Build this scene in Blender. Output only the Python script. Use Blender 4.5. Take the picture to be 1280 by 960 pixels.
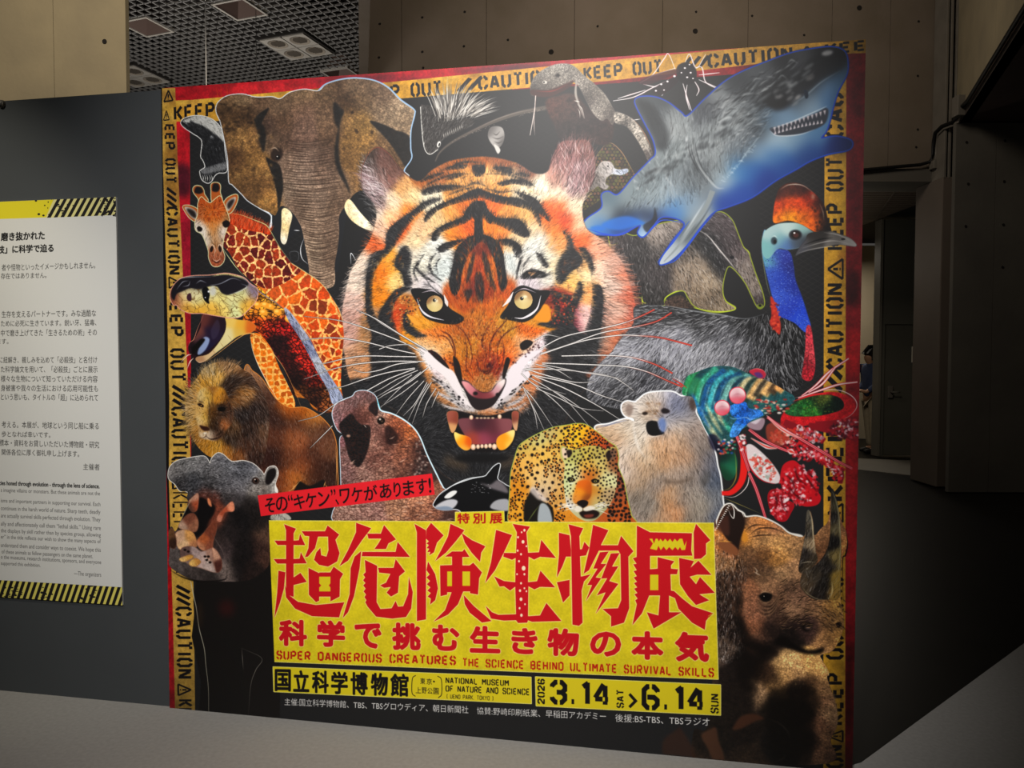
import bpy, bmesh, math, random
import numpy as np
from mathutils import Vector, Matrix

# ---------------------------------------------------------------- camera, world, lights, exposure
for _o in list(bpy.data.objects): bpy.data.objects.remove(_o)
SC = bpy.context.scene
COL = SC.collection
_p, _r = 0.0351, 0.0021
cam = bpy.data.cameras.new('camera'); camo = bpy.data.objects.new('camera', cam); COL.objects.link(camo)
cam.sensor_width = 36.0; cam.lens = 940.0/1280*36.0; cam.clip_start = 0.05; cam.clip_end = 100
_fw = Vector((0, math.cos(_p), -math.sin(_p))); _u0 = Vector((0, math.sin(_p), math.cos(_p))); _r0 = Vector((1, 0, 0))
_rt = _r0*math.cos(_r)+_u0*math.sin(_r); _up = -_r0*math.sin(_r)+_u0*math.cos(_r)
camo.matrix_world = Matrix(((_rt.x, _up.x, -_fw.x, 0), (_rt.y, _up.y, -_fw.y, 0), (_rt.z, _up.z, -_fw.z, 1.5), (0, 0, 0, 1)))
SC.camera = camo
wd = bpy.data.worlds.new('hall_gloom'); SC.world = wd; wd.use_nodes = True
wd.node_tree.nodes['Background'].inputs[0].default_value = (0.9, 0.85, 0.78, 1); wd.node_tree.nodes['Background'].inputs[1].default_value = 0.06
SC.view_settings.view_transform = 'Standard'; SC.view_settings.look = 'None'; SC.view_settings.gamma = 1.0; SC.view_settings.exposure = 0.0
SC.view_settings.use_curve_mapping = False
def lamp(name, kind, loc, target, watts, colour=(1, .95, .88), **kw):
    l = bpy.data.lights.new(name, kind); l.energy = watts; l.color = colour
    for k, v in kw.items(): setattr(l, k, v)
    o = bpy.data.objects.new(name, l); COL.objects.link(o); o.location = loc
    o.rotation_euler = (Vector(target)-Vector(loc)).to_track_quat('-Z', 'Y').to_euler(); return o
lamp('track_spot_poster', 'SPOT', (-1.1, -1.3, 4.3), (-0.45, 3.0, 1.35), 1040, (1, .97, .94), spot_size=math.radians(50), spot_blend=1.0, shadow_soft_size=.05)
lamp('track_spot_poster', 'SPOT', (-0.1, -1.2, 4.3), (0.25, 2.9, 1.5), 560, (1, .97, .94), spot_size=math.radians(42), spot_blend=1.0, shadow_soft_size=.05)
lamp('track_spot_board', 'SPOT', (-2.75, 1.9, 3.7), (-2.5, 3.35, 1.6), 190, (1, .93, .78), spot_size=math.radians(50), spot_blend=1.0, shadow_soft_size=.05)
lamp('hall_downlight', 'SPOT', (-2.0, 2.6, 4.8), (-3.3, 5.5, 3.6), 420, (1, .89, .74), spot_size=math.radians(80), spot_blend=1.0, shadow_soft_size=.1)  # added fill without a fitting, warms the left concrete pier
lamp('hall_downlight', 'AREA', (1.5, 6.0, 5.6), (1.5, 9.0, 4.4), 80, (1, .88, .74), size=1.2)  # added fill without a fitting, brightens the concrete beam wall
lamp('hall_uplight', 'AREA', (-3.0, 6.6, 2.3), (-2.8, 7.4, 4.6), 45, (1, .95, .9), size=1.0)  # unseen fill added under the grille to brighten the ceiling fittings
lamp('corridor_light', 'POINT', (4.1, 10.2, 2.8), (4.9, 11.3, 1.2), 9, (1, .93, .8), shadow_soft_size=.15)  # added fill hidden behind the poster, lifts the slats and far door wall
lamp('far_room_light', 'AREA', (5.6, 13.0, 3.3), (5.7, 12.9, 0), 30, (1, .9, .75), size=.8)
# ---------------------------------------------------------------- wall plane and print painter
F_PX, PITCH, ROLL, EYE = 940.0, 0.0351, 0.0021, 1.5
WX0, WY0, WX1, WY1, WH = -1.4614, 3.1652, 1.2356, 2.6715, 2.6162
_cp, _sp, _cr, _sr = math.cos(PITCH), math.sin(PITCH), math.cos(ROLL), math.sin(ROLL)
C_FW = np.array([0, _cp, -_sp]); _up = np.array([0, _sp, _cp]); _rt = np.array([1.0, 0, 0])
C_RT = _rt*_cr + _up*_sr; C_UP = -_rt*_sr + _up*_cr
W_DIR = np.array([WX1-WX0, WY1-WY0, 0]); W_LEN = float(np.hypot(W_DIR[0], W_DIR[1])); W_DIR = W_DIR/W_LEN
W_NRM = np.array([W_DIR[1], -W_DIR[0], 0])            # faces the viewer
S = 720.0                                              # print pixels per metre
def ray(p):
    p = np.asarray(p, float)
    return (C_FW + np.multiply.outer((p[..., 0]-640)/F_PX, C_RT) + np.multiply.outer((480-p[..., 1])/F_PX, C_UP))
def on_wall(p):
    """photo pixel -> (metres along the wall, metres up)"""
    d = ray(p); o = np.array([0, 0, EYE]); w0 = np.array([WX0, WY0, 0])
    t = ((w0-o) @ W_NRM) / (d @ W_NRM)
    q = o + d*t[..., None]
    return np.stack([(q-w0) @ W_DIR, q[..., 2]], -1)
U0, V1 = 0.0, WH                                       # upper left corner of the print being painted
def X(p):
    uv = on_wall(p)
    return np.stack([(uv[..., 0]-U0)*S, (V1-uv[..., 1])*S], -1)
_vo = [0.0, 0.0, 1.0]
def view(ox, oy, s): _vo[:] = [ox, oy, s]              # coordinates below are measured in a detail of the picture
def A(pts):
    p = np.array(pts, float).reshape(-1, 2)
    return X(p/_vo[2] + np.array(_vo[:2]))
def col(c):
    if isinstance(c, str):
        c = c.lstrip('#')
        if len(c) == 3: c = ''.join(a+a for a in c)
        return np.array([int(c[i:i+2], 16)/255 for i in (0, 2, 4)], np.float32)
    return np.asarray(c, np.float32)
rng = np.random.default_rng(7)
CV = None; CW = CH = 0
def canvas(w, h, c='000000'):
    global CV, CW, CH
    CW, CH = w, h; CV = np.empty((h, w, 3), np.float32); CV[:] = col(c)
def _up2(a, k):
    return np.repeat(np.repeat(a, k, 0), k, 1)
def blur(a, r):
    if r < 0.5: return a
    k = max(1, int(round(r*0.6)))
    for ax in (0, 1):
        for _ in range(1 if r < 1.1 else 3):
            pad = [(0, 0), (0, 0)]; pad[ax] = (k+1, k)
            c = np.cumsum(np.pad(a, pad), axis=ax, dtype=np.float64)
            n = a.shape[ax]
            a = ((np.take(c, range(2*k+1, 2*k+1+n), ax) - np.take(c, range(0, n), ax))/(2*k+1)).astype(np.float32)
    return a
def smooth_closed(p, n=6):
    p0, p1, p2, p3 = np.roll(p, 1, 0), p, np.roll(p, -1, 0), np.roll(p, -2, 0)
    t = (np.arange(n)/n)[None, :, None]
    a, b, c, d = (q[:, None, :] for q in (p0, p1, p2, p3))
    return (0.5*(2*b + (c-a)*t + (2*a-5*b+4*c-d)*t**2 + (3*b-3*c+d-a)*t**3)).reshape(-1, 2)
def smooth_open(p, n=8):
    if len(p) < 3: return np.stack([np.linspace(p[0][i], p[-1][i], n) for i in (0, 1)], 1)
    q = np.concatenate([[2*p[0]-p[1]], p, [2*p[-1]-p[-2]]])
    t = (np.arange(n)/n)[None, :, None]
    a, b, c, d = (q[i:len(q)-3+i][:, None, :] for i in range(4))
    r = (0.5*(2*b + (c-a)*t + (2*a-5*b+4*c-d)*t**2 + (3*b-3*c+d-a)*t**3)).reshape(-1, 2)
    return np.concatenate([r, p[-1:]])
SUB = 4
def raster(loops, pad=0):
    """coverage of closed loops (canvas pixels); returns x, y, mask"""
    allp = np.concatenate(loops)
    x0 = int(max(0, math.floor(allp[:, 0].min())-pad)); y0 = int(max(0, math.floor(allp[:, 1].min())-pad))
    x1 = int(min(CW, math.ceil(allp[:, 0].max())+pad+1)); y1 = int(min(CH, math.ceil(allp[:, 1].max())+pad+1))
    if x1 <= x0 or y1 <= y0: return 0, 0, np.zeros((1, 1), np.float32)
    w, h = x1-x0, y1-y0; R = h*SUB
    a = np.concatenate(loops); b = np.concatenate([np.roll(l, -1, 0) for l in loops])
    ya, yb = (a[:, 1]-y0)*SUB, (b[:, 1]-y0)*SUB
    xa, xb = a[:, 0]-x0, b[:, 0]-x0
    k = np.abs(ya-yb) > 1e-9
    ya, yb, xa, xb = ya[k], yb[k], xa[k], xb[k]
    s = np.sign(yb-ya)
    lo = np.minimum(ya, yb); hi = np.maximum(ya, yb)
    r0 = np.clip(np.ceil(lo-0.5), 0, R).astype(int); r1 = np.clip(np.ceil(hi-0.5), 0, R).astype(int)
    n = np.maximum(0, r1-r0); e = np.repeat(np.arange(len(n)), n)
    if len(e) == 0: return x0, y0, np.zeros((h, w), np.float32)
    off = np.arange(len(e)) - np.repeat(np.cumsum(n)-n, n)
    row = r0[e]+off
    xc = xa[e] + (row+0.5-ya[e])/(yb[e]-ya[e])*(xb[e]-xa[e])
    xc = np.clip(xc, 0, w-1e-3); i = xc.astype(int); f = xc-i
    W2 = w+2
    acc = np.bincount(row*W2+i, s[e]*(1-f), R*W2) + np.bincount(row*W2+i+1, s[e]*f, R*W2)
    m = np.clip(np.abs(np.cumsum(acc.reshape(R, W2), 1)), 0, 1)[:, :w]
    return x0, y0, m.reshape(h, SUB, w).mean(1).astype(np.float32)
class Mask:
    def __init__(s, x, y, m): s.x, s.y, s.m = x, y, m
    def crop(s, x, y, h, w):
        o = np.zeros((h, w), np.float32)
        ax, ay = max(x, s.x), max(y, s.y); bx, by = min(x+w, s.x+s.m.shape[1]), min(y+h, s.y+s.m.shape[0])
        if bx > ax and by > ay: o[ay-y:by-y, ax-x:bx-x] = s.m[ay-s.y:by-s.y, ax-s.x:bx-s.x]
        return o
REGS = []                                              # printed figures: (name, outlines in print pixels, label)
def reg(name, label, *shapes, sm=True, xf=None):
    REGS.append((name, [smooth_closed(A(p), 3) if sm else A(p) for p in shapes], label))
CLIP = [None]
def clip(m=None): CLIP[0] = m
PX = 2.1                                               # rough print pixels per photo pixel
def put(x, y, m, c, op=1.0):
    if CLIP[0] is not None: m = m*CLIP[0].crop(x, y, *m.shape)
    v = CV[y:y+m.shape[0], x:x+m.shape[1]]
    m = m[:v.shape[0], :v.shape[1], None]*op
    v += (col(c)-v)*m if not isinstance(c, np.ndarray) or c.ndim == 1 else (c[:v.shape[0], :v.shape[1]]-v)*m
def mask(pts, sm=True, feather=0, raw=False):
    p = pts if raw else A(pts)
    if sm: p = smooth_closed(p)
    r = feather*PX
    x, y, m = raster([p], int(r*2)+2 if r else 0)
    if r: m = blur(m, r)
    return Mask(x, y, m)
def P(pts, c, f=0, op=1, sm=True):
    """filled patch, f = softness in photo pixels"""
    k = mask(pts, sm, f); put(k.x, k.y, k.m, c, op); return k
def L(pts, c, w=1.0, f=0, op=1, ends=(0.15, 1, 0.15), n=8):
    """line along points; w = width in photo px, ends = width profile"""
    p = smooth_open(A(pts), n)
    d = np.gradient(p, axis=0); d /= np.maximum(1e-6, np.hypot(d[:, 0], d[:, 1]))[:, None]
    t = np.linspace(0, len(ends)-1, len(p)); ww = np.interp(t, range(len(ends)), ends)*w*PX/2
    nrm = np.stack([-d[:, 1], d[:, 0]], 1)*ww[:, None]
    poly = np.concatenate([p+nrm, (p-nrm)[::-1]])
    r = f*PX
    x, y, m = raster([poly], int(r*2)+2 if r else 0)
    if r: m = blur(m, r)
    put(x, y, m, c, op)
def LL(lines, c, w=1.0, **k):
    for l in lines: L(l, c, w, **k)
def ell(cx, cy, rx, ry, c, f=0, op=1, rot=0):
    t = np.linspace(0, 2*math.pi, 20, endpoint=False)
    cr, sr = math.cos(rot), math.sin(rot)
    return P(np.stack([cx+rx*np.cos(t)*cr-ry*np.sin(t)*sr, cy+rx*np.cos(t)*sr+ry*np.sin(t)*cr], 1), c, f, op, sm=False)
def outline(k, c, w=1.5, f=0.3):
    """glowing cut-out edge round a mask"""
    r = max(1, w*PX*0.7); e = int(r*3)+2
    h, wd = k.m.shape; x, y = k.x-e, k.y-e
    x, y = max(0, x), max(0, y)
    m = k.crop(x, y, min(CH, k.y+h+e)-y, min(CW, k.x+wd+e)-x)
    b = np.clip(blur(m, r)*9, 0, 1)
    put(x, y, b, c)
def field(k, dabs, sig=14, mix=1.0, sw=None):
    """smooth colours inside a mask from a few samples (x, y, colour)"""
    h, w = k.m.shape; q = 4
    gx = (k.x+np.arange(0, w+q, q)).astype(np.float32); gy = (k.y+np.arange(0, h+q, q)).astype(np.float32)
    P0 = A([(d[0], d[1]) for d in dabs]); C = np.array([col(d[2]) for d in dabs])
    s = (sig*PX)**2*2
    num = np.zeros((len(gy), len(gx), 3), np.float32); den = np.full((len(gy), len(gx)), 1e-9, np.float32)
    for (px, py), c in zip(P0, C):
        d2 = (gx[None]-px)**2+(gy[:, None]-py)**2
        g = np.exp(-d2/s)+1e-4/(1+d2/s)**2
        num += g[..., None]*c; den += g
    a = num/den[..., None]
    yy = np.arange(h)/q; xx = np.arange(w)/q
    iy = yy.astype(int); ix = xx.astype(int); fy = (yy-iy)[:, None, None]; fx = (xx-ix)[None, :, None]
    iy1 = np.minimum(iy+1, len(gy)-1); ix1 = np.minimum(ix+1, len(gx)-1)
    a = (a[iy][:, ix]*(1-fx)+a[iy][:, ix1]*fx)*(1-fy)+(a[iy1][:, ix]*(1-fx)+a[iy1][:, ix1]*fx)*fy
    put(k.x, k.y, k.m, a.astype(np.float32), mix)
def guide(pts, guides, sig=30):
    G = A([(g[0], g[1]) for g in guides]); ang = np.array([math.radians(g[2]) for g in guides])
    sx = np.zeros(len(pts)); sy = np.zeros(len(pts)); s = (sig*PX)**2*2
    for (gx, gy), a in zip(G, ang):
        d2 = (pts[:, 0]-gx)**2+(pts[:, 1]-gy)**2
        g = np.exp(-d2/s)+1e-3/(1+d2/s)
        sx += g*math.cos(a); sy -= g*math.sin(a)
    n = np.hypot(sx, sy)+1e-9
    return np.stack([sx/n, sy/n], 1)
def fur(k, n, length, guides, amp=0.18, w=0.6, sig=30, add=None, jit=0.25, out=False, op=0.8, tint=None, mul=1.0):
    """n hairs inside mask k; guides = (x, y, degrees counter-clockwise) growth directions; colours come from what lies beneath"""
    h, wd = k.m.shape
    pr = k.m.ravel().astype(np.float64); tot = pr.sum()
    if tot <= 0: return
    idx = rng.choice(len(pr), n, p=pr/tot)
    p = np.stack([k.x+idx % wd+rng.random(n), k.y+idx//wd+rng.random(n)], 1)
    d = guide(p, guides, sig); a = rng.normal(0, jit, n); ca, sa = np.cos(a), np.sin(a)
    d = np.stack([d[:, 0]*ca-d[:, 1]*sa, d[:, 0]*sa+d[:, 1]*ca], 1)
    ln = length*PX*rng.uniform(0.5, 1.2, n)
    c = CV[np.clip(p[:, 1].astype(int), 0, CH-1), np.clip(p[:, 0].astype(int), 0, CW-1)]*mul
    br = rng.normal(0, amp, n)[:, None]
    c = np.clip(np.where(br > 0, c+(1-c)*br*0.8, c*(1+br*1.6)), 0, 1)
    if tint is not None: c = c*(1-tint[1])+col(tint[0])*tint[1]
    if add is not None: c = np.clip(c+add, 0, 1)
    bend = rng.normal(0, 0.12, n)
    splat(p, d, ln, c, w*PX, bend, op, None if out else k)
def splat(p, d, ln, c, w, bend, op, k=None):
    st = max(2, int(math.ceil(ln.max()/0.8)))
    nw = max(1, int(round(w/0.8)))
    X0 = int(max(0, p[:, 0].min()-ln.max()-3)); Y0 = int(max(0, p[:, 1].min()-ln.max()-3))
    X1 = int(min(CW, p[:, 0].max()+ln.max()+4)); Y1 = int(min(CH, p[:, 1].max()+ln.max()+4))
    w_, h_ = X1-X0, Y1-Y0
    if w_ < 3 or h_ < 3: return
    acc = np.zeros(w_*h_); ac = [np.zeros(w_*h_) for _ in range(3)]
    nrm = np.stack([-d[:, 1], d[:, 0]], 1)
    for i in range(st):
        t = i/(st-1)
        q = p+d*(ln*t)[:, None]+nrm*(bend*ln*t*t)[:, None]
        for j in range(nw):
            o = (j-(nw-1)/2)*0.8*(1-0.6*t)
            qq = q+nrm*o-np.array([X0, Y0])
            ok = (qq[:, 0] >= 0) & (qq[:, 0] < w_-1) & (qq[:, 1] >= 0) & (qq[:, 1] < h_-1)
            z = qq[ok]; cc = c[ok]; ix = z[:, 0].astype(int); iy = z[:, 1].astype(int)
            fx = z[:, 0]-ix; fy = z[:, 1]-iy; wt = 0.8*(1-t*0.6)*(ln[ok]/st/0.8).clip(0.2, 1)
            for dx, dy, g in ((0, 0, (1-fx)*(1-fy)), (1, 0, fx*(1-fy)), (0, 1, (1-fx)*fy), (1, 1, fx*fy)):
                id_ = (iy+dy)*w_+ix+dx; gg = g*wt
                acc += np.bincount(id_, gg, w_*h_)
                for b in range(3): ac[b] += np.bincount(id_, gg*cc[:, b], w_*h_)
    al = (1-np.exp(-acc*1.3)).reshape(h_, w_).astype(np.float32)*op
    cc = np.stack([a/np.maximum(acc, 1e-6) for a in ac], -1).reshape(h_, w_, 3).astype(np.float32)
    if k is not None: al = al*k.crop(X0, Y0, h_, w_)
    put(X0, Y0, al, cc)
def hairs(lines, c, w=0.7, op=0.9, jit=0.0):
    """single straight-ish hairs ((x0,y0,x1,y1,bend), ...)"""
    for l in lines:
        x0, y0, x1, y1 = l[:4]; b = l[4] if len(l) > 4 else 0
        mx, my = (x0+x1)/2-(y1-y0)*b, (y0+y1)/2+(x1-x0)*b
        L([(x0, y0), (mx, my), (x1, y1)], c, w, op=op, ends=(1, 0.8, 0.2))
_nz = {}
def noise(step, seed=0):
    """value noise over the canvas, about 0..1, feature size step (photo px)"""
    key = (step, seed, CW, CH)
    if key not in _nz:
        r = np.random.default_rng(100+seed); q = max(2, int(step*PX))
        g = r.random((CH//q+3, CW//q+3)).astype(np.float32)
        yy = np.arange(CH)/q; xx = np.arange(CW)/q; iy = yy.astype(int); ix = xx.astype(int)
        fy = (yy-iy)[:, None]; fx = (xx-ix)[None]; fy = fy*fy*(3-2*fy); fx = fx*fx*(3-2*fx)
        _nz[key] = ((g[iy][:, ix]*(1-fx)+g[iy][:, ix+1]*fx)*(1-fy)+(g[iy+1][:, ix]*(1-fx)+g[iy+1][:, ix+1]*fx)*fy).astype(np.float32)
    return _nz[key]
def grain(k, amp=0.15, steps=(1, 3, 9), seed=0, dark=None, thr=None, c=None, op=1.0):
    """mottle a mask; with thr and c it stamps irregular spots of colour c where the noise is high"""
    h, w = k.m.shape; n = 0
    for i, s in enumerate(steps): n = n+noise(s, seed+i)[k.y:k.y+h, k.x:k.x+w]
    n = n/len(steps)
    if thr is not None:
        m = np.clip((n-thr)*14, 0, 1)*k.m; put(k.x, k.y, m, c, op); return
    v = CV[k.y:k.y+h, k.x:k.x+w]
    f = 1+(n-0.5)*2*amp*2
    put(k.x, k.y, k.m, np.clip(v*f[..., None], 0, 1).astype(np.float32))
def tri_text(text, size=1.0, bold=0.0, align='LEFT', space=1.0):
    """outline triangles of lettering set in the built-in typeface"""
    cu = bpy.data.curves.new('lettering', 'FONT'); cu.body = text; cu.size = size; cu.offset = bold; cu.align_x = align
    cu.space_character = space; cu.resolution_u = 3
    ob = bpy.data.objects.new('lettering', cu); bpy.context.scene.collection.objects.link(ob)
    bpy.context.view_layer.update()
    me = ob.evaluated_get(bpy.context.evaluated_depsgraph_get()).to_mesh()
    v = np.empty(len(me.vertices)*3, np.float32); me.vertices.foreach_get('co', v); v = v.reshape(-1, 3)[:, :2].copy()
    me.calc_loop_triangles(); t = np.empty(len(me.loop_triangles)*3, np.int32); me.loop_triangles.foreach_get('vertices', t)
    bpy.data.objects.remove(ob); bpy.data.curves.remove(cu)
    return v, t.reshape(-1, 3)
def dilate(m, r):
    if r < .3: return m
    o = m.copy(); n = 12; h, w = m.shape; q = int(math.ceil(r))+1; P_ = np.pad(m, q)
    for rr in ((r,) if r < 2 else (r*.5, r)):
        for k in range(n):
            a = 2*math.pi*k/n; dx, dy = rr*math.cos(a), rr*math.sin(a); ix, iy = math.floor(dx), math.floor(dy); fx, fy = dx-ix, dy-iy
            s = lambda i, j: P_[q+j:q+j+h, q+i:q+i+w]
            z = (s(ix, iy)*(1-fx)+s(ix+1, iy)*fx)*(1-fy)+(s(ix, iy+1)*(1-fx)+s(ix+1, iy+1)*fx)*fy
            o = np.maximum(o, z)
    return o
def tris(v, t, c, op=1.0, spread=0, fat=0):
    """raster triangles given in canvas pixels"""
    a, b, d = v[t[:, 0]], v[t[:, 1]], v[t[:, 2]]
    ar = (b[:, 0]-a[:, 0])*(d[:, 1]-a[:, 1])-(b[:, 1]-a[:, 1])*(d[:, 0]-a[:, 0])
    b2 = np.where(ar[:, None] > 0, b, d); d2 = np.where(ar[:, None] > 0, d, b)
    lp = np.stack([a, b2, d2], 1)
    x0, y0 = np.floor(lp.reshape(-1, 2).min(0)).astype(int)-8; x1, y1 = np.ceil(lp.reshape(-1, 2).max(0)).astype(int)+9
    x0, y0 = max(0, x0), max(0, y0); x1, y1 = min(CW, x1), min(CH, y1)
    if x1 <= x0 or y1 <= y0: return
    # every edge of every triangle enters one signed accumulation
    A_ = lp.reshape(-1, 2); B_ = np.roll(lp, -1, 1).reshape(-1, 2)
    w, h = x1-x0, y1-y0; R = h*SUB
    ya, yb = (A_[:, 1]-y0)*SUB, (B_[:, 1]-y0)*SUB; xa, xb = A_[:, 0]-x0, B_[:, 0]-x0
    k = np.abs(ya-yb) > 1e-9; ya, yb, xa, xb = ya[k], yb[k], xa[k], xb[k]; s = np.sign(yb-ya)
    r0 = np.clip(np.ceil(np.minimum(ya, yb)-0.5), 0, R).astype(int); r1 = np.clip(np.ceil(np.maximum(ya, yb)-0.5), 0, R).astype(int)
    n = np.maximum(0, r1-r0); e = np.repeat(np.arange(len(n)), n)
    if len(e) == 0: return
    row = r0[e]+np.arange(len(e))-np.repeat(np.cumsum(n)-n, n)
    xc = np.clip(xa[e]+(row+0.5-ya[e])/(yb[e]-ya[e])*(xb[e]-xa[e]), 0, w-1e-3); i = xc.astype(int); f = xc-i; W2 = w+2
    acc = np.bincount(row*W2+i, s[e]*(1-f), R*W2)+np.bincount(row*W2+i+1, s[e]*f, R*W2)
    m = np.clip(np.abs(np.cumsum(acc.reshape(R, W2), 1)), 0, 1)[:, :w].reshape(h, SUB, w).mean(1).astype(np.float32)
    if fat+spread: m = dilate(m, fat+spread)
    put(x0, y0, m, c, op)
def T(text, quad, c, bold=0.03, op=1.0, fitw=True, halo=None):
    """lettering fitted in a quad of four picture points: top left, top right, bottom right, bottom left"""
    v, t = tri_text(text, 1.0, 0)
    if len(t) == 0: return
    mn, mx = v.min(0), v.max(0)
    if not fitw: mx[0] = mn[0]+fitw
    uv = (v-mn)/(mx-mn); q = A(quad)
    p = (q[3]*(1-uv[:, :1])+q[2]*uv[:, :1])*(1-uv[:, 1:])+(q[0]*(1-uv[:, :1])+q[1]*uv[:, :1])*uv[:, 1:]
    fat = bold*float(np.hypot(*(q[3]-q[0])))
    if fat > .3:                                        # keep the fattened strokes inside the quad
        ctr = (p.max(0)+p.min(0))/2; ext = (p.max(0)-p.min(0)); p = ctr+(p-ctr)*(1-2*fat/np.maximum(ext, 4*fat))
    if halo: tris(p, t, halo[0], spread=halo[1], fat=fat)
    tris(p, t, c, op, fat=fat)
def voronoi(k, seeds, line, w, cells, soft=1.0, seed=0):
    """patchwork of cells round the seeds (photo frame) with lines of width w between them"""
    h, wd = k.m.shape; P0 = A(seeds); r = np.random.default_rng(seed)
    yy, xx = np.mgrid[0:h, 0:wd]; yy = yy+k.y; xx = xx+k.x
    wob = (noise(3, 31)[k.y:k.y+h, k.x:k.x+wd]-.5)*w*PX*1.2
    d1 = np.full((h, wd), 1e9, np.float32); d2 = d1.copy(); ix = np.zeros((h, wd), int)
    for i, (a, b) in enumerate(P0):
        d = np.hypot(xx-a, yy-b).astype(np.float32)
        c = d < d1; d2 = np.where(c, d1, np.minimum(d2, d)); ix = np.where(c, i, ix); d1 = np.where(c, d, d1)
    e = np.clip(((d2-d1)/2+wob-w*PX/2)/soft+.5, 0, 1)
    C = np.array([col(cells[r.integers(len(cells))]) for _ in P0], np.float32)
    put(k.x, k.y, k.m*e, C[ix]); 
    if line is not None: put(k.x, k.y, k.m*(1-e), line)
def crackle(k, sp, line, w, amp=.15, op=.8, sx=1.0, seed=0):
    """skin creases or scales: irregular cells of size sp inside a mask, each a little lighter or darker, with fine lines between"""
    h, wd = k.m.shape; t = np.random.default_rng(500+seed).random((64, 64, 3)).astype(np.float32)
    wob = noise(5, 33)[k.y:k.y+h, k.x:k.x+wd]
    gx = ((np.arange(wd)+k.x)[None]/(sp*PX*sx)+wob*.8).astype(np.float32); gy = ((np.arange(h)+k.y)[:, None]/(sp*PX)+wob*.8).astype(np.float32)
    ix = np.floor(gx).astype(int); iy = np.floor(gy).astype(int); d1 = np.full((h, wd), 9, np.float32); d2 = d1.copy(); val = d1.copy()
    for dj in (-1, 0, 1):
        for di in (-1, 0, 1):
            q = t[(iy+dj) % 64, (ix+di) % 64]; d = np.hypot(ix+di+q[..., 0]-gx, iy+dj+q[..., 1]-gy)
            c = d < d1; d2 = np.where(c, d1, np.minimum(d2, d)); val = np.where(c, q[..., 2], val); d1 = np.where(c, d, d1)
    e = 1-np.clip((d2-d1)/2*sp*PX/(w*PX), 0, 1)
    v = CV[k.y:k.y+h, k.x:k.x+wd]; put(k.x, k.y, k.m, np.clip(v*(1+(val-.5)*2*amp+(.35-d1)*amp)[..., None], 0, 1)); put(k.x, k.y, k.m*e, line, op)
def scatter(k, n, mind=0):
    """random photo-frame-free positions (print pixels) inside a mask"""
    pr = k.m.ravel().astype(float); idx = rng.choice(len(pr), n, p=pr/pr.sum())
    return np.stack([k.x+idx % k.m.shape[1]+rng.random(n), k.y+idx//k.m.shape[1]+rng.random(n)], 1)
def rawp(p, c, f=0, op=1):
    m0 = raster([np.asarray(p, float)], int(f*2)+2); m = blur(m0[2], f) if f else m0[2]; put(m0[0], m0[1], m, c, op)
def spots(k, n, rx, ry, c, op=.9, mind=0, ring=None, rot=0):
    pts = scatter(k, n*4); keep = []
    for q in pts:
        if all((q[0]-a[0])**2+(q[1]-a[1])**2 > (mind*PX)**2 for a in keep): keep.append(q)
        if len(keep) >= n: break
    clip(k)
    for q in keep:
        a = np.linspace(0, 2*math.pi, 9)[:-1]; r = rng.uniform(.7, 1.25, 8); s = rng.uniform(.7, 1.2)*PX
        ca, sa = math.cos(rot), math.sin(rot); ux, uy = rx*s*r*np.cos(a), ry*s*r*np.sin(a)
        b = np.stack([q[0]+ux*ca-uy*sa, q[1]+ux*sa+uy*ca], 1)
        rawp(smooth_closed(b, 3), c, .4, op)
        if ring: rawp(smooth_closed(q+(b-q)*.5, 3), ring, .4, .9)
    clip()
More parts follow.
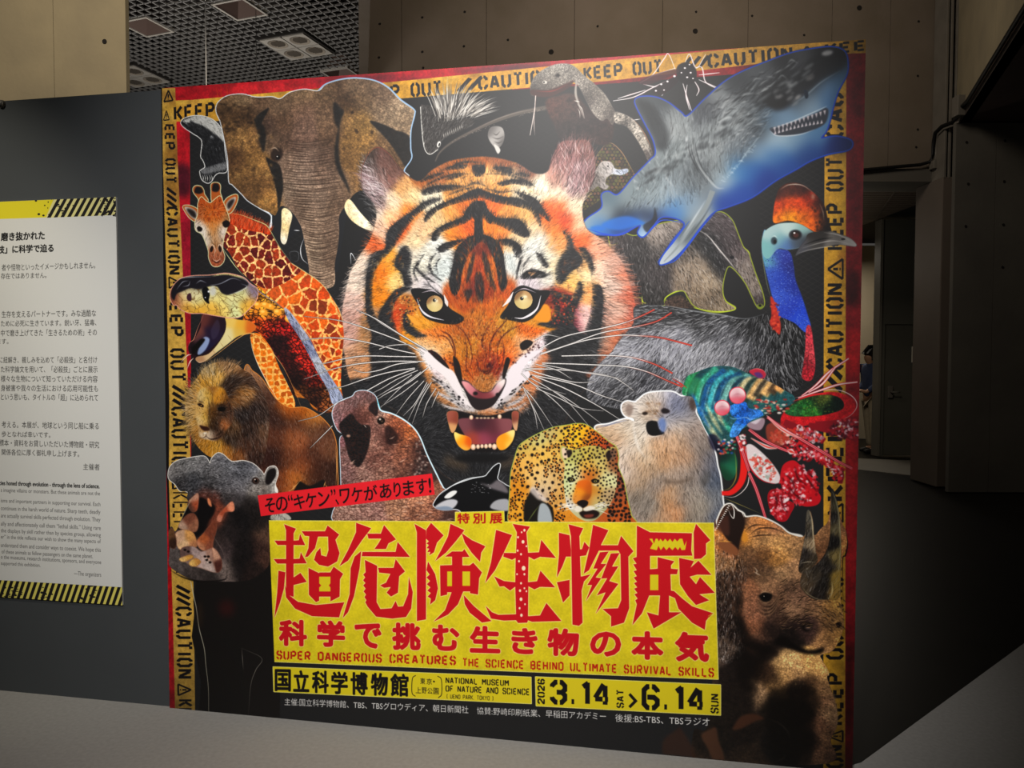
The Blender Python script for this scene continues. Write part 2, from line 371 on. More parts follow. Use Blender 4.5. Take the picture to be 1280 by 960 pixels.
# block stencil lettering drawn from strokes on a 0..4 x 0..6 grid
_G = {'K': ['0,0 0,6', '4,0 1.1,3.1', '1.7,3.4 4,6'], 'E': ['0,0 0,6', '.9,0 3.6,0', '.9,3 3.1,3', '.9,6 3.6,6'], 'P': ['0,0 0,6', '.9,0 3,0 4,1 4,2.2 3,3.3 .9,3.3'],
 'O': ['1.5,0 1,0 0,1 0,5 1,6 1.5,6', '2.5,0 3,0 4,1 4,5 3,6 2.5,6'], 'U': ['0,0 0,5 1,6 1.5,6', '4,0 4,5 3,6 2.5,6'], 'T': ['0,0 1.5,0', '2.5,0 4,0', '2,.2 2,6'],
 'C': ['4,1.8 4,1 3,0 2.5,0', '1.5,0 1,0 0,1 0,5 1,6 1.5,6', '2.5,6 3,6 4,5 4,4.2'], 'A': ['0,6 1.7,0', '2.3,0 4,6', '1.3,4.2 2.9,4.2'], 'I': ['2,0 2,6'], 'N': ['0,0 0,6', '4,0 4,6', '.8,.6 3.3,5.4'],
 '/': ['0,6 4,0'], 'S': ['4,1.5 4,1 3,0 2.5,0', '1.5,0 1,0 0,1 0,2 1,2.9 3,3.1 4,4 4,5 3,6 2.5,6', '1.5,6 1,6 0,5 0,4.5'], 'R': ['0,0 0,6', '.9,0 3,0 4,1 4,2.2 3,3.2 .9,3.2', '2.2,3.7 4,6'],
 'D': ['0,0 0,6', '.9,0 3,0 4,1 4,5 3,6 .9,6'], 'G': ['4,1.6 4,1 3,0 2.5,0', '1.5,0 1,0 0,1 0,5 1,6 1.5,6', '2.5,6 4,6 4,3.2 2.4,3.2'], 'H': ['0,0 0,6', '4,0 4,6', '.8,3 3.2,3'], 'B': ['0,0 0,6', '.9,0 3,0 3.8,.8 3.8,2.2 3,3 .9,3', '3,3 4,3.8 4,5.2 3,6 .9,6'],
 'M': ['0,0 0,6', '4,0 4,6', '.7,.4 1.8,3.6', '3.3,.4 2.2,3.6'], 'L': ['0,0 0,6', '.9,6 3.6,6'], 'V': ['0,0 1.8,6', '4,0 2.2,6'], 'F': ['0,0 0,6', '.9,0 3.6,0', '.9,3 3.1,3'], 'X': ['0,0 4,6', '4,0 0,6'], 'Y': ['0,0 1.8,3', '4,0 2.2,3', '2,3.5 2,6'], 'W': ['0,0 1,6', '2,1 1.2,6', '2,1 2.8,6', '4,0 3,6'],
 '1': ['.8,1 2.2,0 2.2,6'], '2': ['0,1.6 0,1 1,0 3,0 4,1 4,2.2 0,5.2 0,6 4,6'], '3': ['0,1.4 0,1 1,0 1.6,0', '2.4,0 3,0 4,1 4,2.2 3,3 1.4,3', '3,3 4,3.8 4,5 3,6 2.4,6', '1.6,6 1,6 0,5 0,4.5'], '4': ['2.6,0 0,4.1', '0,4.4 2.3,4.4', '3.1,.4 3.1,3.8', '3.1,5 3.1,6', '3,4.4 4,4.4'], '6': ['4,1.4 4,1 3,0 2.4,0', '1.6,0 1,0 0,1 0,5 1,6 1.6,6', '2.4,6 3,6 4,5 4,3.8 3,3 1,3'], '0': ['1.5,0 1,0 0,1 0,5 1,6 1.5,6', '2.5,0 3,0 4,1 4,5 3,6 2.5,6'], '.': ['1.6,5.6 2.4,5.6'],
 '>': ['.5,.8 3.5,3 .5,5.2'], ',': ['1.6,5.8 1.6,6.6'], '(': ['3,-.4 2,.8 2,5.2 3,6.4'], ')': ['1,-.4 2,.8 2,5.2 1,6.4'], '^': ['0,6 2,.4 4,6 0,6', '2,2.4 2,4.2', '2,4.8 2,5.2'], '!': ['2,0 2,4', '2,5.2 2,6']}
def stencil(text, quad, c, w=1.0, gap=2.5, op=1.0):
    """stencil capitals spread evenly in a quad"""
    q = A(quad); adv = []; x = 0
    for ch in text:
        wd = {' ': 3.0, 'I': 0.6, '.': 1.2, '/': 3.2, '1': 2.6, ',': 1.0, '(': 2, ')': 2, 'M': 4.6, '^': 5.5, '!': 1}.get(ch, 4.0)
        adv.append((x, wd)); x += wd+gap+(0.0 if ch == '/' else 0)*0-(2.0 if ch == '/' else 0)
    tot = x-gap
    loops = []
    for ch, (x, wd) in zip(text, adv):
        for st in _G.get(ch, []):
            pp = np.array([[float(a) for a in s.split(',')] for s in st.split()])
            if ch in 'I.,1!': pp[:, 0] += -2+wd/2
            if ch == '1': pp[:, 0] += 0.6
            if ch in '()': pp[:, 0] -= 1
            if ch == 'M' or ch == '^': pp[:, 0] *= wd/4
            for i in range(len(pp)-1):
                a, b = pp[i].copy(), pp[i+1].copy(); d = b-a; l = np.hypot(*d)
                if l == 0: continue
                d /= l; hw = w/2
                if ch != '^':
                    if i > 0: a -= d*hw*0.42
                    if i < len(pp)-2: b += d*hw*0.42
                    # keep outer edge within cell
                n = np.array([-d[1], d[0]])*hw
                loops.append(np.array([a+n, b+n, b-n, a-n])+[x, 0])
    P_ = []
    for l in loops:
        u = np.clip(l[:, :1]+0.0, -9, 1e9)/tot; v = l[:, 1:]/6
        u = (u*tot+w/2)/(tot+w); v = (v*6+w/2)/(6+w)
        p = (q[0]*(1-u)+q[1]*u)*(1-v)+(q[3]*(1-u)+q[2]*u)*v
        ar = np.sum(p[:, 0]*np.roll(p[:, 1], -1)-p[:, 1]*np.roll(p[:, 0], -1))
        P_.append(p if ar > 0 else p[::-1])
    allp = np.concatenate(P_)
    if len(P_) == 0: return
    x0, y0, m = raster(P_)
    put(x0, y0, m, c, op)
INK = '#29292b'
def paint_background():
    canvas(int(W_LEN*S), int(WH*S), INK)
    view(0, 0, 1)
    allm = Mask(0, 0, np.ones((CH, CW), np.float32))
    # faint tyre tread mesh in the black ground
    for (x0, y0, x1, y1, c) in ((236, 150, 420, 560, '#363636'), (950, 190, 1035, 480, '#3c3a38'), (560, 120, 900, 300, '#33302f')):
        L_ = []
        for k in np.arange(y0-120, y1, 7.0):
            L([(x0, k), (x1, k+(x1-x0)*0.6)], c, 0.8, op=0.5, ends=(1, 1))
            L([(x0, k+(x1-x0)*0.6), (x1, k)], c, 0.8, op=0.5, ends=(1, 1))
    ground = mask([(238, 132), (1030, 88), (1032, 980), (240, 960)], sm=False)
    # red frame
    red = '#b01f2c'
    P([(200, 100), (1090, 40), (1090, 60), (850, 84), (720, 94), (480, 112), (237, 131), (238, 300), (239, 520), (239, 980), (200, 980)], red, sm=False)
    P([(640, 86), (1090, 52), (1090, 980), (1030, 980), (1031, 84), (900, 94), (740, 106), (640, 112)], '#7d1a22', sm=False)
    P([(1055, 60), (1090, 55), (1090, 980), (1052, 980)], '#8e2028', sm=False)
    fr = mask([(200, 100), (1090, 40), (1090, 980), (1030, 980), (1031, 84), (740, 106), (480, 112), (237, 131), (239, 980), (200, 980)], sm=False)
    clip(fr)
    for (x, y, rx, ry, c, o) in ((228, 225, 14, 22, '#3a1726', .8), (232, 330, 10, 70, '#8d1a3a', .6), (440, 96, 60, 10, '#5a1d2c', .7), (330, 112, 50, 7, '#d43a3a', .6), (520, 102, 24, 8, '#7c2030', .7),
                           (620, 84, 70, 6, '#3a2030', .8), (215, 560, 8, 60, '#6a1620', .7), (215, 740, 8, 40, '#a01c1c', .8), (1070, 250, 12, 50, '#5c1820', .6), (1065, 360, 12, 24, '#3c1418', .8), (1066, 440, 12, 30, '#c2242a', .9),
                           (1066, 560, 10, 60, '#b22228', .8), (1066, 680, 9, 90, '#b8262c', .8), (1062, 860, 8, 60, '#401418', .8), (880, 88, 60, 6, '#c22a30', .7), (960, 84, 30, 8, '#58141c', .8), (1074, 120, 8, 30, '#4a141a', .5), (236, 420, 6, 40, '#a02030', .6), (215, 450, 6, 50, '#702028', .6)):
        ell(x, y, rx, ry, c, f=6, op=o)
    clip()
    grain(fr, 0.16, (2, 7, 22), 3)
    L([(270, 108), (272, 122), (266, 122)], '#c8501e', 3, op=.5); L([(276, 107), (277, 120), (284, 119), (283, 106)], '#c8501e', 3, op=.5)
    # inner black field again
    P([(236.5, 131), (480, 113), (740, 105), (1031, 86), (1031, 980), (238, 980)], INK, op=0.0, sm=False)
    ell(236, 134, 70, 4, '#161616', f=1, op=.8)
    def tape(q, tone):
        k = mask(q, sm=False); put(k.x, k.y, k.m, tone[0])
        c0 = np.array(q, float)
        clip(k)
        for i in range(26):
            t, s = rng.random(2); p = (c0[0]*(1-t)+c0[1]*t)*(1-s)+(c0[3]*(1-t)+c0[2]*t)*s
            ell(p[0], p[1], rng.uniform(4, 20), rng.uniform(4, 14), tone[int(rng.integers(1, len(tone)))], f=5, op=.55)
        clip(); grain(k, 0.12, (1, 4, 11), 8); return k
    Y = ('#c99a3c', '#e0bd62', '#b0702a', '#d8b44e', '#7c5424')
    YL = ('#c4a050', '#a87838', '#d0ae60', '#caa042', '#8a6030')
    tape([(204, 126), (240, 124.5), (500, 101), (760, 75), (1060, 47.5), (1085, 46.5), (1085, 66), (1058, 67), (760, 101), (500, 123), (272, 151), (205, 152)], Y)
    P([(199, 108), (206, 108), (206, 160), (211, 350), (214, 600), (219, 705), (212, 705), (205, 500), (199, 300)], '#1d1a1b', sm=False)
    tape([(202.5, 110), (219, 109.5), (222, 200), (229, 350), (236, 500), (239, 600), (242.5, 770), (244, 900), (219, 898), (216, 770), (211, 600), (211.5, 500), (208, 350), (203.5, 200)], YL)
    tape([(1031, 86), (1058, 84), (1057, 470), (1056.5, 980), (1029, 980), (1029.5, 470)], ('#c79a3a', '#e0ba48', '#a8662a', '#d6ae3e', '#9a7430'))
    K = '#1d1a1c'
    reg('top_tape', 'yellow caution tape along the top edge', [(219, 125.5), (240, 124.5), (500, 101), (760, 75), (1060, 47.5), (1085, 46.5), (1085, 66), (1058, 67), (760, 101), (500, 123), (272, 151), (220, 152)], sm=False)
    reg('left_tape', 'yellow caution tape down the charcoal wall side', [(202.5, 110), (219, 109.5), (222, 200), (229, 350), (236, 500), (239, 600), (242.5, 770), (244, 900), (219, 898), (216, 770), (211, 600), (211.5, 500), (208, 350), (203.5, 200)], sm=False)
    reg('right_tape', 'yellow caution tape down the dark hall side', [(1031, 86), (1058, 84), (1057, 470), (1056.5, 980), (1029, 980), (1029.5, 470)], sm=False)
    stencil('KEEP', [(217, 132), (268, 127), (268.5, 146), (217.5, 151)], K, 1.5)
    stencil('^', [(204, 137), (212, 136), (212, 150), (204, 151)], K, .7)
    stencil('EP OUT', [(474, 107), (552, 100), (553, 118), (475, 124.5)], K, 1.5)
    stencil('//', [(570, 97.5), (594, 95), (594, 113), (570, 116)], K, 1.6)
    stencil('CAUTION', [(597, 95), (690, 85.5), (691, 103.5), (598, 112.5)], K, 1.5)
    stencil('KEEP OUT', [(729, 83), (827, 73.5), (828, 91), (730, 100)], K, 1.5)
    stencil('///', [(850, 70.5), (880, 68), (880, 85), (850, 88)], K, 1.7)
    stencil('CAUTION', [(884, 67.5), (990, 57), (991, 75), (885, 85)], K, 1.5)
    stencil('^', [(996, 57), (1021, 54.5), (1021.5, 72), (996.5, 74)], K, .7)
    stencil('KEE', [(1031, 54), (1083, 49.5), (1083, 62.5), (1031, 69)], K, 1.5)
    # left tape, reading downwards: top edge of the letters is the right side
    def down(t, y0, y1, w=1.5, g=2.5):
        xl = lambda y: np.interp(y, [110, 200, 350, 500, 600, 770, 900], [203.5, 204.5, 209, 212.5, 213, 218, 221])+1.5
        xr = lambda y: np.interp(y, [110, 200, 350, 500, 600, 770, 900], [219, 222, 229, 236, 239, 242.5, 244])-2.5
        stencil(t, [(xr(y0), y0), (xr(y1), y1), (xl(y1), y1), (xl(y0), y0)], K, w, g)
    stencil('^', [(204, 112), (217, 110), (217, 126), (204, 128)], K, .8)
    down('EEP OUT', 155, 229); down('///', 233, 255, 1.7); down('CAUTION', 258, 343, 1.5, 2.6); down('^', 345, 361, .8); down('KEEP OUT', 363, 477, 1.5, 2.7)
    down('///', 480, 504, 1.8); down('CAUTION', 508, 596); down('^KEEP', 600, 660, .9); down('OUT', 664, 722); down('///', 730, 752, 1.8); down('CAUTION', 758, 848, 1.5, 2.6); down('^', 854, 870, .8); down('KEE', 874, 905)
    def up(t, y0, y1, w=1.5, g=2.5):                   # right tape, reading upwards from y1 to y0
        stencil(t, [(1032.5, y1), (1032.5, y0), (1054.5, y0), (1054.5, y1)], K, w, g)
    up('CAUT', 96, 172); up('KEEP OUT', 196, 312); up('^', 322, 350, .7); up('CAUTION', 354, 462); up('//', 464, 492, 1.7)
    up('KEEP', 530, 626); up('^', 628, 654, .7); up('CAUTION', 664, 766); up('KEEP OUT', 776, 906); up('^', 912, 928, .7); up('CAUTION', 931, 1030)

def face_hair(k, n, ln, amp, w=0.7, **kw):
    g = [(520, 330, 175), (500, 260, 140), (560, 230, 115), (600, 210, 90), (650, 230, 70), (700, 270, 45), (720, 330, 10), (770, 350, -8), (780, 400, -15), (440, 340, 195), (440, 400, 200), (470, 260, 150),
         (600, 380, 90), (560, 400, 110), (640, 400, 70), (600, 440, 90), (540, 440, 190), (670, 440, -10), (530, 480, 215), (670, 490, -35), (720, 400, -12), (480, 400, 190), (462, 220, 120), (715, 200, 75)]
    fur(k, n, ln, g, amp, w, sig=18, **kw)
def paint_tiger():
    view(0, 0, 1)
    sil = [(522, 226), (540, 212), (562, 201), (590, 196), (615, 196), (645, 203), (668, 216), (684, 214), (690, 196), (700, 178), (716, 175), (736, 176), (744, 200), (742, 225), (732, 245), (728, 262), (733, 285), (750, 297), (763, 310),
           (778, 328), (786, 350), (793, 376), (796, 393), (790, 406), (776, 418), (765, 440), (752, 462), (738, 480), (720, 500), (705, 530), (690, 560), (668, 590), (620, 612), (580, 606), (548, 588), (520, 545), (505, 520), (470, 500), (440, 480), (430, 440), (426, 410), (428, 385),
           (433, 360), (438, 340), (450, 318), (462, 300), (470, 275), (468, 255), (455, 240), (451, 222), (455, 202), (466, 188), (476, 184), (487, 192), (498, 208)]
    reg('tiger_print', 'roaring orange tiger head with black stripes', sil)
    K = mask(sil, feather=0.8); put(K.x, K.y, K.m, '#2b2b2e')
    clip(K)
    view(430, 180, 4)
    D = [(560, 90, '#b5672a'), (660, 80, '#a8602c'), (780, 95, '#9a5a35'), (470, 130, '#b06a3a'), (900, 140, '#8a5a48'), (400, 180, '#a8602c'), (600, 170, '#e6a860'), (750, 160, '#ecb878'), (860, 175, '#f0cc9c'), (560, 240, '#e09c50'), (770, 225, '#f0aa5a'),
         (900, 230, '#f4e2c0'), (980, 220, '#f6ecd2'), (1060, 260, '#f4e6cc'), (430, 270, '#f4e8cc'), (340, 270, '#f2dba8'), (300, 230, '#d9a46a'), (1050, 310, '#e8682a'), (1110, 380, '#d85022'), (1150, 330, '#f6dfc0'), (1180, 400, '#f6cda8'), (1180, 480, '#e8733a'),
         (1000, 370, '#e06a22'), (1040, 430, '#e6853a'), (1050, 500, '#e2a060'), (600, 320, '#dd762a'), (540, 350, '#e09c50'), (470, 390, '#dcbc8a'), (740, 310, '#e6702a'), (820, 350, '#e69c50'), (900, 370, '#e6b470'), (950, 420, '#ead0a8'),
         (400, 420, '#e4bc90'), (350, 480, '#e6cca2'), (330, 560, '#e0d4c0'), (560, 450, '#e88c2e'), (610, 430, '#de641c'), (720, 440, '#e6822a'), (800, 440, '#e6883a'), (850, 470, '#e8cda4'), (980, 480, '#e4e2d8'), (940, 540, '#e2e2da'), (1010, 560, '#e6e2d0'), (1050, 600, '#dcc8a0'),
         (510, 620, '#d2d8d4'), (820, 620, '#d2d8d4'), (480, 520, '#e2e2da'), (420, 560, '#e0dccc'), (370, 620, '#dedac8'), (400, 700, '#d6cece'), (940, 690, '#d6cace'), (1000, 660, '#e2dcce'), (900, 600, '#dcd6cc'), (350, 690, '#dcd0c8'),
         (680, 520, '#7a2e1a'), (620, 600, '#c86420'), (740, 620, '#d8741c'), (680, 620, '#a83c1a'), (640, 720, '#7a2a20'), (700, 740, '#983c1a'), (590, 700, '#c05a20'), (780, 690, '#c2581e'), (620, 800, '#b0521a'), (720, 820, '#c4661e'), (660, 870, '#c87828'), (560, 900, '#c87c26'), (790, 890, '#d08a2a'),
         (200, 640, '#e8801c'), (260, 680, '#f8d488'), (180, 740, '#e48a20'), (240, 600, '#f0a840'), (90, 560, '#f8e0ca'), (130, 490, '#e86a30'), (60, 680, '#f8e0cc'), (180, 420, '#f4c8a8'), (240, 360, '#f0c090'), (160, 350, '#f6e4cc'), (30, 780, '#e8c4b4'), (20, 860, '#d8a898'), (160, 880, '#c08a58'),
         (280, 420, '#d85a20'), (330, 330, '#e88838'), (250, 290, '#eed8b8'), (300, 840, '#c84a20'), (350, 870, '#e09a30'), (330, 800, '#b07030'), (1150, 690, '#f4c878'), (1200, 650, '#fae2b8'), (1110, 680, '#f4c070'), (1220, 740, '#eeb070'), (1200, 860, '#f4ccc4'), (1190, 600, '#e8b070'),
         (1250, 540, '#f4a888'), (1280, 470, '#f0b898'), (1280, 620, '#f8d0b8'), (1340, 600, '#f6bca4'), (1340, 700, '#f8d4c0'), (1380, 650, '#ec8866'), (1400, 760, '#e67050'), (1440, 840, '#d8543a'), (1370, 820, '#f8c8b0'), (1320, 860, '#f4b8a0'), (1400, 900, '#e07858'), (1330, 960, '#e07a50'), (1300, 1040, '#cc6a40'), (1350, 1080, '#a85a3c'), (1280, 1000, '#f0bca0'),
         (1100, 800, '#b02820'), (1130, 870, '#7a2838'), (1005, 850, '#d8902a'), (1020, 780, '#7a3026'), (1080, 770, '#a03028'),
         (130, 170, '#b49a98'), (170, 230, '#bca8a8'), (200, 130, '#705048'), (220, 180, '#8a6258'), (170, 300, '#94787a'), (110, 120, '#443630'), (240, 130, '#6a4a40'), (1130, 60, '#94605c'), (1180, 130, '#b08a8c'), (1100, 140, '#aa7874'), (1200, 40, '#8c5850'), (1220, 180, '#7a504c'), (1150, 210, '#b89494'), (1060, 180, '#c49484')]
    field(K, D, sig=7)
    # lower face
    view(440, 400, 4)
    D2 = [(660, 60, '#c07024'), (560, 120, '#c87a24'), (740, 120, '#c87420'), (660, 160, '#b4501c'), (640, 230, '#b04a1c'), (700, 230, '#902c18'), (660, 290, '#b8763c'), (590, 250, '#c05a1c'), (560, 60, '#b8601e'), (780, 60, '#c88a2a'),
          (430, 90, '#e47a26'), (420, 120, '#f0c48c'), (470, 140, '#eca860'), (490, 210, '#dc6a1c'), (530, 180, '#cc7c24'), (540, 250, '#c0641c'), (860, 60, '#dc6a1c'), (830, 110, '#eeb078'), (800, 150, '#e8843c'), (760, 190, '#d85a1c'), (860, 130, '#f0cca8'), (770, 120, '#d8701c'),
          (400, 190, '#e8e4e4'), (450, 250, '#ecdcdc'), (500, 300, '#e4dcd8'), (540, 380, '#d8d2ce'), (860, 200, '#ece4e6'), (800, 280, '#dcdcdc'), (840, 270, '#d8d0d4'), (770, 350, '#d4cdce'), (920, 150, '#ecdce0'), (700, 100, '#c4681e'), (610, 140, '#c88028')]
    k2 = mask([(330, 60), (450, 40), (560, 0), (780, 0), (880, 30), (990, 60), (960, 140), (880, 260), (800, 380), (720, 440), (620, 460), (540, 440), (450, 330), (370, 220), (330, 150)], feather=2)
    field(k2, D2, sig=6)
    view(0, 0, 1)
    P([(465, 424), (505, 428), (522, 445), (533, 470), (546, 497), (580, 514), (620, 520), (652, 512), (672, 482), (688, 442), (720, 428), (732, 468), (760, 492), (800, 650), (400, 650), (430, 488), (462, 470)], '#29292b', f=2.5)
    # ------- black markings
    view(430, 180, 4); B = '#232224'
    for p in ([(640, 112), (665, 104), (700, 106), (705, 140), (670, 165), (645, 150)], [(390, 248), (410, 222), (480, 205), (590, 208), (560, 226), (480, 240), (410, 256)], [(380, 190), (420, 160), (500, 140), (480, 155), (420, 180)],
              [(765, 195), (850, 175), (930, 190), (935, 212), (850, 200), (790, 210)], [(740, 118), (800, 112), (850, 128), (830, 150), (780, 138)], [(850, 150), (890, 142), (930, 160), (890, 162)], [(500, 180), (540, 160), (600, 150), (560, 172)], [(480, 130), (560, 104), (620, 104), (600, 122), (540, 128)],
              [(850, 235), (905, 250), (960, 275), (1000, 330), (1030, 390), (980, 350), (930, 300), (880, 262)],
              [(402, 392), (415, 345), (470, 305), (560, 268), (620, 238), (672, 222), (720, 240), (800, 262), (880, 272), (950, 308), (975, 350), (984, 415), (962, 385), (930, 335), (860, 312), (790, 300), (730, 284), (680, 268), (620, 282), (540, 303), (470, 332), (432, 370)],
              [(440, 482), (448, 440), (500, 402), (588, 366), (608, 330), (650, 288), (700, 288), (722, 330), (770, 368), (860, 372), (902, 400), (928, 455), (905, 468), (840, 442), (780, 408), (722, 396), (692, 372), (694, 460), (652, 460), (650, 376), (600, 398), (540, 420), (488, 442), (468, 478)],
              [(468, 525), (500, 495), (570, 478), (600, 476), (560, 505), (500, 540)], [(760, 482), (820, 474), (872, 498), (890, 545), (860, 560), (830, 515), (790, 505)],
              [(600, 480), (650, 455), (700, 452), (760, 480), (792, 530), (805, 610), (815, 700), (790, 740), (770, 690), (760, 620), (740, 560), (706, 500), (680, 490), (650, 520), (620, 560), (590, 640), (580, 720), (550, 760), (525, 700), (540, 620), (560, 530)]):
        P(p, B, f=.35)
    for p in ([(640, 560), (655, 540), (640, 640), (610, 700), (620, 620)], [(690, 540), (712, 560), (740, 650), (760, 740), (720, 690), (700, 620)], [(600, 560), (612, 570), (590, 640), (570, 660), (580, 600)], [(655, 660), (680, 640), (700, 720), (690, 800), (660, 760)], [(600, 740), (640, 730), (620, 790)]):
        P(p, B, f=.6, op=.85)
    for p in ([(484, 268), (400, 288), (340, 335), (250, 398), (212, 450), (205, 520), (150, 540), (122, 600), (108, 700), (112, 850), (140, 960), (130, 1040), (260, 1050), (240, 960), (160, 860), (142, 760), (150, 660), (190, 580), (240, 530), (290, 450), (350, 372), (420, 312), (475, 285)],
              [(252, 600), (285, 525), (318, 508), (340, 560), (332, 640), (345, 700), (305, 708), (290, 650)], [(345, 720), (300, 712), (255, 730), (215, 780), (172, 860), (185, 960), (200, 1040), (300, 1040), (262, 920), (245, 850), (262, 780), (300, 745)],
              [(300, 850), (320, 825), (342, 900), (390, 945), (420, 960), (360, 965), (300, 920)],
              [(1090, 430), (1112, 500), (1062, 600), (1058, 680), (1085, 700), (1130, 640), (1178, 610), (1192, 570), (1150, 520), (1135, 470)], [(1058, 690), (1030, 720), (1090, 745), (1140, 752), (1170, 690), (1186, 690), (1190, 750), (1150, 840), (1140, 960), (1080, 940), (1060, 880), (1085, 850), (1100, 800), (1060, 770), (1020, 740)],
              [(1172, 520), (1212, 530), (1246, 600), (1240, 690), (1290, 720), (1292, 860), (1270, 1000), (1240, 1080), (1200, 960), (1226, 860), (1240, 760), (1230, 640)],
              [(1040, 760), (1075, 800), (1080, 880), (1050, 920), (960, 900), (1020, 880), (1050, 830)], [(1130, 900), (1180, 940), (1230, 960), (1260, 1100), (1100, 1180), (1000, 1000), (1020, 940)]):
        P(p, '#2c2c2e', f=.7)
    for l, w in (([(402, 550), (374, 590), (366, 618), (400, 655), (455, 692)], 4), ([(462, 545), (430, 590), (440, 640), (490, 685)], 4), ([(485, 565), (462, 600), (470, 650)], 2), ([(963, 550), (985, 580), (1015, 614)], 6.5), ([(878, 665), (930, 634), (1000, 652), (965, 664), (920, 668)], 5), ([(845, 560), (880, 570), (870, 620), (858, 680)], 3),
                 ([(930, 560), (900, 600), (892, 640)], 1.5), ([(365, 600), (350, 640), (372, 690)], 2.5), ([(400, 660), (440, 715), (480, 740)], 1.5)):
        L(l, B, w, f=.3, ends=(.4, 1, 1, .4))
    P([(960, 545), (985, 552), (1018, 605), (1010, 620), (985, 598)], B, f=.4); P([(880, 666), (935, 632), (1000, 645), (998, 660), (950, 672), (905, 676)], B, f=.4)
    P([(920, 640), (950, 645), (935, 660)], '#c89a70', f=.5)
    # broken dark strokes: bridge of the nose, brow, cheeks and crown
    for (x0, x1, y0, y1, n, a0, c) in ((560, 800, 480, 860, 170, 95, ('#1f1718', '#c85a1c', '#5a1f1a', '#e08a30')), (340, 520, 540, 720, 34, 120, ('#29272a', '#ece8e0')), (850, 1050, 520, 700, 34, 60, ('#29272a', '#ece8e0')), (140, 300, 560, 900, 50, 80, ('#c8641c', '#f0c070', '#3a2418')),
                                 (1060, 1240, 560, 900, 50, 100, ('#f0b868', '#3a2620', '#d87038')), (380, 950, 80, 250, 90, 12, ('#2a2020', '#7a4020', '#e8a860'))):
        for i in range(n):
            x, y = rng.uniform(x0, x1), rng.uniform(y0, y1); a = math.radians(a0+rng.normal(0, 14)+((670-x)/12 if a0 in (95, 12) else 0)*(1 if a0 == 12 else -.6)); l = rng.uniform(12, 46)
            L([(x, y), (x+l*.5*math.cos(a)+2, y-l*.5*math.sin(a)), (x+l*math.cos(a), y-l*math.sin(a))], c[i % len(c)], rng.uniform(.9, 2.4), f=.35, op=.6)
    for l in ([(395, 215), (460, 180), (560, 150), (640, 150)], [(700, 150), (800, 150), (890, 175), (960, 215)], [(520, 120), (600, 90), (690, 92)], [(600, 215), (660, 195), (720, 215)], [(505, 262), (580, 232), (650, 215)], [(700, 218), (780, 240), (860, 230)]): L(l, B, 3.4, f=.5, op=.85, ends=(.1, 1, .8, .1))
    clip()
    # ------- fur everywhere
    view(0, 0, 1)
    grain(K, .1, (1, 2, 5), 15); face_hair(K, 60000, 6.5, .16, .7, op=.85)
    # ragged outer edges
    for g, n, ln, am, m_ in (([(470, 258), (462, 300), (445, 330), (432, 360), (424, 400), (430, 440), (450, 470), (464, 420), (452, 380), (462, 340), (480, 300)], 1600, 11, .25, 1.0), ([(745, 296), (770, 318), (785, 350), (795, 390), (778, 420), (756, 460), (735, 480), (740, 430), (755, 380), (750, 330)], 2800, 13, .28, 1.0),
                             ([(700, 180), (735, 178), (742, 215), (728, 250), (712, 245), (690, 215)], 900, 12, .3, 1.0), ([(455, 200), (470, 205), (485, 225), (480, 255), (466, 262), (452, 230)], 900, 12, .35, 1.05)):
        face_hair(mask(g, feather=2), n, ln, am, .9, out=True, mul=m_)
    # ear linings
    for i in range(70):
        t = rng.random(); x = 456+t*26+rng.normal(0, 3); y = 212+t*36+rng.normal(0, 6); a = rng.uniform(2.5, 3.4)
        L([(x, y), (x+6*math.cos(a), y-5*math.sin(a)-2), (x+13*math.cos(a), y-9*math.sin(a)-3)], ['#d8c8cc', '#a88c90', '#e4dad8', '#6a5054'][i % 4], .8, op=.8)
        x = 704+rng.random()*34; y = 186+rng.random()*56; a = rng.uniform(1.1, 2.6)
        L([(x, y), (x+6*math.cos(a), y-7*math.sin(a)), (x+10*math.cos(a), y-14*math.sin(a))], ['#e0c8c8', '#b08488', '#f0e0da', '#6a4446'][i % 4], .9, op=.7)
    L([(453, 236), (452, 212), (462, 190), (474, 184), (488, 194), (500, 210), (520, 228)], '#7a4a3c', 1.4)
    L([(684, 214), (694, 192), (704, 177)], '#5a3a38', 1.2)
    # ------- eyes
    view(430, 180, 4)
    P([(334, 728), (400, 722), (470, 738), (505, 770), (530, 820), (600, 868), (560, 900), (470, 892), (400, 862), (368, 800)], '#1c1b1d', f=.5)
    P([(838, 740), (890, 706), (965, 728), (1030, 735), (1004, 790), (965, 852), (900, 890), (830, 880), (780, 865), (822, 800)], '#1c1b1d', f=.5)
    L([(364, 772), (388, 830), (430, 862), (500, 880)], '#d9d6dc', 3); L([(985, 756), (962, 826), (900, 868), (852, 868)], '#e2dde0', 3.2)
    L([(500, 752), (512, 790), (518, 812)], '#d8d0cc', 5); L([(792, 812), (824, 780), (846, 738)], '#ded6d4', 5)
    L([(388, 742), (440, 732), (480, 752)], '#c8bcc4', 1.6); L([(850, 744), (900, 722), (960, 742)], '#c0b4bc', 1.6)
    for cx, cy, r, px, py in ((453, 797, 41, 453, 780), (897, 778, 46, 889, 771)):
        ell(cx, cy, r+7, r+7, '#131214', f=.4); k = ell(cx, cy, r, r, '#c2b07c')
        field(k, [(cx-r*.7, cy-r*.6, '#8c6a48'), (cx+r*.6, cy-r*.6, '#b89468'), (cx, cy, '#d8c898'), (cx-r*.5, cy+r*.6, '#c4b078'), (cx+r*.5, cy+r*.6, '#ccb680'), (cx, cy+r*.7, '#d6c48c')], sig=3.4)
        ell(px, py, 9, 9, '#141414', f=.2); ell(px+3, py-4, 3, 3, '#f4f0e4')
        ell(cx+r*.2, cy-r*.35, r*.22, r*.15, '#f6efd8', f=.6, op=.7)
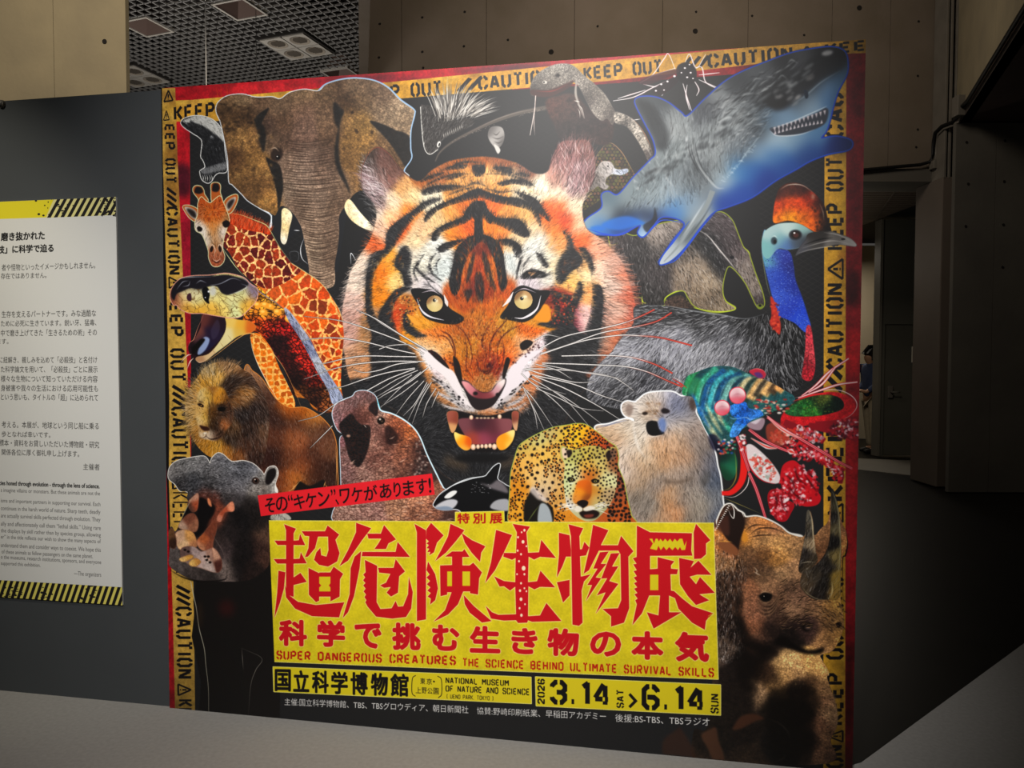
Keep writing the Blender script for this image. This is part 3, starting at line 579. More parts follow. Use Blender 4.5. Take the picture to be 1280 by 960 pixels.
    # dotted warm patches under the eyes
    for i in range(90):
        x, y = rng.uniform(280, 380), rng.uniform(760, 900); ell(x, y, rng.uniform(2, 6), rng.uniform(2, 5), ['#d8a04a', '#2a2020', '#e8c078', '#b04a24'][i % 4], f=.3, op=.8)
        x, y = rng.uniform(1020, 1150), rng.uniform(760, 900); ell(x, y, rng.uniform(2, 5), rng.uniform(2, 7), ['#c03a28', '#26201f', '#7a2a36', '#e06a40'][i % 4], f=.3, op=.7)
    P([(950, 870), (980, 830), (1000, 800), (1025, 812), (1034, 860), (1020, 890), (980, 885)], '#dc942c', f=.6); P([(312, 850), (340, 860), (380, 900), (350, 900)], '#e0a040', f=.8)
    # ------- nose wrinkles, muzzle
    view(440, 400, 4)
    mz = mask([(330, 60), (450, 30), (560, -20), (780, -20), (880, 30), (990, 60), (960, 140), (880, 260), (800, 380), (720, 440), (620, 460), (540, 440), (450, 330), (370, 220), (330, 150)])
    for l, w in (([(500, 10), (560, 60), (590, 120), (600, 190), (590, 240)], 2), ([(440, 50), (490, 80), (516, 150), (512, 200)], 2.6), ([(420, 78), (470, 84), (504, 140), (510, 190)], 1.8), ([(700, 10), (660, 70), (650, 120), (672, 170), (660, 230)], 1.6),
                 ([(780, -10), (720, 60), (690, 120), (690, 190)], 2.2), ([(860, 20), (790, 50), (740, 100), (726, 170), (738, 230)], 2), ([(560, 60), (575, 160), (570, 230), (610, 300)], 1.6), ([(600, 40), (630, 90), (650, 100)], 1.3), ([(750, 100), (760, 150), (752, 210), (720, 270)], 1.8), ([(620, 190), (640, 250), (690, 250), (712, 200)], 2.6), ([(640, 240), (670, 268), (700, 250)], 3)):
        L(l, '#4a1a10', w*1.0, f=.35, op=.8, ends=(.2, 1, .8, .3))
    ell(686, 228, 14, 16, '#3a1018', f=1.2, op=.9)
    clip(mz)
    for i in range(260):
        x, y = rng.uniform(560, 780), rng.uniform(-10, 300)
        ell(x, y, rng.uniform(2, 6), rng.uniform(2, 5), ['#5a1a10', '#e89a3c', '#d8521c', '#3c1410', '#f0b860'][i % 5], f=.4, op=.5)
    clip()
    face_hair(mz, 7000, 2.6, .22, .6)
    for p in ([(378, 150), (420, 160), (460, 200), (486, 240), (470, 244), (430, 215), (390, 180)], [(840, 120), (870, 98), (905, 110), (880, 140), (850, 150)], [(506, 180), (535, 210), (548, 270), (556, 340), (530, 300), (512, 250)], [(770, 190), (790, 200), (770, 270), (760, 300), (752, 270)]):
        P(p, '#221c1c', f=.5)
    P([(336, 128), (372, 148), (420, 195), (470, 235), (505, 255), (530, 300), (560, 380), (600, 430), (560, 440), (520, 370), (470, 290), (420, 250), (370, 200)], '#e4dcdc', f=.5)
    P([(960, 120), (930, 150), (880, 160), (820, 210), (790, 240), (770, 300), (745, 380), (720, 430), (760, 410), (800, 350), (850, 320), (890, 280), (880, 255), (850, 262), (860, 235), (900, 190), (950, 150)], '#e2dadd', f=.5)
    for i in range(24):
        x, y = rng.uniform(380, 520), 0; t = (x-380)/140; y = 150+t*90+rng.uniform(-14, 10); ell(x, y, 5, 4, '#3a1c1c', f=.3, op=.8)
        x = rng.uniform(800, 940); t = (940-x)/140; y = 120+t*90+rng.uniform(-14, 20); ell(x, y, 5, 4, '#3a1c20', f=.3, op=.7)
    # spotted cheeks beside the mouth
    for q, w in (([(400, 290), (450, 320), (500, 350), (540, 400)], 4.5), ([(430, 360), (480, 390), (560, 430), (610, 455)], 4.5), ([(450, 420), (500, 440), (560, 450)], 3), ([(850, 330), (800, 370), (750, 410), (715, 440)], 4.5), ([(880, 350), (830, 400), (770, 430)], 4.5), ([(870, 410), (820, 440), (760, 450)], 3)):
        L(q, '#c4bcbc', w*1.2, f=.8, ends=(.5, 1, .7))
    for i in range(60):
        s = -1 if i % 2 else 1; t = rng.random(); x = (400+t*190) if s > 0 else (900-t*180); y = 290+t*150+rng.uniform(-20, 34)
        ell(x, y, rng.uniform(4, 9), 3.5, '#232022', f=.4, rot=.6*s)
    face_hair(mask([(380, 270), (450, 300), (540, 400), (640, 450), (700, 450), (800, 380), (900, 330), (920, 400), (860, 460), (700, 470), (560, 470), (430, 420)], feather=1), 2200, 4, .3, .7)
    for i in range(60):
        x = rng.uniform(470, 610) if i % 2 else rng.uniform(740, 880); y = 440+rng.uniform(-20, 20); s = -1 if i % 2 else 1
        L([(x, y), (x+8*s, y+12), (x+10*s, y+24)], ['#cfc4bc', '#8a7c78', '#b0a4a0'][i % 3], .6, op=.7)
    # nose leather
    k = P([(546, 305), (580, 305), (615, 340), (650, 358), (690, 355), (720, 320), (765, 290), (768, 320), (735, 385), (700, 430), (640, 450), (600, 430), (570, 370)], '#2a2224', f=.3)
    k = mask([(548, 308), (580, 310), (620, 345), (660, 362), (700, 350), (730, 310), (764, 294), (760, 325), (720, 375), (680, 392), (620, 388), (580, 360)], feather=.6)
    field(k, [(560, 320, '#e0a0a0'), (590, 340, '#c88088'), (640, 375, '#7a3a40'), (680, 380, '#8a4448'), (720, 345, '#c89ca0'), (750, 310, '#e8dcd8')], sig=5)
    ell(617, 366, 12, 9, '#1a1618', f=.6); ell(728, 372, 10, 9, '#1a1618', f=.6)
    # mouth
    k = P([(478, 455), (540, 455), (600, 470), (660, 478), (740, 468), (800, 450), (835, 460), (830, 540), (812, 600), (790, 640), (740, 655), (660, 660), (590, 655), (545, 640), (515, 600), (490, 550)], '#1e1a1b', f=1)
    k = mask([(530, 500), (600, 488), (740, 490), (800, 500), (790, 560), (730, 610), (600, 620), (560, 570)], feather=1)
    field(k, [(560, 530, '#7a4a50'), (640, 520, '#4a2a34'), (700, 540, '#5c3038'), (760, 530, '#8a5458'), (660, 590, '#94485a'), (600, 600, '#a04a3c'), (730, 600, '#7a3848')], sig=7)
    for p, ds in (([(476, 462), (524, 458), (530, 500), (516, 548), (500, 562), (486, 530)], [(490, 480, '#a05c4c'), (500, 540, '#d0a070'), (516, 490, '#8a4838')]), ([(800, 462), (832, 460), (830, 510), (822, 552), (806, 530)], [(820, 470, '#a05848'), (820, 530, '#d0a480'), (806, 490, '#7a4438')]),
                  ([(512, 560), (540, 570), (580, 582), (596, 600), (592, 640), (566, 650), (535, 630), (516, 595)], [(520, 575, '#f4dc80'), (545, 600, '#f0a020'), (580, 610, '#d86018'), (560, 640, '#e8b048')]),
                  ([(812, 550), (770, 562), (730, 585), (722, 620), (740, 648), (772, 640), (804, 600)], [(800, 565, '#f2dc90'), (770, 590, '#e89c20'), (740, 620, '#e8a02c'), (790, 610, '#f0c860')])):
        k = P(p, '#d0a060', f=.3); field(k, ds, sig=4)
    for x, y, r in ((606, 634, 13), (630, 632, 10), (650, 630, 9), (670, 630, 10), (690, 628, 10), (712, 632, 13), (596, 486, 10), (738, 482, 10)): ell(x, y, r, r*1.15, '#dcb89c', f=.4); ell(x, y-2, r*.5, r*.7, '#f4e0c8', f=.4)
    for x in (626, 646, 664, 682, 704): ell(x, 489, 8, 5, '#b8a088', f=.4)
    for x, y, a in ((480, 700, 40), (520, 715, 70), (560, 730, 40), (760, 715, 60), (800, 700, 40)): ell(x, y, a*.5, 26, '#6a5640', f=6, op=.5)
    ell(650, 690, 140, 24, '#1b1a1b', f=3)

def paint_whiskers():
    W_ = '#f2eeea'; O_ = '#1a1818'
    view(380, 380, 16/3)
    a = [[(820, 310), (700, 240), (520, 130), (430, 70), (350, 40)], [(810, 300), (640, 200), (500, 110), (400, 60), (370, 60)], [(800, 330), (650, 250), (440, 170), (240, 110), (0, 80)], [(740, 330), (600, 300), (400, 250), (220, 225), (60, 230), (-20, 244)], [(750, 350), (600, 348), (400, 345), (260, 365), (130, 395), (60, 390)],
         [(800, 382), (600, 380), (380, 395), (200, 430), (0, 500)], [(760, 385), (620, 400), (500, 440), (400, 455), (330, 438)], [(740, 425), (560, 455), (400, 500), (260, 548), (140, 572)], [(740, 430), (560, 500), (390, 590), (240, 645), (100, 740), (-40, 780)], [(830, 420), (700, 520), (560, 590), (480, 640)],
         [(760, 440), (620, 500), (520, 560), (440, 600)], [(780, 450), (640, 560), (500, 700)], [(190, 810), (110, 890), (40, 960)], [(760, 510), (640, 600), (500, 690)], [(800, 510), (700, 620), (610, 740)], [(830, 530), (760, 640), (690, 780)], [(850, 520), (780, 640), (720, 800)], [(880, 560), (820, 660), (790, 755)], [(820, 520), (740, 660), (660, 745)], [(900, 580), (870, 640), (850, 690)],
         [(500, 300), (580, 275), (700, 270), (780, 290)], [(720, 470), (580, 560), (480, 620)]]
    for i, l in enumerate(a):
        w = (1.15 if i < 10 else .9)
        L(l, O_, w+1.2, op=.75, ends=(.9, 1, .5)); L(l, W_, w, ends=(1, 1, .35))
    view(640, 380, 16/3)
    b = [[(180, 300), (350, 215), (600, 160), (760, 120), (880, 70), (950, 35)], [(190, 330), (400, 260), (600, 190), (800, 155), (960, 115), (1065, 55)], [(190, 335), (450, 250), (700, 208), (850, 210), (1000, 225), (1200, 275)], [(330, 345), (600, 340), (800, 355), (950, 400), (1070, 460)], [(200, 392), (500, 402), (750, 415), (900, 450), (1060, 520), (1160, 560)],
         [(80, 430), (300, 435), (560, 462), (680, 490), (750, 530), (810, 575)], [(90, 430), (250, 480), (420, 520), (550, 518)], [(130, 470), (400, 530), (600, 610), (750, 655)], [(150, 480), (350, 560), (560, 670), (730, 775)], [(120, 490), (300, 590), (440, 680), (620, 815)], [(110, 510), (280, 640), (430, 795)],
         [(120, 490), (260, 570), (380, 660), (520, 820)], [(70, 550), (150, 640), (280, 830)], [(80, 570), (150, 700), (215, 840)], [(100, 600), (150, 720), (170, 830)], [(200, 400), (450, 450), (640, 480), (740, 500)], [(160, 560), (300, 620), (450, 690), (610, 712)], [(150, 240), (230, 205), (320, 220)], [(160, 400), (300, 440), (400, 500)], [(60, 460), (160, 540), (360, 600)]]
    for i, l in enumerate(b):
        w = 1.15 if i < 9 else .9
        if i in (0, 1, 2, 3, 4):
            n = len(l); L(l[n//2-1:], '#8c2018', w+1.4, op=.8, ends=(.3, 1, .8))
        L(l, O_, w+1.1, op=.6, ends=(.9, 1, .5)); L(l, W_, w, ends=(1, 1, .4))
        if i in (0, 1, 2, 3, 4): L(l[-3:], '#d8402c', w*1.2, op=.75, ends=(.1, .8, 1.2))
def paint_elephant():
    view(200, 90, 4)
    # honey badger beside the ear
    reg('honey_badger_print', 'black honey badger with a white back', [(105, 252), (125, 230), (180, 218), (232, 225), (278, 250), (312, 300), (324, 400), (334, 492), (292, 503), (272, 518), (256, 545), (236, 553), (210, 535), (200, 500), (205, 490), (226, 474), (216, 440), (205, 420), (211, 350), (196, 325), (165, 305), (122, 276)])
    k = P([(105, 252), (125, 230), (180, 218), (232, 225), (278, 250), (312, 300), (324, 400), (334, 492), (292, 503), (272, 518), (256, 545), (236, 553), (210, 535), (200, 500), (205, 490), (226, 474), (216, 440), (205, 420), (211, 350), (196, 325), (165, 305), (122, 276)], '#232427')
    outline(k, '#e9e9e6', 1.3); put(k.x, k.y, k.m, '#232427'); clip(k)
    P([(112, 244), (150, 226), (190, 216), (240, 226), (290, 258), (322, 310), (318, 345), (290, 320), (250, 290), (205, 262), (160, 250), (135, 252)], '#c4c4c0', f=1)
    P([(150, 240), (170, 250), (200, 275), (230, 300), (200, 300), (160, 275)], '#2a2b2e', f=1)
    P([(205, 488), (250, 470), (300, 455), (334, 450), (334, 480), (270, 498), (220, 508)], '#77787a', f=1); ell(258, 322, 9, 7, '#8f9194', f=.5); ell(132, 256, 4, 3, '#8a8c90')
    fur(k, 1500, 4, [(200, 240, -30), (300, 300, -50), (260, 400, -80)], .2, .6); clip()
    for x in (212, 222, 233, 246, 256): L([(x, 512), (x+5, 530), (x+2, 548)], '#dcdcd8', 1.1)
    sil = [(282, 170), (300, 142), (340, 118), (410, 110), (480, 126), (560, 124), (600, 134), (650, 102), (720, 86), (792, 94), (830, 62), (900, 40), (980, 32), (1070, 44), (1140, 80), (1200, 140), (1265, 186), (1270, 210), (1252, 290), (1250, 380), (1255, 430), (1218, 490), (1232, 530), (1150, 600), (1005, 592), (945, 640),
           (925, 672), (896, 720), (896, 800), (888, 880), (874, 960), (866, 1070), (760, 1070), (742, 960), (722, 850), (704, 770), (660, 700), (612, 668), (590, 690), (575, 716), (545, 700), (500, 680), (440, 642), (410, 610), (362, 562), (345, 545), (340, 440), (325, 350), (303, 250), (284, 205)]
    reg('elephant_print', 'brown elephant head with spread ears and trunk', sil)
    k = mask(sil); e = mask([(282, 170), (300, 142), (340, 118), (410, 110), (480, 126), (560, 124), (600, 134), (650, 102), (720, 86), (792, 94), (830, 62), (900, 40), (980, 32), (1070, 44), (1140, 80), (1200, 140), (1265, 186), (1270, 210), (1252, 290), (1250, 380), (1255, 430), (1218, 490), (1232, 530), (1000, 560), (700, 500), (560, 770), (556, 716), (500, 680), (440, 642), (410, 610), (362, 562), (345, 545), (340, 440), (325, 350), (303, 250), (284, 205)])
    outline(e, '#dfe6ec', 1.6, .3); L([(792, 90), (830, 58), (900, 36), (980, 28), (1070, 40), (1142, 76), (1203, 136), (1268, 184), (1274, 212), (1255, 290), (1254, 380), (1258, 430), (1222, 490), (1232, 530)], '#9db9d4', 1.8, ends=(1, 1))
    P([(560, 716), (545, 700), (500, 600), (700, 480), (900, 500), (940, 640), (890, 1000), (740, 1000), (700, 780), (620, 860), (560, 780)], '#2b2c2f', sm=False)
    field(k, [(410, 125, '#8a745a'), (340, 140, '#7a6248'), (330, 200, '#54402e'), (400, 220, '#5a4430'), (440, 240, '#4a3828'), (350, 280, '#7a5e3e'), (410, 340, '#a68050'), (460, 300, '#a07a4c'), (380, 420, '#5c432e'), (460, 420, '#8a683e'), (500, 480, '#a07a4a'), (400, 520, '#7a5c3a'), (480, 580, '#6e5234'), (550, 640, '#b8894e'), (540, 700, '#86663e'), (430, 610, '#6e5236'), (520, 540, '#7a5a38'), (500, 180, '#6a5442'),
              (520, 280, '#54423a'), (600, 160, '#7a6450'), (700, 110, '#8a7258'), (700, 180, '#775e4c'), (620, 250, '#67503f'), (720, 230, '#85695a'), (720, 300, '#806759'), (820, 200, '#7c6450'), (850, 270, '#8c7058'), (860, 310, '#5a4638'), (600, 330, '#5e4a3e'), (560, 340, '#7a6450'), (720, 350, '#6a5347'), (740, 430, '#8d7668'), (700, 500, '#9a8474'), (830, 420, '#6a5548'), (840, 500, '#7d6758'), (640, 600, '#93806f'), (680, 660, '#857060'), (800, 620, '#978170'), (880, 640, '#75604f'),
              (770, 760, '#a48c78'), (860, 780, '#7f6a5a'), (760, 900, '#a9947f'), (850, 900, '#7c6757'), (800, 1040, '#a38c78'), (905, 560, '#86705f'), (925, 600, '#7d6756'), (640, 470, '#8a7464'), (880, 80, '#5c4838'), (960, 70, '#7d6854'), (1040, 80, '#7a6552'), (1120, 120, '#7d6856'), (1100, 190, '#8f7a64'), (1180, 190, '#a8947c'), (1220, 240, '#97826a'), (1130, 240, '#96816a'), (940, 150, '#4c3a2c'), (1010, 140, '#7a644c'), (950, 230, '#8c6e48'), (1010, 260, '#957648'), (940, 330, '#8a6b42'), (1020, 350, '#a07c4a'),
              (940, 440, '#7c5f3c'), (1000, 450, '#8c6c44'), (970, 560, '#8d6c46'), (1080, 400, '#7a6044'), (1130, 370, '#84694c'), (1180, 440, '#735a40'), (1220, 480, '#6a523a'), (850, 140, '#6e5844'), (830, 100, '#7a644e')], sig=9)
    clip(k)
    for p, f in (([(470, 230), (500, 245), (530, 300), (520, 400), (500, 360), (485, 290)], 1.5), ([(530, 430), (560, 440), (600, 470), (616, 560), (606, 640), (590, 690), (584, 610), (562, 520)], .8), ([(868, 150), (905, 180), (920, 200), (900, 260), (893, 380), (905, 470), (940, 560), (950, 612), (925, 560), (890, 500), (872, 420), (880, 330), (890, 285), (870, 240)], 1.2),
                 ([(1048, 243), (1120, 262), (1180, 290), (1244, 318), (1262, 400), (1250, 450), (1225, 470), (1205, 440), (1160, 370), (1110, 310)], .6), ([(480, 225), (520, 190), (545, 180), (520, 230), (500, 260)], 1)):
        P(p, '#262423', f=f)
    for i in range(34): x, y = rng.uniform(300, 470), rng.uniform(150, 300); ell(x, y, rng.uniform(3, 16), rng.uniform(3, 10), '#32261d', f=1, op=.6)
    for i in range(60): x, y = rng.uniform(340, 570), rng.uniform(280, 680); ell(x, y, rng.uniform(4, 22), rng.uniform(3, 14), ['#c09a62', '#4a3624', '#9c7848', '#382a1e'][i % 4], f=1.4, op=.5, rot=rng.uniform(0, 3))
    for x, y in ((980, 290), (1060, 300), (962, 200), (985, 300)): ell(x, y, 9, 9, '#3a2c20', f=.8, op=.8)
    grain(k, .15, (1, 2, 6), 40); crackle(k, 3.2, '#3a2a20', .35, .12, .35, 1.3)
    ys = [360, 450, 560, 640, 700, 760, 850, 960, 1070]; lx = [640, 622, 614, 622, 672, 702, 720, 740, 758]; rx = [850, 872, 900, 928, 898, 894, 890, 874, 866]
    y = 345
    while y < 1060:
        a, b = np.interp(y, ys, lx), np.interp(y, ys, rx); j = lambda: rng.uniform(-4, 4); sag = 10 if y < 560 else 16
        L([(a, y-4+j()), (a+(b-a)*.3, y+sag*.6+j()), (a+(b-a)*.6, y+sag*.7+j()), (b, y-10+j())], '#382a22', rng.uniform(.8, 1.7), f=.35, op=.75, ends=(.4, 1, 1, .5))
        L([(a+4, y+3), (a+(b-a)*.4, y+sag*.6+6), (b-6, y-4)], '#c4ae9a', rng.uniform(.6, 1.2), f=.4, op=.42)
        if y > 600 and rng.random() < .8: L([(a+(b-a)*.1, y+6), (a+(b-a)*.5, y+14)], '#33271f', .8, f=.3, op=.6)
        y += rng.uniform(9, 15)
    for i in range(110):
        x, y = rng.uniform(640, 900), rng.uniform(380, 700); L([(x, y), (x+rng.uniform(-5, 5), y+rng.uniform(8, 20))], '#3c2e26', .6, f=.2, op=.5)
    for i in range(26):                                     # folds of the forehead and far ear
        x, y = rng.uniform(600, 840), rng.uniform(130, 340); L([(x, y), (x+24, y+rng.uniform(-8, 4)), (x+50, y+6)], '#3f3027', .8, f=.5, op=.45)
        x, y = rng.uniform(1010, 1180), rng.uniform(100, 230); L([(x, y), (x+30, y+14), (x+60, y+34)], '#4a392c', .8, f=.5, op=.5)
        x, y = rng.uniform(930, 1040), rng.uniform(220, 560); L([(x, y), (x+8, y+24), (x-2, y+50)], '#5c452c', .8, f=.6, op=.5)
    for s in ((1060, 320), (1080, 350), (1110, 340), (1140, 400), (1160, 440)): L([s, (s[0]+50, s[1]+60), (s[0]+90, s[1]+130)], '#3b2d22', 1.1, f=.4, op=.7)
    L([(610, 180), (580, 260), (560, 340), (570, 400)], '#3c2e26', 1.2, f=.6, op=.7); L([(780, 100), (850, 180), (885, 280)], '#4a392e', 1.5, f=.8, op=.7)
    ell(583, 412, 30, 36, '#2c221e', f=1.4, op=.9, rot=.5); L([(552, 386), (575, 378), (596, 396)], '#b09a86', 1.6, f=.3); ell(590, 425, 11, 12, '#0e0c0c', f=.4); ell(586, 421, 3, 3, '#e8e0d8')
    clip()
    for p in ([(610, 690), (634, 682), (660, 715), (646, 780), (632, 848), (616, 859), (603, 832), (608, 760)], [(924, 664), (948, 636), (1000, 700), (1066, 775), (1060, 792), (1010, 776), (960, 742), (930, 700)]):
        t = P(p, '#e9dab2', f=.3); x, y = p[0]; field(t, [(x+8, y+20, '#ecd9a4'), (x+40, y+30, '#f4ecd4'), (x+20, y+90, '#dcc084'), (x+90, y+90, '#f3ead0'), (x, y+140, '#f6efdc')], sig=8)
        clip(t); grain(t, .12, (1, 4), 60); clip()
    for l in ([(720, 830), (703, 880), (710, 930), (740, 960)], [(955, 960), (955, 905), (985, 950)], [(668, 790), (700, 792)]): L(l, '#eef0f2', 1.2)
    L([(655, 940), (650, 900), (690, 900), (690, 940), (670, 945)], '#6c6e72', .8)

def paint_small():
    view(510, 60, 4)
    # olive pangolin shape and platypus
    reg('pangolin_print', 'olive scaly pangolin back', [(925, 560), (1000, 474), (1015, 478), (1060, 512), (1108, 588), (1136, 632), (1090, 690), (1000, 730), (900, 800), (868, 800), (850, 740), (900, 700)])
    k = mask([(925, 560), (1000, 474), (1015, 478), (1060, 512), (1108, 588), (1136, 632), (1090, 690), (1000, 730), (900, 800), (868, 800), (850, 740), (900, 700)]); put(k.x, k.y, k.m, '#3d2f26')
    voronoi(k, [(x+rng.uniform(-3, 3)+(y//16 % 2)*9, y) for x in range(850, 1150, 18) for y in range(470, 810, 16)], '#2e2622', .8, ['#57502f', '#6a5a34', '#4c3c2c', '#705240', '#5c5a30'])
    L([(930, 552), (1000, 474), (1062, 512), (1110, 590), (1134, 636)], '#9c7c58', 1.2)
    reg('platypus_print', 'grey platypus with a pale bill', [(902, 702), (925, 640), (960, 575), (985, 564), (1018, 572), (1034, 600), (1060, 606), (1096, 602), (1100, 618), (1066, 634), (1020, 630), (992, 650), (988, 676), (1004, 690), (985, 706), (950, 690), (925, 706)])
    k = P([(902, 702), (925, 640), (960, 575), (985, 564), (1018, 572), (1034, 600), (1060, 606), (1096, 602), (1100, 618), (1066, 634), (1020, 630), (992, 650), (988, 676), (1004, 690), (985, 706), (950, 690), (925, 706)], '#7c746e', f=.3)
    field(k, [(960, 600, '#a8a09a'), (930, 660, '#6a605a'), (1000, 590, '#c4bcb8'), (1060, 615, '#d4dae6'), (1080, 610, '#aab4c8'), (970, 680, '#a49c98')], sig=5); fur(k, 500, 4, [(950, 620, -60)], .3, .6); ell(1000, 590, 4, 4, '#1c1818')
    # spotted dark haze behind
    # porcupine
    reg('porcupine_print', 'porcupine with raised white quills', [(62, 290), (130, 290), (145, 190), (165, 110), (290, 120), (330, 160), (480, 230), (490, 260), (330, 380), (250, 420), (200, 440), (165, 470), (150, 505), (112, 530), (86, 512), (74, 460), (66, 390)])
    k = P([(62, 290), (80, 283), (130, 292), (170, 330), (240, 360), (300, 350), (330, 380), (250, 420), (200, 440), (165, 470), (150, 505), (112, 530), (86, 512), (74, 460), (66, 390)], '#3c3836', f=.4)
    L([(62, 292), (68, 390), (76, 470), (88, 514), (112, 530), (150, 506)], '#dcdad4', 1.1, ends=(1, 1)); fur(k, 1500, 5, [(100, 400, 100), (160, 360, 60), (250, 380, 30)], .3, .6)
    ell(154, 480, 9, 16, '#e8e6e0', f=.3, rot=.3); ell(156, 482, 4, 9, '#1c1a1a', rot=.3)
    for i in range(330):
        t = rng.random(); a = math.radians(112-t*95+rng.normal(0, 6)); x, y = 150+t*190+rng.normal(0, 10), 340-abs(t-.3)*20+rng.normal(0, 14); ln = rng.uniform(60, 170)*(1.15-abs(t-.35)*.6)
        c = ['#d6d2ca', '#a29c94', '#4a4644', '#e6e2da', '#2b2828', '#847e78'][i % 6]
        L([(x, y), (x+math.cos(a)*ln*.5, y-math.sin(a)*ln*.55), (x+math.cos(a)*ln, y-math.sin(a)*ln*.95)], c, rng.uniform(.7, 1.3), ends=(.6, 1, .1), op=.9)
    for i in range(10): L([(180+i*10, 450-i*5), (178+i*10, 425-i*5)], '#cfcbc4', .9)
    # dragon tail
    L([(700, 296), (620, 310), (540, 328), (430, 366), (320, 416), (220, 470), (160, 520), (136, 566)], '#5e5650', 5.4, f=.3, ends=(1.1, 1, .9, .7, .5, .25)); L([(690, 300), (560, 318), (430, 360), (300, 424)], '#8a8078', 1.2, f=.5)
    for i in range(70):
        t = rng.random(); x = 700-t*480; y = 300+170*t**1.3; ell(x, y+rng.uniform(-6, 6), 2.6, 1.6, '#2f2a28' if i % 2 else '#958a80', f=.2, op=.8)
    # snail shell
    reg('snail_print', 'grey snail shell', [(410, 400), (440, 390), (472, 400), (482, 440), (470, 480), (446, 500), (420, 480), (400, 440)])
    k = P([(410, 400), (440, 390), (472, 400), (482, 440), (470, 480), (446, 500), (420, 480), (400, 440)], '#8c8884', f=.3); field(k, [(420, 410, '#6a6664'), (450, 420, '#a8a4a0'), (440, 460, '#b4b0ac'), (470, 470, '#5c5856')], sig=5)
    for r in ((425, 425, 460, 415), (420, 445, 478, 440), (430, 466, 474, 462)): L([(r[0], r[1]), ((r[0]+r[2])/2, r[1]+8), (r[2], r[3])], '#3a3634', 1, f=.4)
    P([(430, 480), (450, 490), (462, 510), (450, 528), (436, 505)], '#d0ccc6', f=.5)
    # komodo dragon
    reg('komodo_dragon_print', 'grey komodo dragon with a forked tongue', [(612, 214), (614, 180), (636, 140), (680, 104), (740, 80), (800, 78), (838, 96), (880, 136), (930, 176), (984, 230), (1020, 290), (1040, 320), (1080, 330), (1130, 360), (1180, 430), (1222, 530), (1204, 566), (1140, 450), (1090, 390), (1036, 372), (1000, 480), (900, 470), (860, 480), (770, 460), (730, 380), (700, 320), (690, 262), (640, 236)])
    k = P([(690, 262), (740, 240), (830, 230), (900, 300), (1000, 350), (1030, 385), (1000, 480), (900, 470), (860, 480), (770, 460), (730, 380), (700, 320)], '#372b29', f=1.5)
    field(k, [(740, 290, '#5c3a32'), (800, 330, '#40302c'), (900, 380, '#33292a'), (950, 440, '#3c2a28'), (780, 420, '#2c2627'), (840, 260, '#4a3834')], sig=12, mix=.9); grain(k, .25, (1, 3, 6), 12)
    k = P([(612, 214), (614, 180), (636, 140), (680, 104), (740, 80), (800, 78), (838, 96), (880, 136), (930, 176), (984, 230), (1020, 290), (1036, 330), (1022, 382), (996, 350), (968, 362), (930, 330), (900, 280), (860, 200), (830, 170), (800, 176), (760, 200), (700, 210), (650, 208), (640, 232), (620, 236)], '#8f8880', f=.3)
    field(k, [(640, 170, '#8a847c'), (700, 120, '#b4aea4'), (760, 100, '#c0bab0'), (820, 110, '#9c958c'), (740, 160, '#a49c92'), (690, 190, '#6c645e'), (630, 220, '#3a3432'), (860, 160, '#b0a89e'), (920, 210, '#968e84'), (900, 250, '#5c5450'), (980, 270, '#a49c92'), (1000, 330, '#7a7068'), (950, 320, '#b8b0a6'), (1030, 320, '#5c5450')], sig=7)
    clip(k)
    crackle(k, 1.5, '#4c4642', .3, .22, .7)
    clip()
    ell(748, 136, 13, 10, '#3a3230', f=.6); ell(750, 134, 6, 6, '#0f0d0d'); ell(684, 170, 12, 8, '#d8d2c8', f=.4); ell(680, 170, 5, 4, '#2a2624')
    P([(616, 208), (700, 208), (790, 176), (830, 160), (800, 200), (720, 240), (660, 244), (618, 232)], '#4a2c28', f=.8); L([(640, 214), (720, 214), (800, 180)], '#8c3a30', 1.4, f=.5)
    L([(844, 150), (838, 220), (850, 270), (880, 350)], '#a8a098', 3.2, f=.4, ends=(.6, 1, .8, .2)); L([(830, 262), (860, 268)], '#e0dcd4', 1.4); LL([[(846, 280), (868, 300), (884, 354)], [(848, 300), (858, 320), (860, 350)]], '#dcd8d0', 1)
    L([(638, 236), (634, 300), (624, 360), (610, 436)], '#e0d4cc', 1.3, ends=(1, 1, .6)); L([(634, 300), (630, 370), (634, 436)], '#d0c0b8', 1.1); L([(642, 236), (636, 300)], '#3a1c1c', .6)
    k = P([(1034, 320), (1080, 330), (1130, 360), (1180, 430), (1222, 530), (1204, 566), (1180, 520), (1140, 450), (1090, 390), (1036, 372)], '#7c746c', f=.3); field(k, [(1060, 340, '#a8a096'), (1120, 380, '#b4aca2'), (1180, 470, '#9c948a'), (1090, 380, '#4c4642'), (1200, 540, '#5c5450')], sig=5); grain(k, .3, (1, 2), 19)
    L([(1120, 350), (1166, 400), (1204, 470), (1226, 530)], '#a5785a', 1)
    for i in range(30): t = i/30; L([(1150+t*60, 430+t*110), (1164+t*56, 424+t*108)], '#c8c2b8', .6, op=.8)
    # ------- mosquito
    view(720, 50, 3.4541)
    reg('mosquito_print', 'black mosquito with white spots and thin legs', [(275, 190), (330, 150), (430, 120), (480, 90), (520, 118), (530, 165), (500, 195), (460, 190), (430, 200), (370, 240), (325, 220)])
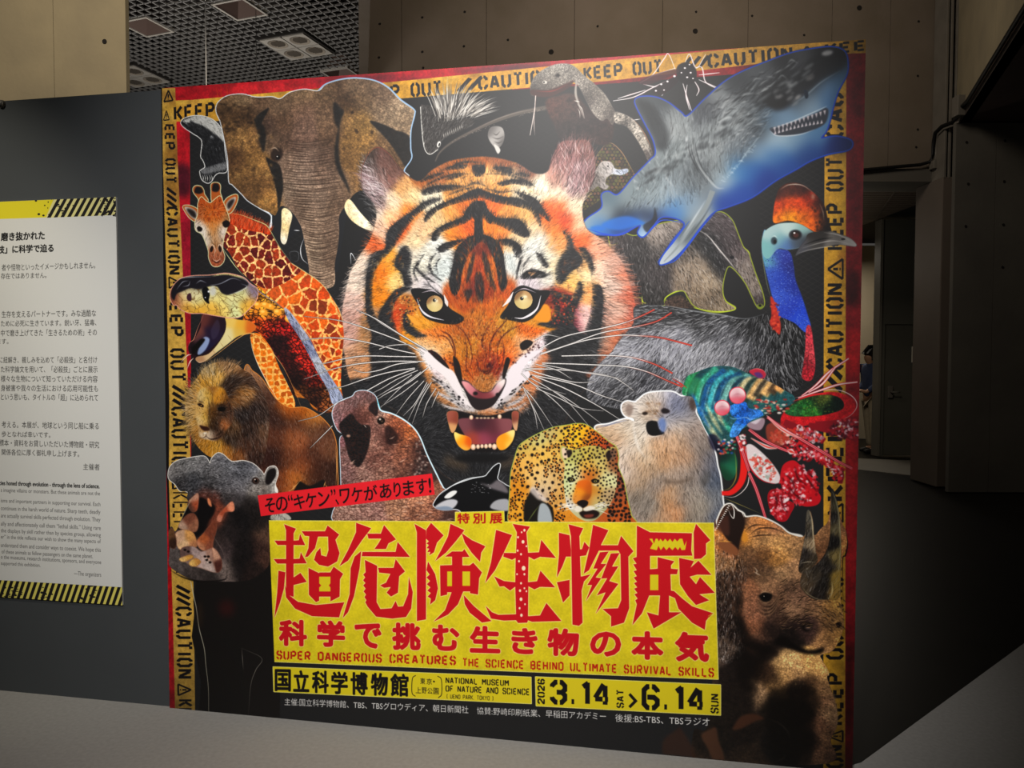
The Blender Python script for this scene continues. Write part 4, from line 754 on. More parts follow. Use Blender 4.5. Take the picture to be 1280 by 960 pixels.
    ln = [[(160, 262), (250, 245), (340, 200), (430, 160)], [(430, 130), (400, 60), (380, 80), (330, 150), (275, 185)], [(290, 190), (350, 200), (400, 170)], [(470, 100), (490, 60), (520, 120), (560, 60)], [(480, 140), (540, 115), (560, 180), (620, 215)], [(500, 160), (530, 210), (520, 240)], [(460, 180), (480, 250), (500, 308)], [(440, 170), (400, 200), (370, 240)], [(530, 170), (575, 190), (625, 210)], [(530, 150), (620, 140)], [(480, 190), (475, 240), (490, 300)], [(300, 170), (340, 150), (430, 120)], [(180, 252), (300, 215)]]
    LL(ln, '#e8a8a8', 2.2, op=.5); LL(ln, '#f2eeee', 1.2, ends=(.6, 1, .6))
    P([(330, 215), (400, 170), (450, 150), (430, 190), (370, 235)], '#2a1a20', f=.4); P([(440, 110), (480, 95), (515, 120), (520, 160), (500, 190), (460, 185), (435, 150)], '#1d1518', f=.4); P([(270, 180), (330, 150), (430, 125), (440, 140), (350, 180), (300, 192)], '#4a2228', f=.4, op=.8)
    for x, y, r in ((368, 190, 5), (395, 178, 5), (425, 155, 6), (345, 218, 5), (470, 120, 5), (495, 140, 5), (480, 160, 5), (505, 165, 4), (455, 140, 4), (490, 105, 4), (380, 215, 4)): ell(x, y, r, r*.8, '#f4f0f0')
    L([(280, 340), (245, 345)], '#e8e4e4', 1.2)
    # ------- giant anteater behind the shark
    view(740, 240, 3.6571)
    reg('anteater_print', 'grey anteater outlined in yellow green', [(75, 190), (130, 180), (200, 200), (300, 150), (400, 130), (500, 120), (560, 95), (600, 95), (640, 130), (665, 190), (690, 250), (715, 275), (722, 300), (745, 370), (775, 450), (786, 510), (768, 530), (752, 515), (730, 470), (700, 410), (650, 350), (620, 340), (600, 400), (596, 460), (612, 500), (655, 530), (600, 545), (540, 545), (470, 520), (440, 480), (420, 450), (380, 455), (335, 480), (330, 515), (240, 515), (225, 480), (150, 450)])
    k = P([(75, 190), (130, 180), (200, 200), (300, 150), (400, 130), (500, 120), (560, 95), (600, 95), (640, 130), (665, 190), (690, 250), (715, 275), (722, 300), (745, 370), (775, 450), (786, 510), (768, 530), (752, 515), (730, 470), (700, 410), (650, 350), (620, 340), (600, 400), (596, 460), (612, 500), (655, 530), (600, 545), (540, 545), (470, 520), (440, 480), (420, 450), (380, 455), (335, 480), (330, 515), (240, 515), (225, 480), (150, 450)], '#2e2b2b', f=.3)
    outline(k, '#a8b53c', 1.0); put(k.x, k.y, k.m, '#2e2b2b')
    field(k, [(100, 220, '#4a4242'), (200, 250, '#3c3838'), (330, 190, '#8a7f78'), (300, 170, '#a89c92'), (350, 260, '#4e4846'), (180, 350, '#3a3636'), (290, 380, '#464040'), (250, 460, '#33302f'), (430, 260, '#5c544e'), (470, 330, '#a59482'), (440, 380, '#8c7c6c'), (520, 400, '#b09e88'), (500, 460, '#8c7a66'), (560, 500, '#6a5c4e'), (590, 530, '#a8967c'), (480, 210, '#28282a'), (540, 260, '#28282a'), (590, 330, '#242426'),
              (540, 120, '#50484a'), (590, 130, '#5c5254'), (640, 200, '#5a4e50'), (600, 220, '#3c3638'), (660, 270, '#6c6060'), (700, 340, '#8c8078'), (690, 400, '#7c706a'), (740, 430, '#94877c'), (762, 500, '#40383a')], sig=9)
    fur(k, 5200, 6, [(150, 250, -80), (300, 200, -60), (200, 420, -85), (460, 320, -70), (560, 480, -60), (560, 130, -30), (640, 220, -60), (720, 380, -70)], .32, .7, sig=20)
    L([(480, 170), (530, 200), (580, 260), (630, 320), (650, 345)], '#e6e0dc', 1.6, f=.3); L([(395, 260), (440, 240), (500, 300)], '#c8bcb0', 1.4, f=.8, op=.6)
    ell(640, 298, 10, 8, '#17161a', f=.5); L([(690, 250), (712, 268), (722, 290)], '#b8c04c', 1.2); ell(768, 522, 14, 12, '#7c8a34', f=.3); ell(768, 518, 7, 6, '#1a1a18')
    for l in ([(228, 470), (232, 500), (250, 508)], [(332, 515), (334, 485), (380, 455), (415, 450)], [(430, 480), (450, 520), (520, 540), (600, 546), (656, 532), (612, 498), (596, 450)]): L(l, '#c2d43a', 1.3)
    g = mask([(340, 520), (345, 490), (400, 470), (440, 500), (460, 530)]); put(g.x, g.y, g.m, '#4a3c34'); grain(g, .3, (1, 2), 5)
    # ------- great white shark
    view(720, 50, 3.4541)
    body = [(28, 806), (50, 770), (112, 724), (112, 668), (140, 655), (182, 668), (250, 592), (320, 520), (345, 490), (335, 430), (295, 350), (262, 285), (258, 256), (290, 244), (345, 248), (400, 272), (452, 312), (482, 328), (560, 252), (640, 182), (720, 136), (830, 92), (930, 56), (1050, 34), (1120, 32), (1160, 52), (1172, 100), (1166, 150), (1130, 220), (1108, 290),
            (1096, 340), (1080, 390), (1058, 424), (1120, 416), (1180, 430), (1192, 452), (1170, 474), (1090, 490), (1010, 520), (950, 555), (860, 605), (760, 676), (660, 716), (596, 740), (540, 800), (480, 880), (430, 934), (388, 962), (362, 958), (420, 866), (470, 800), (440, 770), (370, 762), (330, 802), (292, 846), (268, 832), (276, 796), (180, 836), (60, 832)]
    reg('shark_print', 'grey and blue shark lunging upwards with open jaw', body)
    k = mask(body); outline(k, '#1e3f9c', 2.4); outline(mask(body), '#2450b8', 1.2)
    put(k.x, k.y, k.m, '#6a7680')
    field(k, [(60, 800, '#9aa8ac'), (120, 750, '#8c989c'), (140, 680, '#5c707c'), (220, 680, '#808c90'), (300, 600, '#7a8488'), (400, 520, '#828a8c'), (420, 640, '#8f9aa0'), (350, 700, '#9aa6aa'), (500, 700, '#7f96aa'), (480, 600, '#6a7276'), (420, 740, '#5a88b4'), (200, 770, '#2a2e34'), (100, 815, '#1e64b8'), (220, 810, '#1a58b4'), (300, 830, '#b8ccdc'), (330, 770, '#1c2a44'), (380, 790, '#1c4ea8'),
              (290, 270, '#4c5256'), (340, 320, '#5a6064'), (400, 350, '#a8acac'), (380, 300, '#3c4246'), (440, 330, '#8c9294'), (560, 300, '#4a4e54'), (620, 260, '#8c9092'), (700, 200, '#3e4246'), (800, 140, '#54585c'), (900, 110, '#2c2e32'), (980, 80, '#4a4c50'), (1060, 70, '#222428'), (1120, 80, '#1c1e22'), (1080, 130, '#26282c'), (900, 220, '#2a2c30'), (960, 240, '#3a3e42'), (840, 240, '#2c2e32'), (1020, 180, '#2e3034'),
              (600, 400, '#8a9092'), (680, 340, '#9aa0a2'), (760, 320, '#6c7276'), (700, 440, '#888e92'), (560, 480, '#9aa0a2'), (620, 540, '#888e90'), (540, 580, '#5c6266'), (640, 610, '#a4b4bc'), (780, 400, '#4a5056'), (720, 480, '#5c666e'),
              (1140, 150, '#4c7496'), (1080, 210, '#7c98b0'), (1000, 270, '#90a8bc'), (900, 320, '#7c98b0'), (830, 340, '#5c7488'), (1110, 230, '#3c6490'), (860, 430, '#a8bcc8'), (960, 430, '#88a4b8'), (1040, 400, '#5c84a8'), (780, 480, '#84a0b8'), (860, 500, '#4a78a8'), (700, 560, '#4c84b4'), (760, 560, '#2a64a4'), (900, 560, '#1c4c94'), (820, 600, '#163e8c'), (700, 660, '#1c4c9c'), (1000, 480, '#1c4484'), (1130, 450, '#1a3270'), (640, 700, '#1a4498'),
              (560, 660, '#7c8488'), (540, 740, '#98a0a4'), (480, 830, '#6c7478'), (420, 920, '#a8b0b4'), (380, 950, '#b8c0c8')], sig=10)
    clip(k)
    fur(mask([(280, 270), (400, 300), (560, 290), (700, 200), (900, 110), (860, 280), (780, 440), (640, 580), (560, 640), (480, 720), (340, 720), (200, 740), (260, 620), (380, 480)], feather=3), 2600, 15, [(300, 600, 60), (450, 500, 75), (600, 400, 100), (800, 200, 40), (330, 300, 120), (500, 640, 110), (700, 330, 20)], .2, 1.7, sig=22, jit=.2, op=.55)
    P([(262, 262), (300, 262), (350, 300), (400, 400), (390, 470), (350, 470), (330, 420), (300, 340)], '#1e2226', f=4, op=.75)
    for i in range(190):
        t = rng.random(); x, y = 250+t*560+rng.normal(0, 20), 640-t*330+rng.normal(0, 60); a = 2.2-t*1.9+rng.normal(0, .3); l = rng.uniform(14, 44); L([(x, y), (x+l*math.cos(a)*.6, y-l*math.sin(a)*.5), (x+l*math.cos(a), y-l*math.sin(a))], ['#c9cdce', '#2c3034', '#3e4448', '#dfe2e2'][i % 4], rng.uniform(.8, 2.2), f=.6, op=.5)
    for i in range(70):
        t = rng.random(); x, y = 560+t*400+rng.normal(0, 30), 330-t*190+rng.normal(0, 46); L([(x, y), (x+18, y-10+rng.normal(0, 8)), (x+44, y-26+rng.normal(0, 12))], ['#15171b', '#c4c8c8', '#1c1e22'][i % 3], rng.uniform(.8, 2.4), f=.7, op=.6)
    P([(800, 250), (830, 220), (900, 230), (920, 262), (890, 290), (840, 290)], '#16181c', f=2); P([(850, 300), (900, 300), (950, 262), (1000, 220), (1060, 170), (1140, 130), (1160, 100), (1150, 60), (1080, 50), (1000, 90), (960, 160), (900, 240)], '#1b1c20', f=3, op=.6)
    for i in range(16): x, y = rng.uniform(860, 960), rng.uniform(180, 280); ell(x, y, rng.uniform(6, 20), rng.uniform(3, 8), '#b4b2b0', f=1.2, op=.5, rot=-.6)
    ell(1085, 55, 26, 12, '#b8b8b8', f=1.5, op=.8, rot=-.2); ell(1010, 160, 22, 12, '#8a8684', f=1.5, op=.7, rot=-.5)
    L([(940, 272), (990, 240), (1060, 180), (1140, 132)], '#b8c8d4', 1.6, f=.8, op=.6); P([(984, 215), (1000, 222), (1002, 246), (990, 250)], '#1e2c3c', f=.5)
    for i in range(120):
        t = rng.random(); x, y = 300+t*760, 560-t*480+rng.normal(0, 18)+(20 if t > .5 else 40); ell(x, y, rng.uniform(8, 30), rng.uniform(3, 8), ['#1a1d21', '#24282c', '#b8bcbc'][i % 3], f=1.5, op=.4, rot=-.6)
    # jaw
    P([(836, 382), (870, 372), (960, 345), (1040, 312), (1078, 292), (1090, 310), (1074, 360), (1010, 392), (930, 410), (868, 410)], '#3a3e48', f=.6)
    for i in range(13):
        t = i/12; x, y = 856+t*216, 380-t*72; P([(x-5, y-4), (x+7, y-7), (x+3, y+16)], '#c4bcc0', sm=False, f=.3); x, y = 860+t*200, 404-t*46-(t*(1-t))*20; P([(x-6, y+4), (x+6, y), (x, y-16)], '#d0c8cc', sm=False, f=.3)
    L([(840, 384), (930, 352), (1050, 300), (1084, 284)], '#c8d4dc', 1.4, f=.5); L([(838, 392), (870, 412), (960, 408), (1030, 386)], '#e0e4e8', 1.6, f=.5, op=.8)
    for a in range(4): L([(488+a*8, 420), (490+a*10, 480), (520+a*8, 550), (570+a*10, 620)], '#24282c', 1.3, f=.5, op=.7)
    L([(500, 440), (530, 540), (600, 630), (640, 640)], '#d8dcdc', 2.4, f=1, op=.6)
    L([(640, 610), (700, 540), (740, 480), (780, 430), (830, 350)], '#c8d8e0', 1.6, f=1, op=.5)
    for i in range(40): t = rng.random(); x, y = 620+t*150, 620-t*170; L([(x, y), (x+rng.uniform(-14, 20), y+rng.uniform(-6, 16))], '#c4d4de', .8, f=.3, op=.7)
    for p in ([(110, 800), (160, 770), (230, 760), (300, 790), (260, 800), (180, 820)], [(60, 810), (100, 800), (130, 815), (90, 825)]): P(p, '#2272c8', f=1.6, op=.8)
    P([(290, 800), (330, 770), (340, 720), (350, 790), (310, 830)], '#16181c', f=1, op=.7)
    L([(590, 650), (560, 720), (500, 800), (440, 890), (380, 956)], '#8f979a', 7, f=.5, ends=(1, .8, .6, .4, .15)); L([(560, 690), (510, 770), (450, 860)], '#d0d6d8', 2, f=.8, op=.8); L([(590, 700), (540, 780), (470, 870)], '#3c4448', 1.6, f=.6, op=.8)
    clip(); LL([[(44, 812), (130, 838), (200, 838), (270, 800)], [(262, 836), (290, 850), (340, 800), (380, 776), (470, 790)], [(350, 960), (420, 870), (490, 780)], [(600, 746), (540, 812), (440, 940), (384, 970)]], '#1c50c4', 2.2)
def paint_cassowary():
    view(740, 240, 3.6571)
    reg('cassowary_body_print', 'black shaggy cassowary body', [(200, 520), (330, 520), (450, 540), (600, 560), (700, 575), (790, 555), (830, 560), (850, 560), (900, 580), (960, 620), (1000, 700), (990, 780), (975, 850), (955, 890), (900, 930), (860, 980), (400, 1000), (200, 1000), (0, 960), (-20, 880), (20, 800), (90, 730), (110, 700), (150, 650), (190, 600)])
    k = P([(200, 520), (330, 520), (450, 540), (600, 560), (700, 575), (790, 555), (830, 560), (850, 560), (900, 580), (960, 620), (1000, 700), (990, 780), (975, 850), (955, 890), (900, 930), (860, 980), (400, 1000), (200, 1000), (0, 960), (-20, 880), (20, 800), (90, 730), (110, 700), (150, 650), (190, 600)], '#2b2a2d', f=.5)
    field(k, [(300, 560, '#343436'), (500, 590, '#2c2c2e'), (700, 610, '#242426'), (200, 620, '#3c3c40'), (180, 700, '#a4a4ac'), (300, 680, '#94949c'), (420, 700, '#a0a0a8'), (520, 720, '#9c9ca2'), (620, 680, '#78787e'), (400, 800, '#8c8c94'), (550, 800, '#88888e'), (680, 740, '#64646a'), (760, 760, '#38383c'), (880, 700, '#242426'), (900, 850, '#28282a'), (300, 850, '#4a4a50'), (100, 850, '#5c5c60'), (100, 930, '#3c3c40'), (50, 800, '#8a8a90'), (760, 880, '#323236'), (560, 620, '#4a4a4e')], sig=12)
    G = [(200, 640, 175), (300, 700, -100), (500, 700, -115), (650, 700, -110), (800, 700, -120), (300, 860, -130), (100, 860, -140), (850, 640, -70), (920, 800, -60), (400, 580, 170), (600, 610, 190)]
    fur(k, 9000, 8, G, .38, .7, sig=20, jit=.2); fur(k, 1200, 9, G, .1, .6, sig=20, jit=.2, tint=('#f0f0f4', .65))
    L([(200, 520), (340, 520), (460, 542), (600, 562), (700, 578), (792, 556)], '#c8ccd0', 1.4, f=.4, op=.7)
    # neck
    reg('cassowary_neck_print', 'blue cassowary neck with red wattles', [(776, 200), (800, 170), (830, 150), (960, 150), (960, 260), (920, 300), (930, 400), (960, 480), (985, 560), (1004, 620), (1020, 790), (1008, 850), (960, 845), (970, 700), (930, 600), (850, 560), (862, 650), (830, 630), (812, 600), (815, 480), (790, 340)])
    n = P([(790, 170), (830, 250), (900, 270), (920, 330), (930, 400), (960, 480), (985, 560), (1000, 620), (975, 640), (930, 600), (890, 580), (850, 560), (830, 500), (812, 430), (790, 340), (776, 260)], '#2d4aa8', f=.3)
    field(n, [(800, 200, '#9cc4c8'), (800, 300, '#6aa8b4'), (840, 270, '#3c58a8'), (880, 290, '#34409c'), (820, 380, '#3c5cb8'), (870, 400, '#2c48b0'), (920, 420, '#2a3c98'), (860, 480, '#4060c4'), (900, 520, '#3048b4'), (960, 560, '#2c50c8'), (970, 610, '#3c60d0'), (920, 350, '#2a3480')], sig=7)
    clip(n)
    for i in range(1300): q = rng.random(2); ell(780+q[0]*230, 240+q[1]*400, 2.2, 1.8, ['#8ca4e8', '#1a2670', '#5c7cdc'][i % 3], f=.2, op=.6)
    clip(); outline_pts = [(776, 200), (780, 300), (800, 420), (820, 490)]; L(outline_pts, '#a8b890', .9, op=.6)
    P([(815, 480), (830, 490), (845, 540), (862, 600), (858, 650), (835, 630), (812, 600), (820, 560)], '#b8382c', f=.4)
    for i in range(40): ell(rng.uniform(818, 862), rng.uniform(500, 650), 6, 5, ['#e06040', '#7a1c1c', '#d84830'][i % 3], f=.4, op=.7)
    w = P([(980, 620), (1000, 616), (1012, 700), (1020, 790), (1008, 850), (985, 862), (960, 845), (965, 800), (975, 720)], '#b8303c', f=.3); field(w, [(990, 650, '#c84450'), (1000, 760, '#cc5058'), (970, 830, '#b02c38'), (980, 780, '#8c2430')], sig=5); grain(w, .25, (1, 2), 4); L([(995, 700), (985, 780), (988, 850)], '#6a1a24', 1, f=.4)
    # casque and head
    reg('cassowary_head_print', 'cassowary head with an orange casque and grey beak', [(776, 240), (782, 200), (832, 145), (830, 80), (842, 20), (860, -20), (900, -42), (950, -40), (1000, -10), (1040, 30), (1065, 70), (1078, 130), (1092, 178), (1130, 190), (1180, 210), (1208, 236), (1205, 248), (1080, 246), (930, 290), (940, 260), (850, 258), (810, 300), (785, 290)])
    c = P([(832, 140), (830, 80), (842, 20), (860, -20), (900, -42), (950, -40), (1000, -10), (1040, 30), (1065, 70), (1078, 130), (1092, 180), (1040, 190), (960, 150), (900, 130)], '#3a1a14', f=.3)
    field(c, [(850, 0, '#4a241c'), (900, -20, '#5a2c20'), (960, -20, '#42201a'), (1040, 50, '#2a1614'), (1060, 120, '#241614'), (840, 70, '#c8461c'), (850, 110, '#e8801c'), (900, 60, '#d85418'), (960, 60, '#d04c1c'), (900, 110, '#f0a020'), (960, 110, '#e88020'), (1000, 90, '#c4541c'), (1010, 140, '#e06c20'), (1000, 30, '#8c2c18'), (1080, 170, '#181414')], sig=6)
    grain(c, .2, (1, 3, 5), 21); L([(860, -12), (900, -34), (960, -32), (1010, 0)], '#d8d0c4', 1.2, f=.5); L([(1040, 50), (1056, 90), (1060, 130)], '#b8a898', 1.2, f=.5, op=.7); ell(1010, 20, 8, 14, '#d8c8b8', f=1.2, op=.5)
    for i in range(16): ell(rng.uniform(1000, 1065), rng.uniform(60, 180), 4, 6, '#0f0c0c', f=.6, op=.6)
    h = P([(800, 170), (850, 145), (920, 140), (960, 150), (1000, 175), (1030, 200), (1000, 230), (960, 250), (900, 262), (850, 258), (810, 300), (785, 290), (776, 240), (782, 200)], '#a8c8c4', f=.3)
    field(h, [(820, 180, '#b4cccc'), (900, 160, '#c4d8d4'), (960, 170, '#9cc0bc'), (850, 220, '#88b4b8'), (880, 250, '#5c7cb0'), (790, 260, '#84b8b8'), (940, 230, '#54606c'), (980, 220, '#3c3c44')], sig=6)
    ell(832, 222, 14, 18, '#3c4c54', f=.6); ell(836, 226, 7, 9, '#141618', f=.4); L([(820, 205), (836, 200), (848, 212)], '#dceae8', 1, f=.3)
    ell(930, 195, 30, 24, '#33343c', f=1); ell(932, 194, 21, 18, '#17100e', f=.3); ell(932, 196, 14, 12, '#54302c', f=1); ell(925, 186, 5, 4, '#f0f0f0')
    b = P([(990, 190), (1040, 180), (1092, 178), (1130, 190), (1180, 210), (1208, 236), (1205, 248), (1180, 246), (1130, 240), (1080, 246), (1020, 258), (960, 276), (930, 290), (950, 250), (975, 220)], '#2c2a2c', f=.3)
    field(b, [(1040, 200, '#34302e'), (1120, 205, '#6c6864'), (1170, 225, '#a8a4a0'), (1195, 240, '#d0ccc8'), (1100, 240, '#7c7874'), (1020, 250, '#4a4846'), (970, 265, '#54545a')], sig=5)
    L([(960, 256), (1040, 232), (1110, 222), (1190, 240)], '#d4d0cc', 1.1, f=.3, op=.8); L([(970, 240), (1040, 216), (1100, 208)], '#0d0c0c', 1.6, f=.4); L([(1060, 184), (1130, 196), (1200, 234)], '#c8c4c0', 1, f=.3); ell(1148, 214, 10, 4, '#141212', f=.3)
    L([(940, 280), (1000, 262), (1090, 248), (1170, 250)], '#c4c0ba', .9, f=.3)
def paint_left():
    # ------- giraffe: body and neck
    view(200, 330, 16/3)
    GC = ['#a8301a', '#8c2418', '#c4501e', '#5a1c1c', '#b83c1a', '#742018', '#d0601e']
    body = [(500, -10), (545, -110), (620, -130), (720, -100), (800, -40), (880, 0), (960, 50), (1050, 110), (1100, 160), (1150, 230), (1190, 300), (1215, 380), (1225, 480), (1215, 600), (1205, 800), (1215, 890), (1130, 800), (1000, 560), (900, 430), (830, 310), (760, 240), (640, 140), (560, 60)]
    reg('giraffe_body_print', 'giraffe body in orange brown patches', body)
    k = mask(body); outline(mask([(640, -100), (720, -100), (800, -40), (880, 0), (960, 50), (1050, 110), (1100, 160), (1190, 300), (1215, 380), (1000, 500)], sm=False), '#d8c890', .9)
    put(k.x, k.y, k.m, '#e8b070')
    r = np.random.default_rng(5); seeds = []
    for i in range(900):
        q = (r.uniform(480, 1240), r.uniform(-130, 900)); d = 62 if q[1] < 500 else 40
        if all((q[0]-a)**2*(1.6 if q[1] > 250 else 1)+(q[1]-b)**2 > d*d for a, b in seeds): seeds.append(q)
    voronoi(k, seeds, '#f0c88c', 2.0, GC); grain(k, .25, (1, 2, 4), 50)
    field(k, [(520, 20, '#f0c060'), (1200, 500, '#e88020'), (1180, 600, '#e87818'), (1210, 850, '#f0a030')], sig=9, mix=.3)
    leg = mask([(604, 470), (650, 460), (720, 500), (760, 600), (800, 700), (850, 800), (900, 920), (880, 970), (800, 950), (740, 850), (680, 720), (640, 640), (612, 540)]); put(leg.x, leg.y, leg.m, '#f0d0a0')
    voronoi(leg, [(x+r.uniform(-9, 9), y+r.uniform(-9, 9)) for x in range(600, 920, 44) for y in range(470, 980, 40)], '#f8dca8', 2.0, ['#c8521c', '#a83c18', '#d86820', '#8c2c18']); grain(leg, .2, (1, 3), 51)
    field(leg, [(820, 900, '#e89020'), (870, 960, '#f0a028')], sig=12, mix=.5)
    L([(604, 480), (614, 560), (650, 660), (700, 760), (780, 900), (800, 960)], '#f4ecd8', 1.0)
    view(200, 90, 4)
    reg('giraffe_neck_print', 'giraffe neck in dark red patches', [(330, 740), (348, 705), (400, 715), (460, 745), (520, 770), (550, 800), (600, 880), (660, 960), (700, 1000), (560, 1080), (480, 1060), (400, 990), (345, 900), (310, 860), (312, 800)])
    neck = mask([(330, 740), (348, 705), (400, 715), (460, 745), (520, 770), (550, 800), (600, 880), (660, 960), (700, 1000), (560, 1080), (480, 1060), (400, 990), (345, 900), (310, 860), (312, 800)]); put(neck.x, neck.y, neck.m, '#eeb478')
    r = np.random.default_rng(9); seeds = []
    for i in range(700):
        q = (r.uniform(300, 700), r.uniform(700, 1080))
        if all((q[0]-a)**2*1.5+(q[1]-b)**2*.7 > 36**2 for a, b in seeds): seeds.append(q)
    voronoi(neck, seeds, '#f4c084', 1.7, ['#7c2820', '#5c1c1c', '#8c3420', '#a04022', '#6a2420']); grain(neck, .2, (1, 3), 52)
    mane = mask([(340, 715), (360, 704), (420, 718), (470, 745), (530, 770), (553, 798), (545, 812), (500, 800), (440, 790), (380, 770), (350, 750)]); put(mane.x, mane.y, mane.m, '#d84a18')
    fur(mane, 900, 8, [(400, 740, 80), (520, 780, 70)], .35, .8, out=True); L([(345, 705), (400, 712), (470, 738), (530, 764), (556, 800), (600, 876), (655, 950)], '#dce0a4', 1.0)
    L([(306, 868), (340, 920), (380, 975), (420, 1020)], '#e0e0a8', 1.2)
    # head
    for p in ([(168, 600), (166, 580), (180, 568), (205, 572), (218, 590), (222, 610), (240, 645), (200, 650), (190, 630)], [(256, 590), (256, 562), (272, 552), (294, 556), (302, 572), (300, 600), (308, 640), (262, 650)],
              [(115, 672), (135, 666), (165, 672), (190, 690), (198, 735), (180, 748), (150, 730), (128, 700)], [(318, 660), (335, 630), (372, 612), (388, 618), (384, 650), (360, 695), (335, 708), (322, 690)]):
        k = mask(p); outline(k, '#cdd0a8', 1.0); put(k.x, k.y, k.m, '#b0602c')
    P([(172, 600), (180, 574), (205, 576), (216, 596), (205, 606), (190, 608)], '#1e1a1c', f=.6); P([(260, 590), (266, 558), (290, 558), (298, 580), (290, 596), (272, 598)], '#1e1a1c', f=.6)
    for e, d in (([(122, 676), (150, 676), (180, 695), (190, 730), (176, 738), (146, 716)], '#2a2423'), ([(330, 660), (350, 634), (378, 624), (374, 650), (348, 690), (334, 690)], '#2e2624')): P(e, '#c8bcb0', f=.6); P(np.array(e)*.72+np.mean(e, 0)*.28, d, f=1.2)
    reg('giraffe_head_print', 'giraffe head facing the viewer', [(190, 660), (168, 600), (180, 568), (205, 572), (225, 640), (256, 640), (256, 562), (294, 556), (304, 600), (318, 650), (372, 612), (388, 618), (384, 650), (335, 708), (345, 740), (330, 790), (318, 830), (322, 920), (290, 970), (262, 965), (243, 895), (210, 810), (180, 790), (150, 730), (115, 672), (165, 672)])
    k = mask([(190, 660), (205, 625), (225, 640), (250, 655), (270, 640), (300, 620), (315, 650), (335, 700), (345, 740), (330, 790), (318, 830), (312, 880), (322, 920), (315, 950), (290, 970), (262, 965), (245, 930), (243, 895), (232, 860), (210, 810), (180, 790), (176, 750), (190, 710)]); outline(k, '#d8d8b0', .8); put(k.x, k.y, k.m, '#b8652c')
    field(k, [(210, 640, '#b4521c'), (290, 640, '#c05a1e'), (250, 670, '#b86024'), (240, 720, '#cc6c28'), (290, 710, '#c86424'), (270, 760, '#d0843c'), (200, 700, '#b06030'), (190, 770, '#e0d4c4'), (215, 800, '#ece4d8'), (235, 840, '#dcd0c0'), (262, 800, '#c08850'), (310, 790, '#e4d8cc'), (305, 840, '#ccb8a4'), (280, 850, '#a8703c'), (335, 740, '#a87848'), (280, 900, '#c8845c'), (280, 940, '#b4603c'), (255, 920, '#8c4a30'), (310, 920, '#8c4c34')], sig=6)
    fur(k, 1500, 4, [(260, 700, 90), (200, 780, -120), (320, 780, -60)], .25, .6)
    for i in range(12): ell(rng.uniform(225, 305), rng.uniform(660, 740), 5, 9, '#8c3a18', f=.8, op=.5)
    P([(184, 778), (196, 770), (212, 782), (206, 796), (190, 794)], '#1c1514', f=.5); P([(312, 752), (330, 740), (350, 752), (340, 774), (320, 774)], '#1c1514', f=.5)
    for a in (258, 300): ell(a, 884, 8, 16, '#241412', f=.5, rot=.2 if a < 280 else -.2)
    for l in ([(250, 880), (262, 862), (276, 890), (268, 920)], [(284, 890), (296, 862), (312, 880), (300, 918)], [(262, 930), (282, 945), (304, 930)]): L(l, '#f0e4d4', 1.0, f=.2, op=.85)
    L([(258, 940), (284, 952), (308, 938)], '#2a1210', 1.6, f=.3)
    # ------- king snake, mouth open
    view(200, 330, 16/3)
    reg('snake_print', 'red and yellow snake with its mouth wide open', [(90, 270), (70, 225), (74, 175), (105, 125), (150, 92), (230, 78), (430, 62), (500, 72), (600, 130), (650, 170), (780, 260), (860, 330), (990, 520), (1110, 720), (1220, 900), (1230, 960), (1130, 990), (1030, 970), (980, 900), (860, 800), (780, 620), (700, 500), (610, 465), (540, 475), (360, 600), (262, 654), (195, 590), (190, 540), (250, 430), (290, 335), (200, 325), (140, 300)])
    body = mask([(560, 330), (640, 160), (700, 190), (780, 260), (860, 330), (930, 420), (990, 520), (1050, 620), (1110, 720), (1180, 820), (1220, 900), (1230, 960), (1130, 990), (1030, 970), (980, 900), (900, 880), (860, 800), (830, 700), (780, 620), (700, 500), (640, 450), (560, 460)])
    put(body.x, body.y, body.m, '#5a1c1c'); field(body, [(620, 300, '#e89030'), (700, 300, '#e8a838'), (760, 320, '#d8983c'), (640, 400, '#cc5420'), (740, 400, '#a83020'), (820, 420, '#b02824'), (800, 520, '#4a1c20'), (900, 560, '#b83024'), (850, 640, '#7c201c'), (960, 660, '#c83428'), (900, 740, '#4a2018'), (1000, 760, '#8c2a20'), (950, 860, '#a85c24'), (1040, 880, '#5c3020'), (880, 820, '#2a1c1c'), (1100, 900, '#7c4a28')], sig=7)
    clip(body)
    crackle(body, 4.6, '#1a0c0e', .75, .3, .9, 1.3, 4)
    for i in range(8): P([(720+i*34, 490+i*62), (790+i*34, 470+i*58), (850+i*34, 500+i*56), (800+i*34, 540+i*58), (740+i*36, 540+i*60)], '#1f1718', f=1.2, op=.6)
    for x, y in ((784, 318), (735, 282), (858, 366), (700, 270), (690, 320), (650, 270)): ell(x, y, 30, 22, '#eca43a', f=.8, rot=.5); ell(x-6, y-5, 14, 9, '#f8d070', f=1)
    for i in range(24): t = i/24; L([(880+t*140, 800+t*160), (900+t*150, 850+t*120), (910+t*150, 900+t*90)], '#e89038', 1, f=.3, op=.8)
    clip()
    k = mask([(830, 290), (870, 320), (930, 400), (1000, 500), (1060, 620), (1130, 740), (1190, 830), (1220, 890), (1215, 940), (1150, 930), (1120, 840), (1050, 720), (990, 600), (930, 490), (870, 400), (840, 340)]); put(k.x, k.y, k.m, '#8c98b8')
    field(k, [(870, 350, '#a0a8c4'), (930, 430, '#c8ccd8'), (1000, 560, '#8890b0'), (1060, 660, '#c4c8d4'), (1120, 760, '#a0a8c4'), (1180, 880, '#aab4d0'), (900, 440, '#5a5c80')], sig=6); fur(k, 900, 8, [(900, 400, -60), (1100, 760, -60)], .35, .9)
    L([(845, 290), (940, 400), (1010, 500), (1070, 620), (1130, 720)], '#e8c890', 1.2, f=.3)
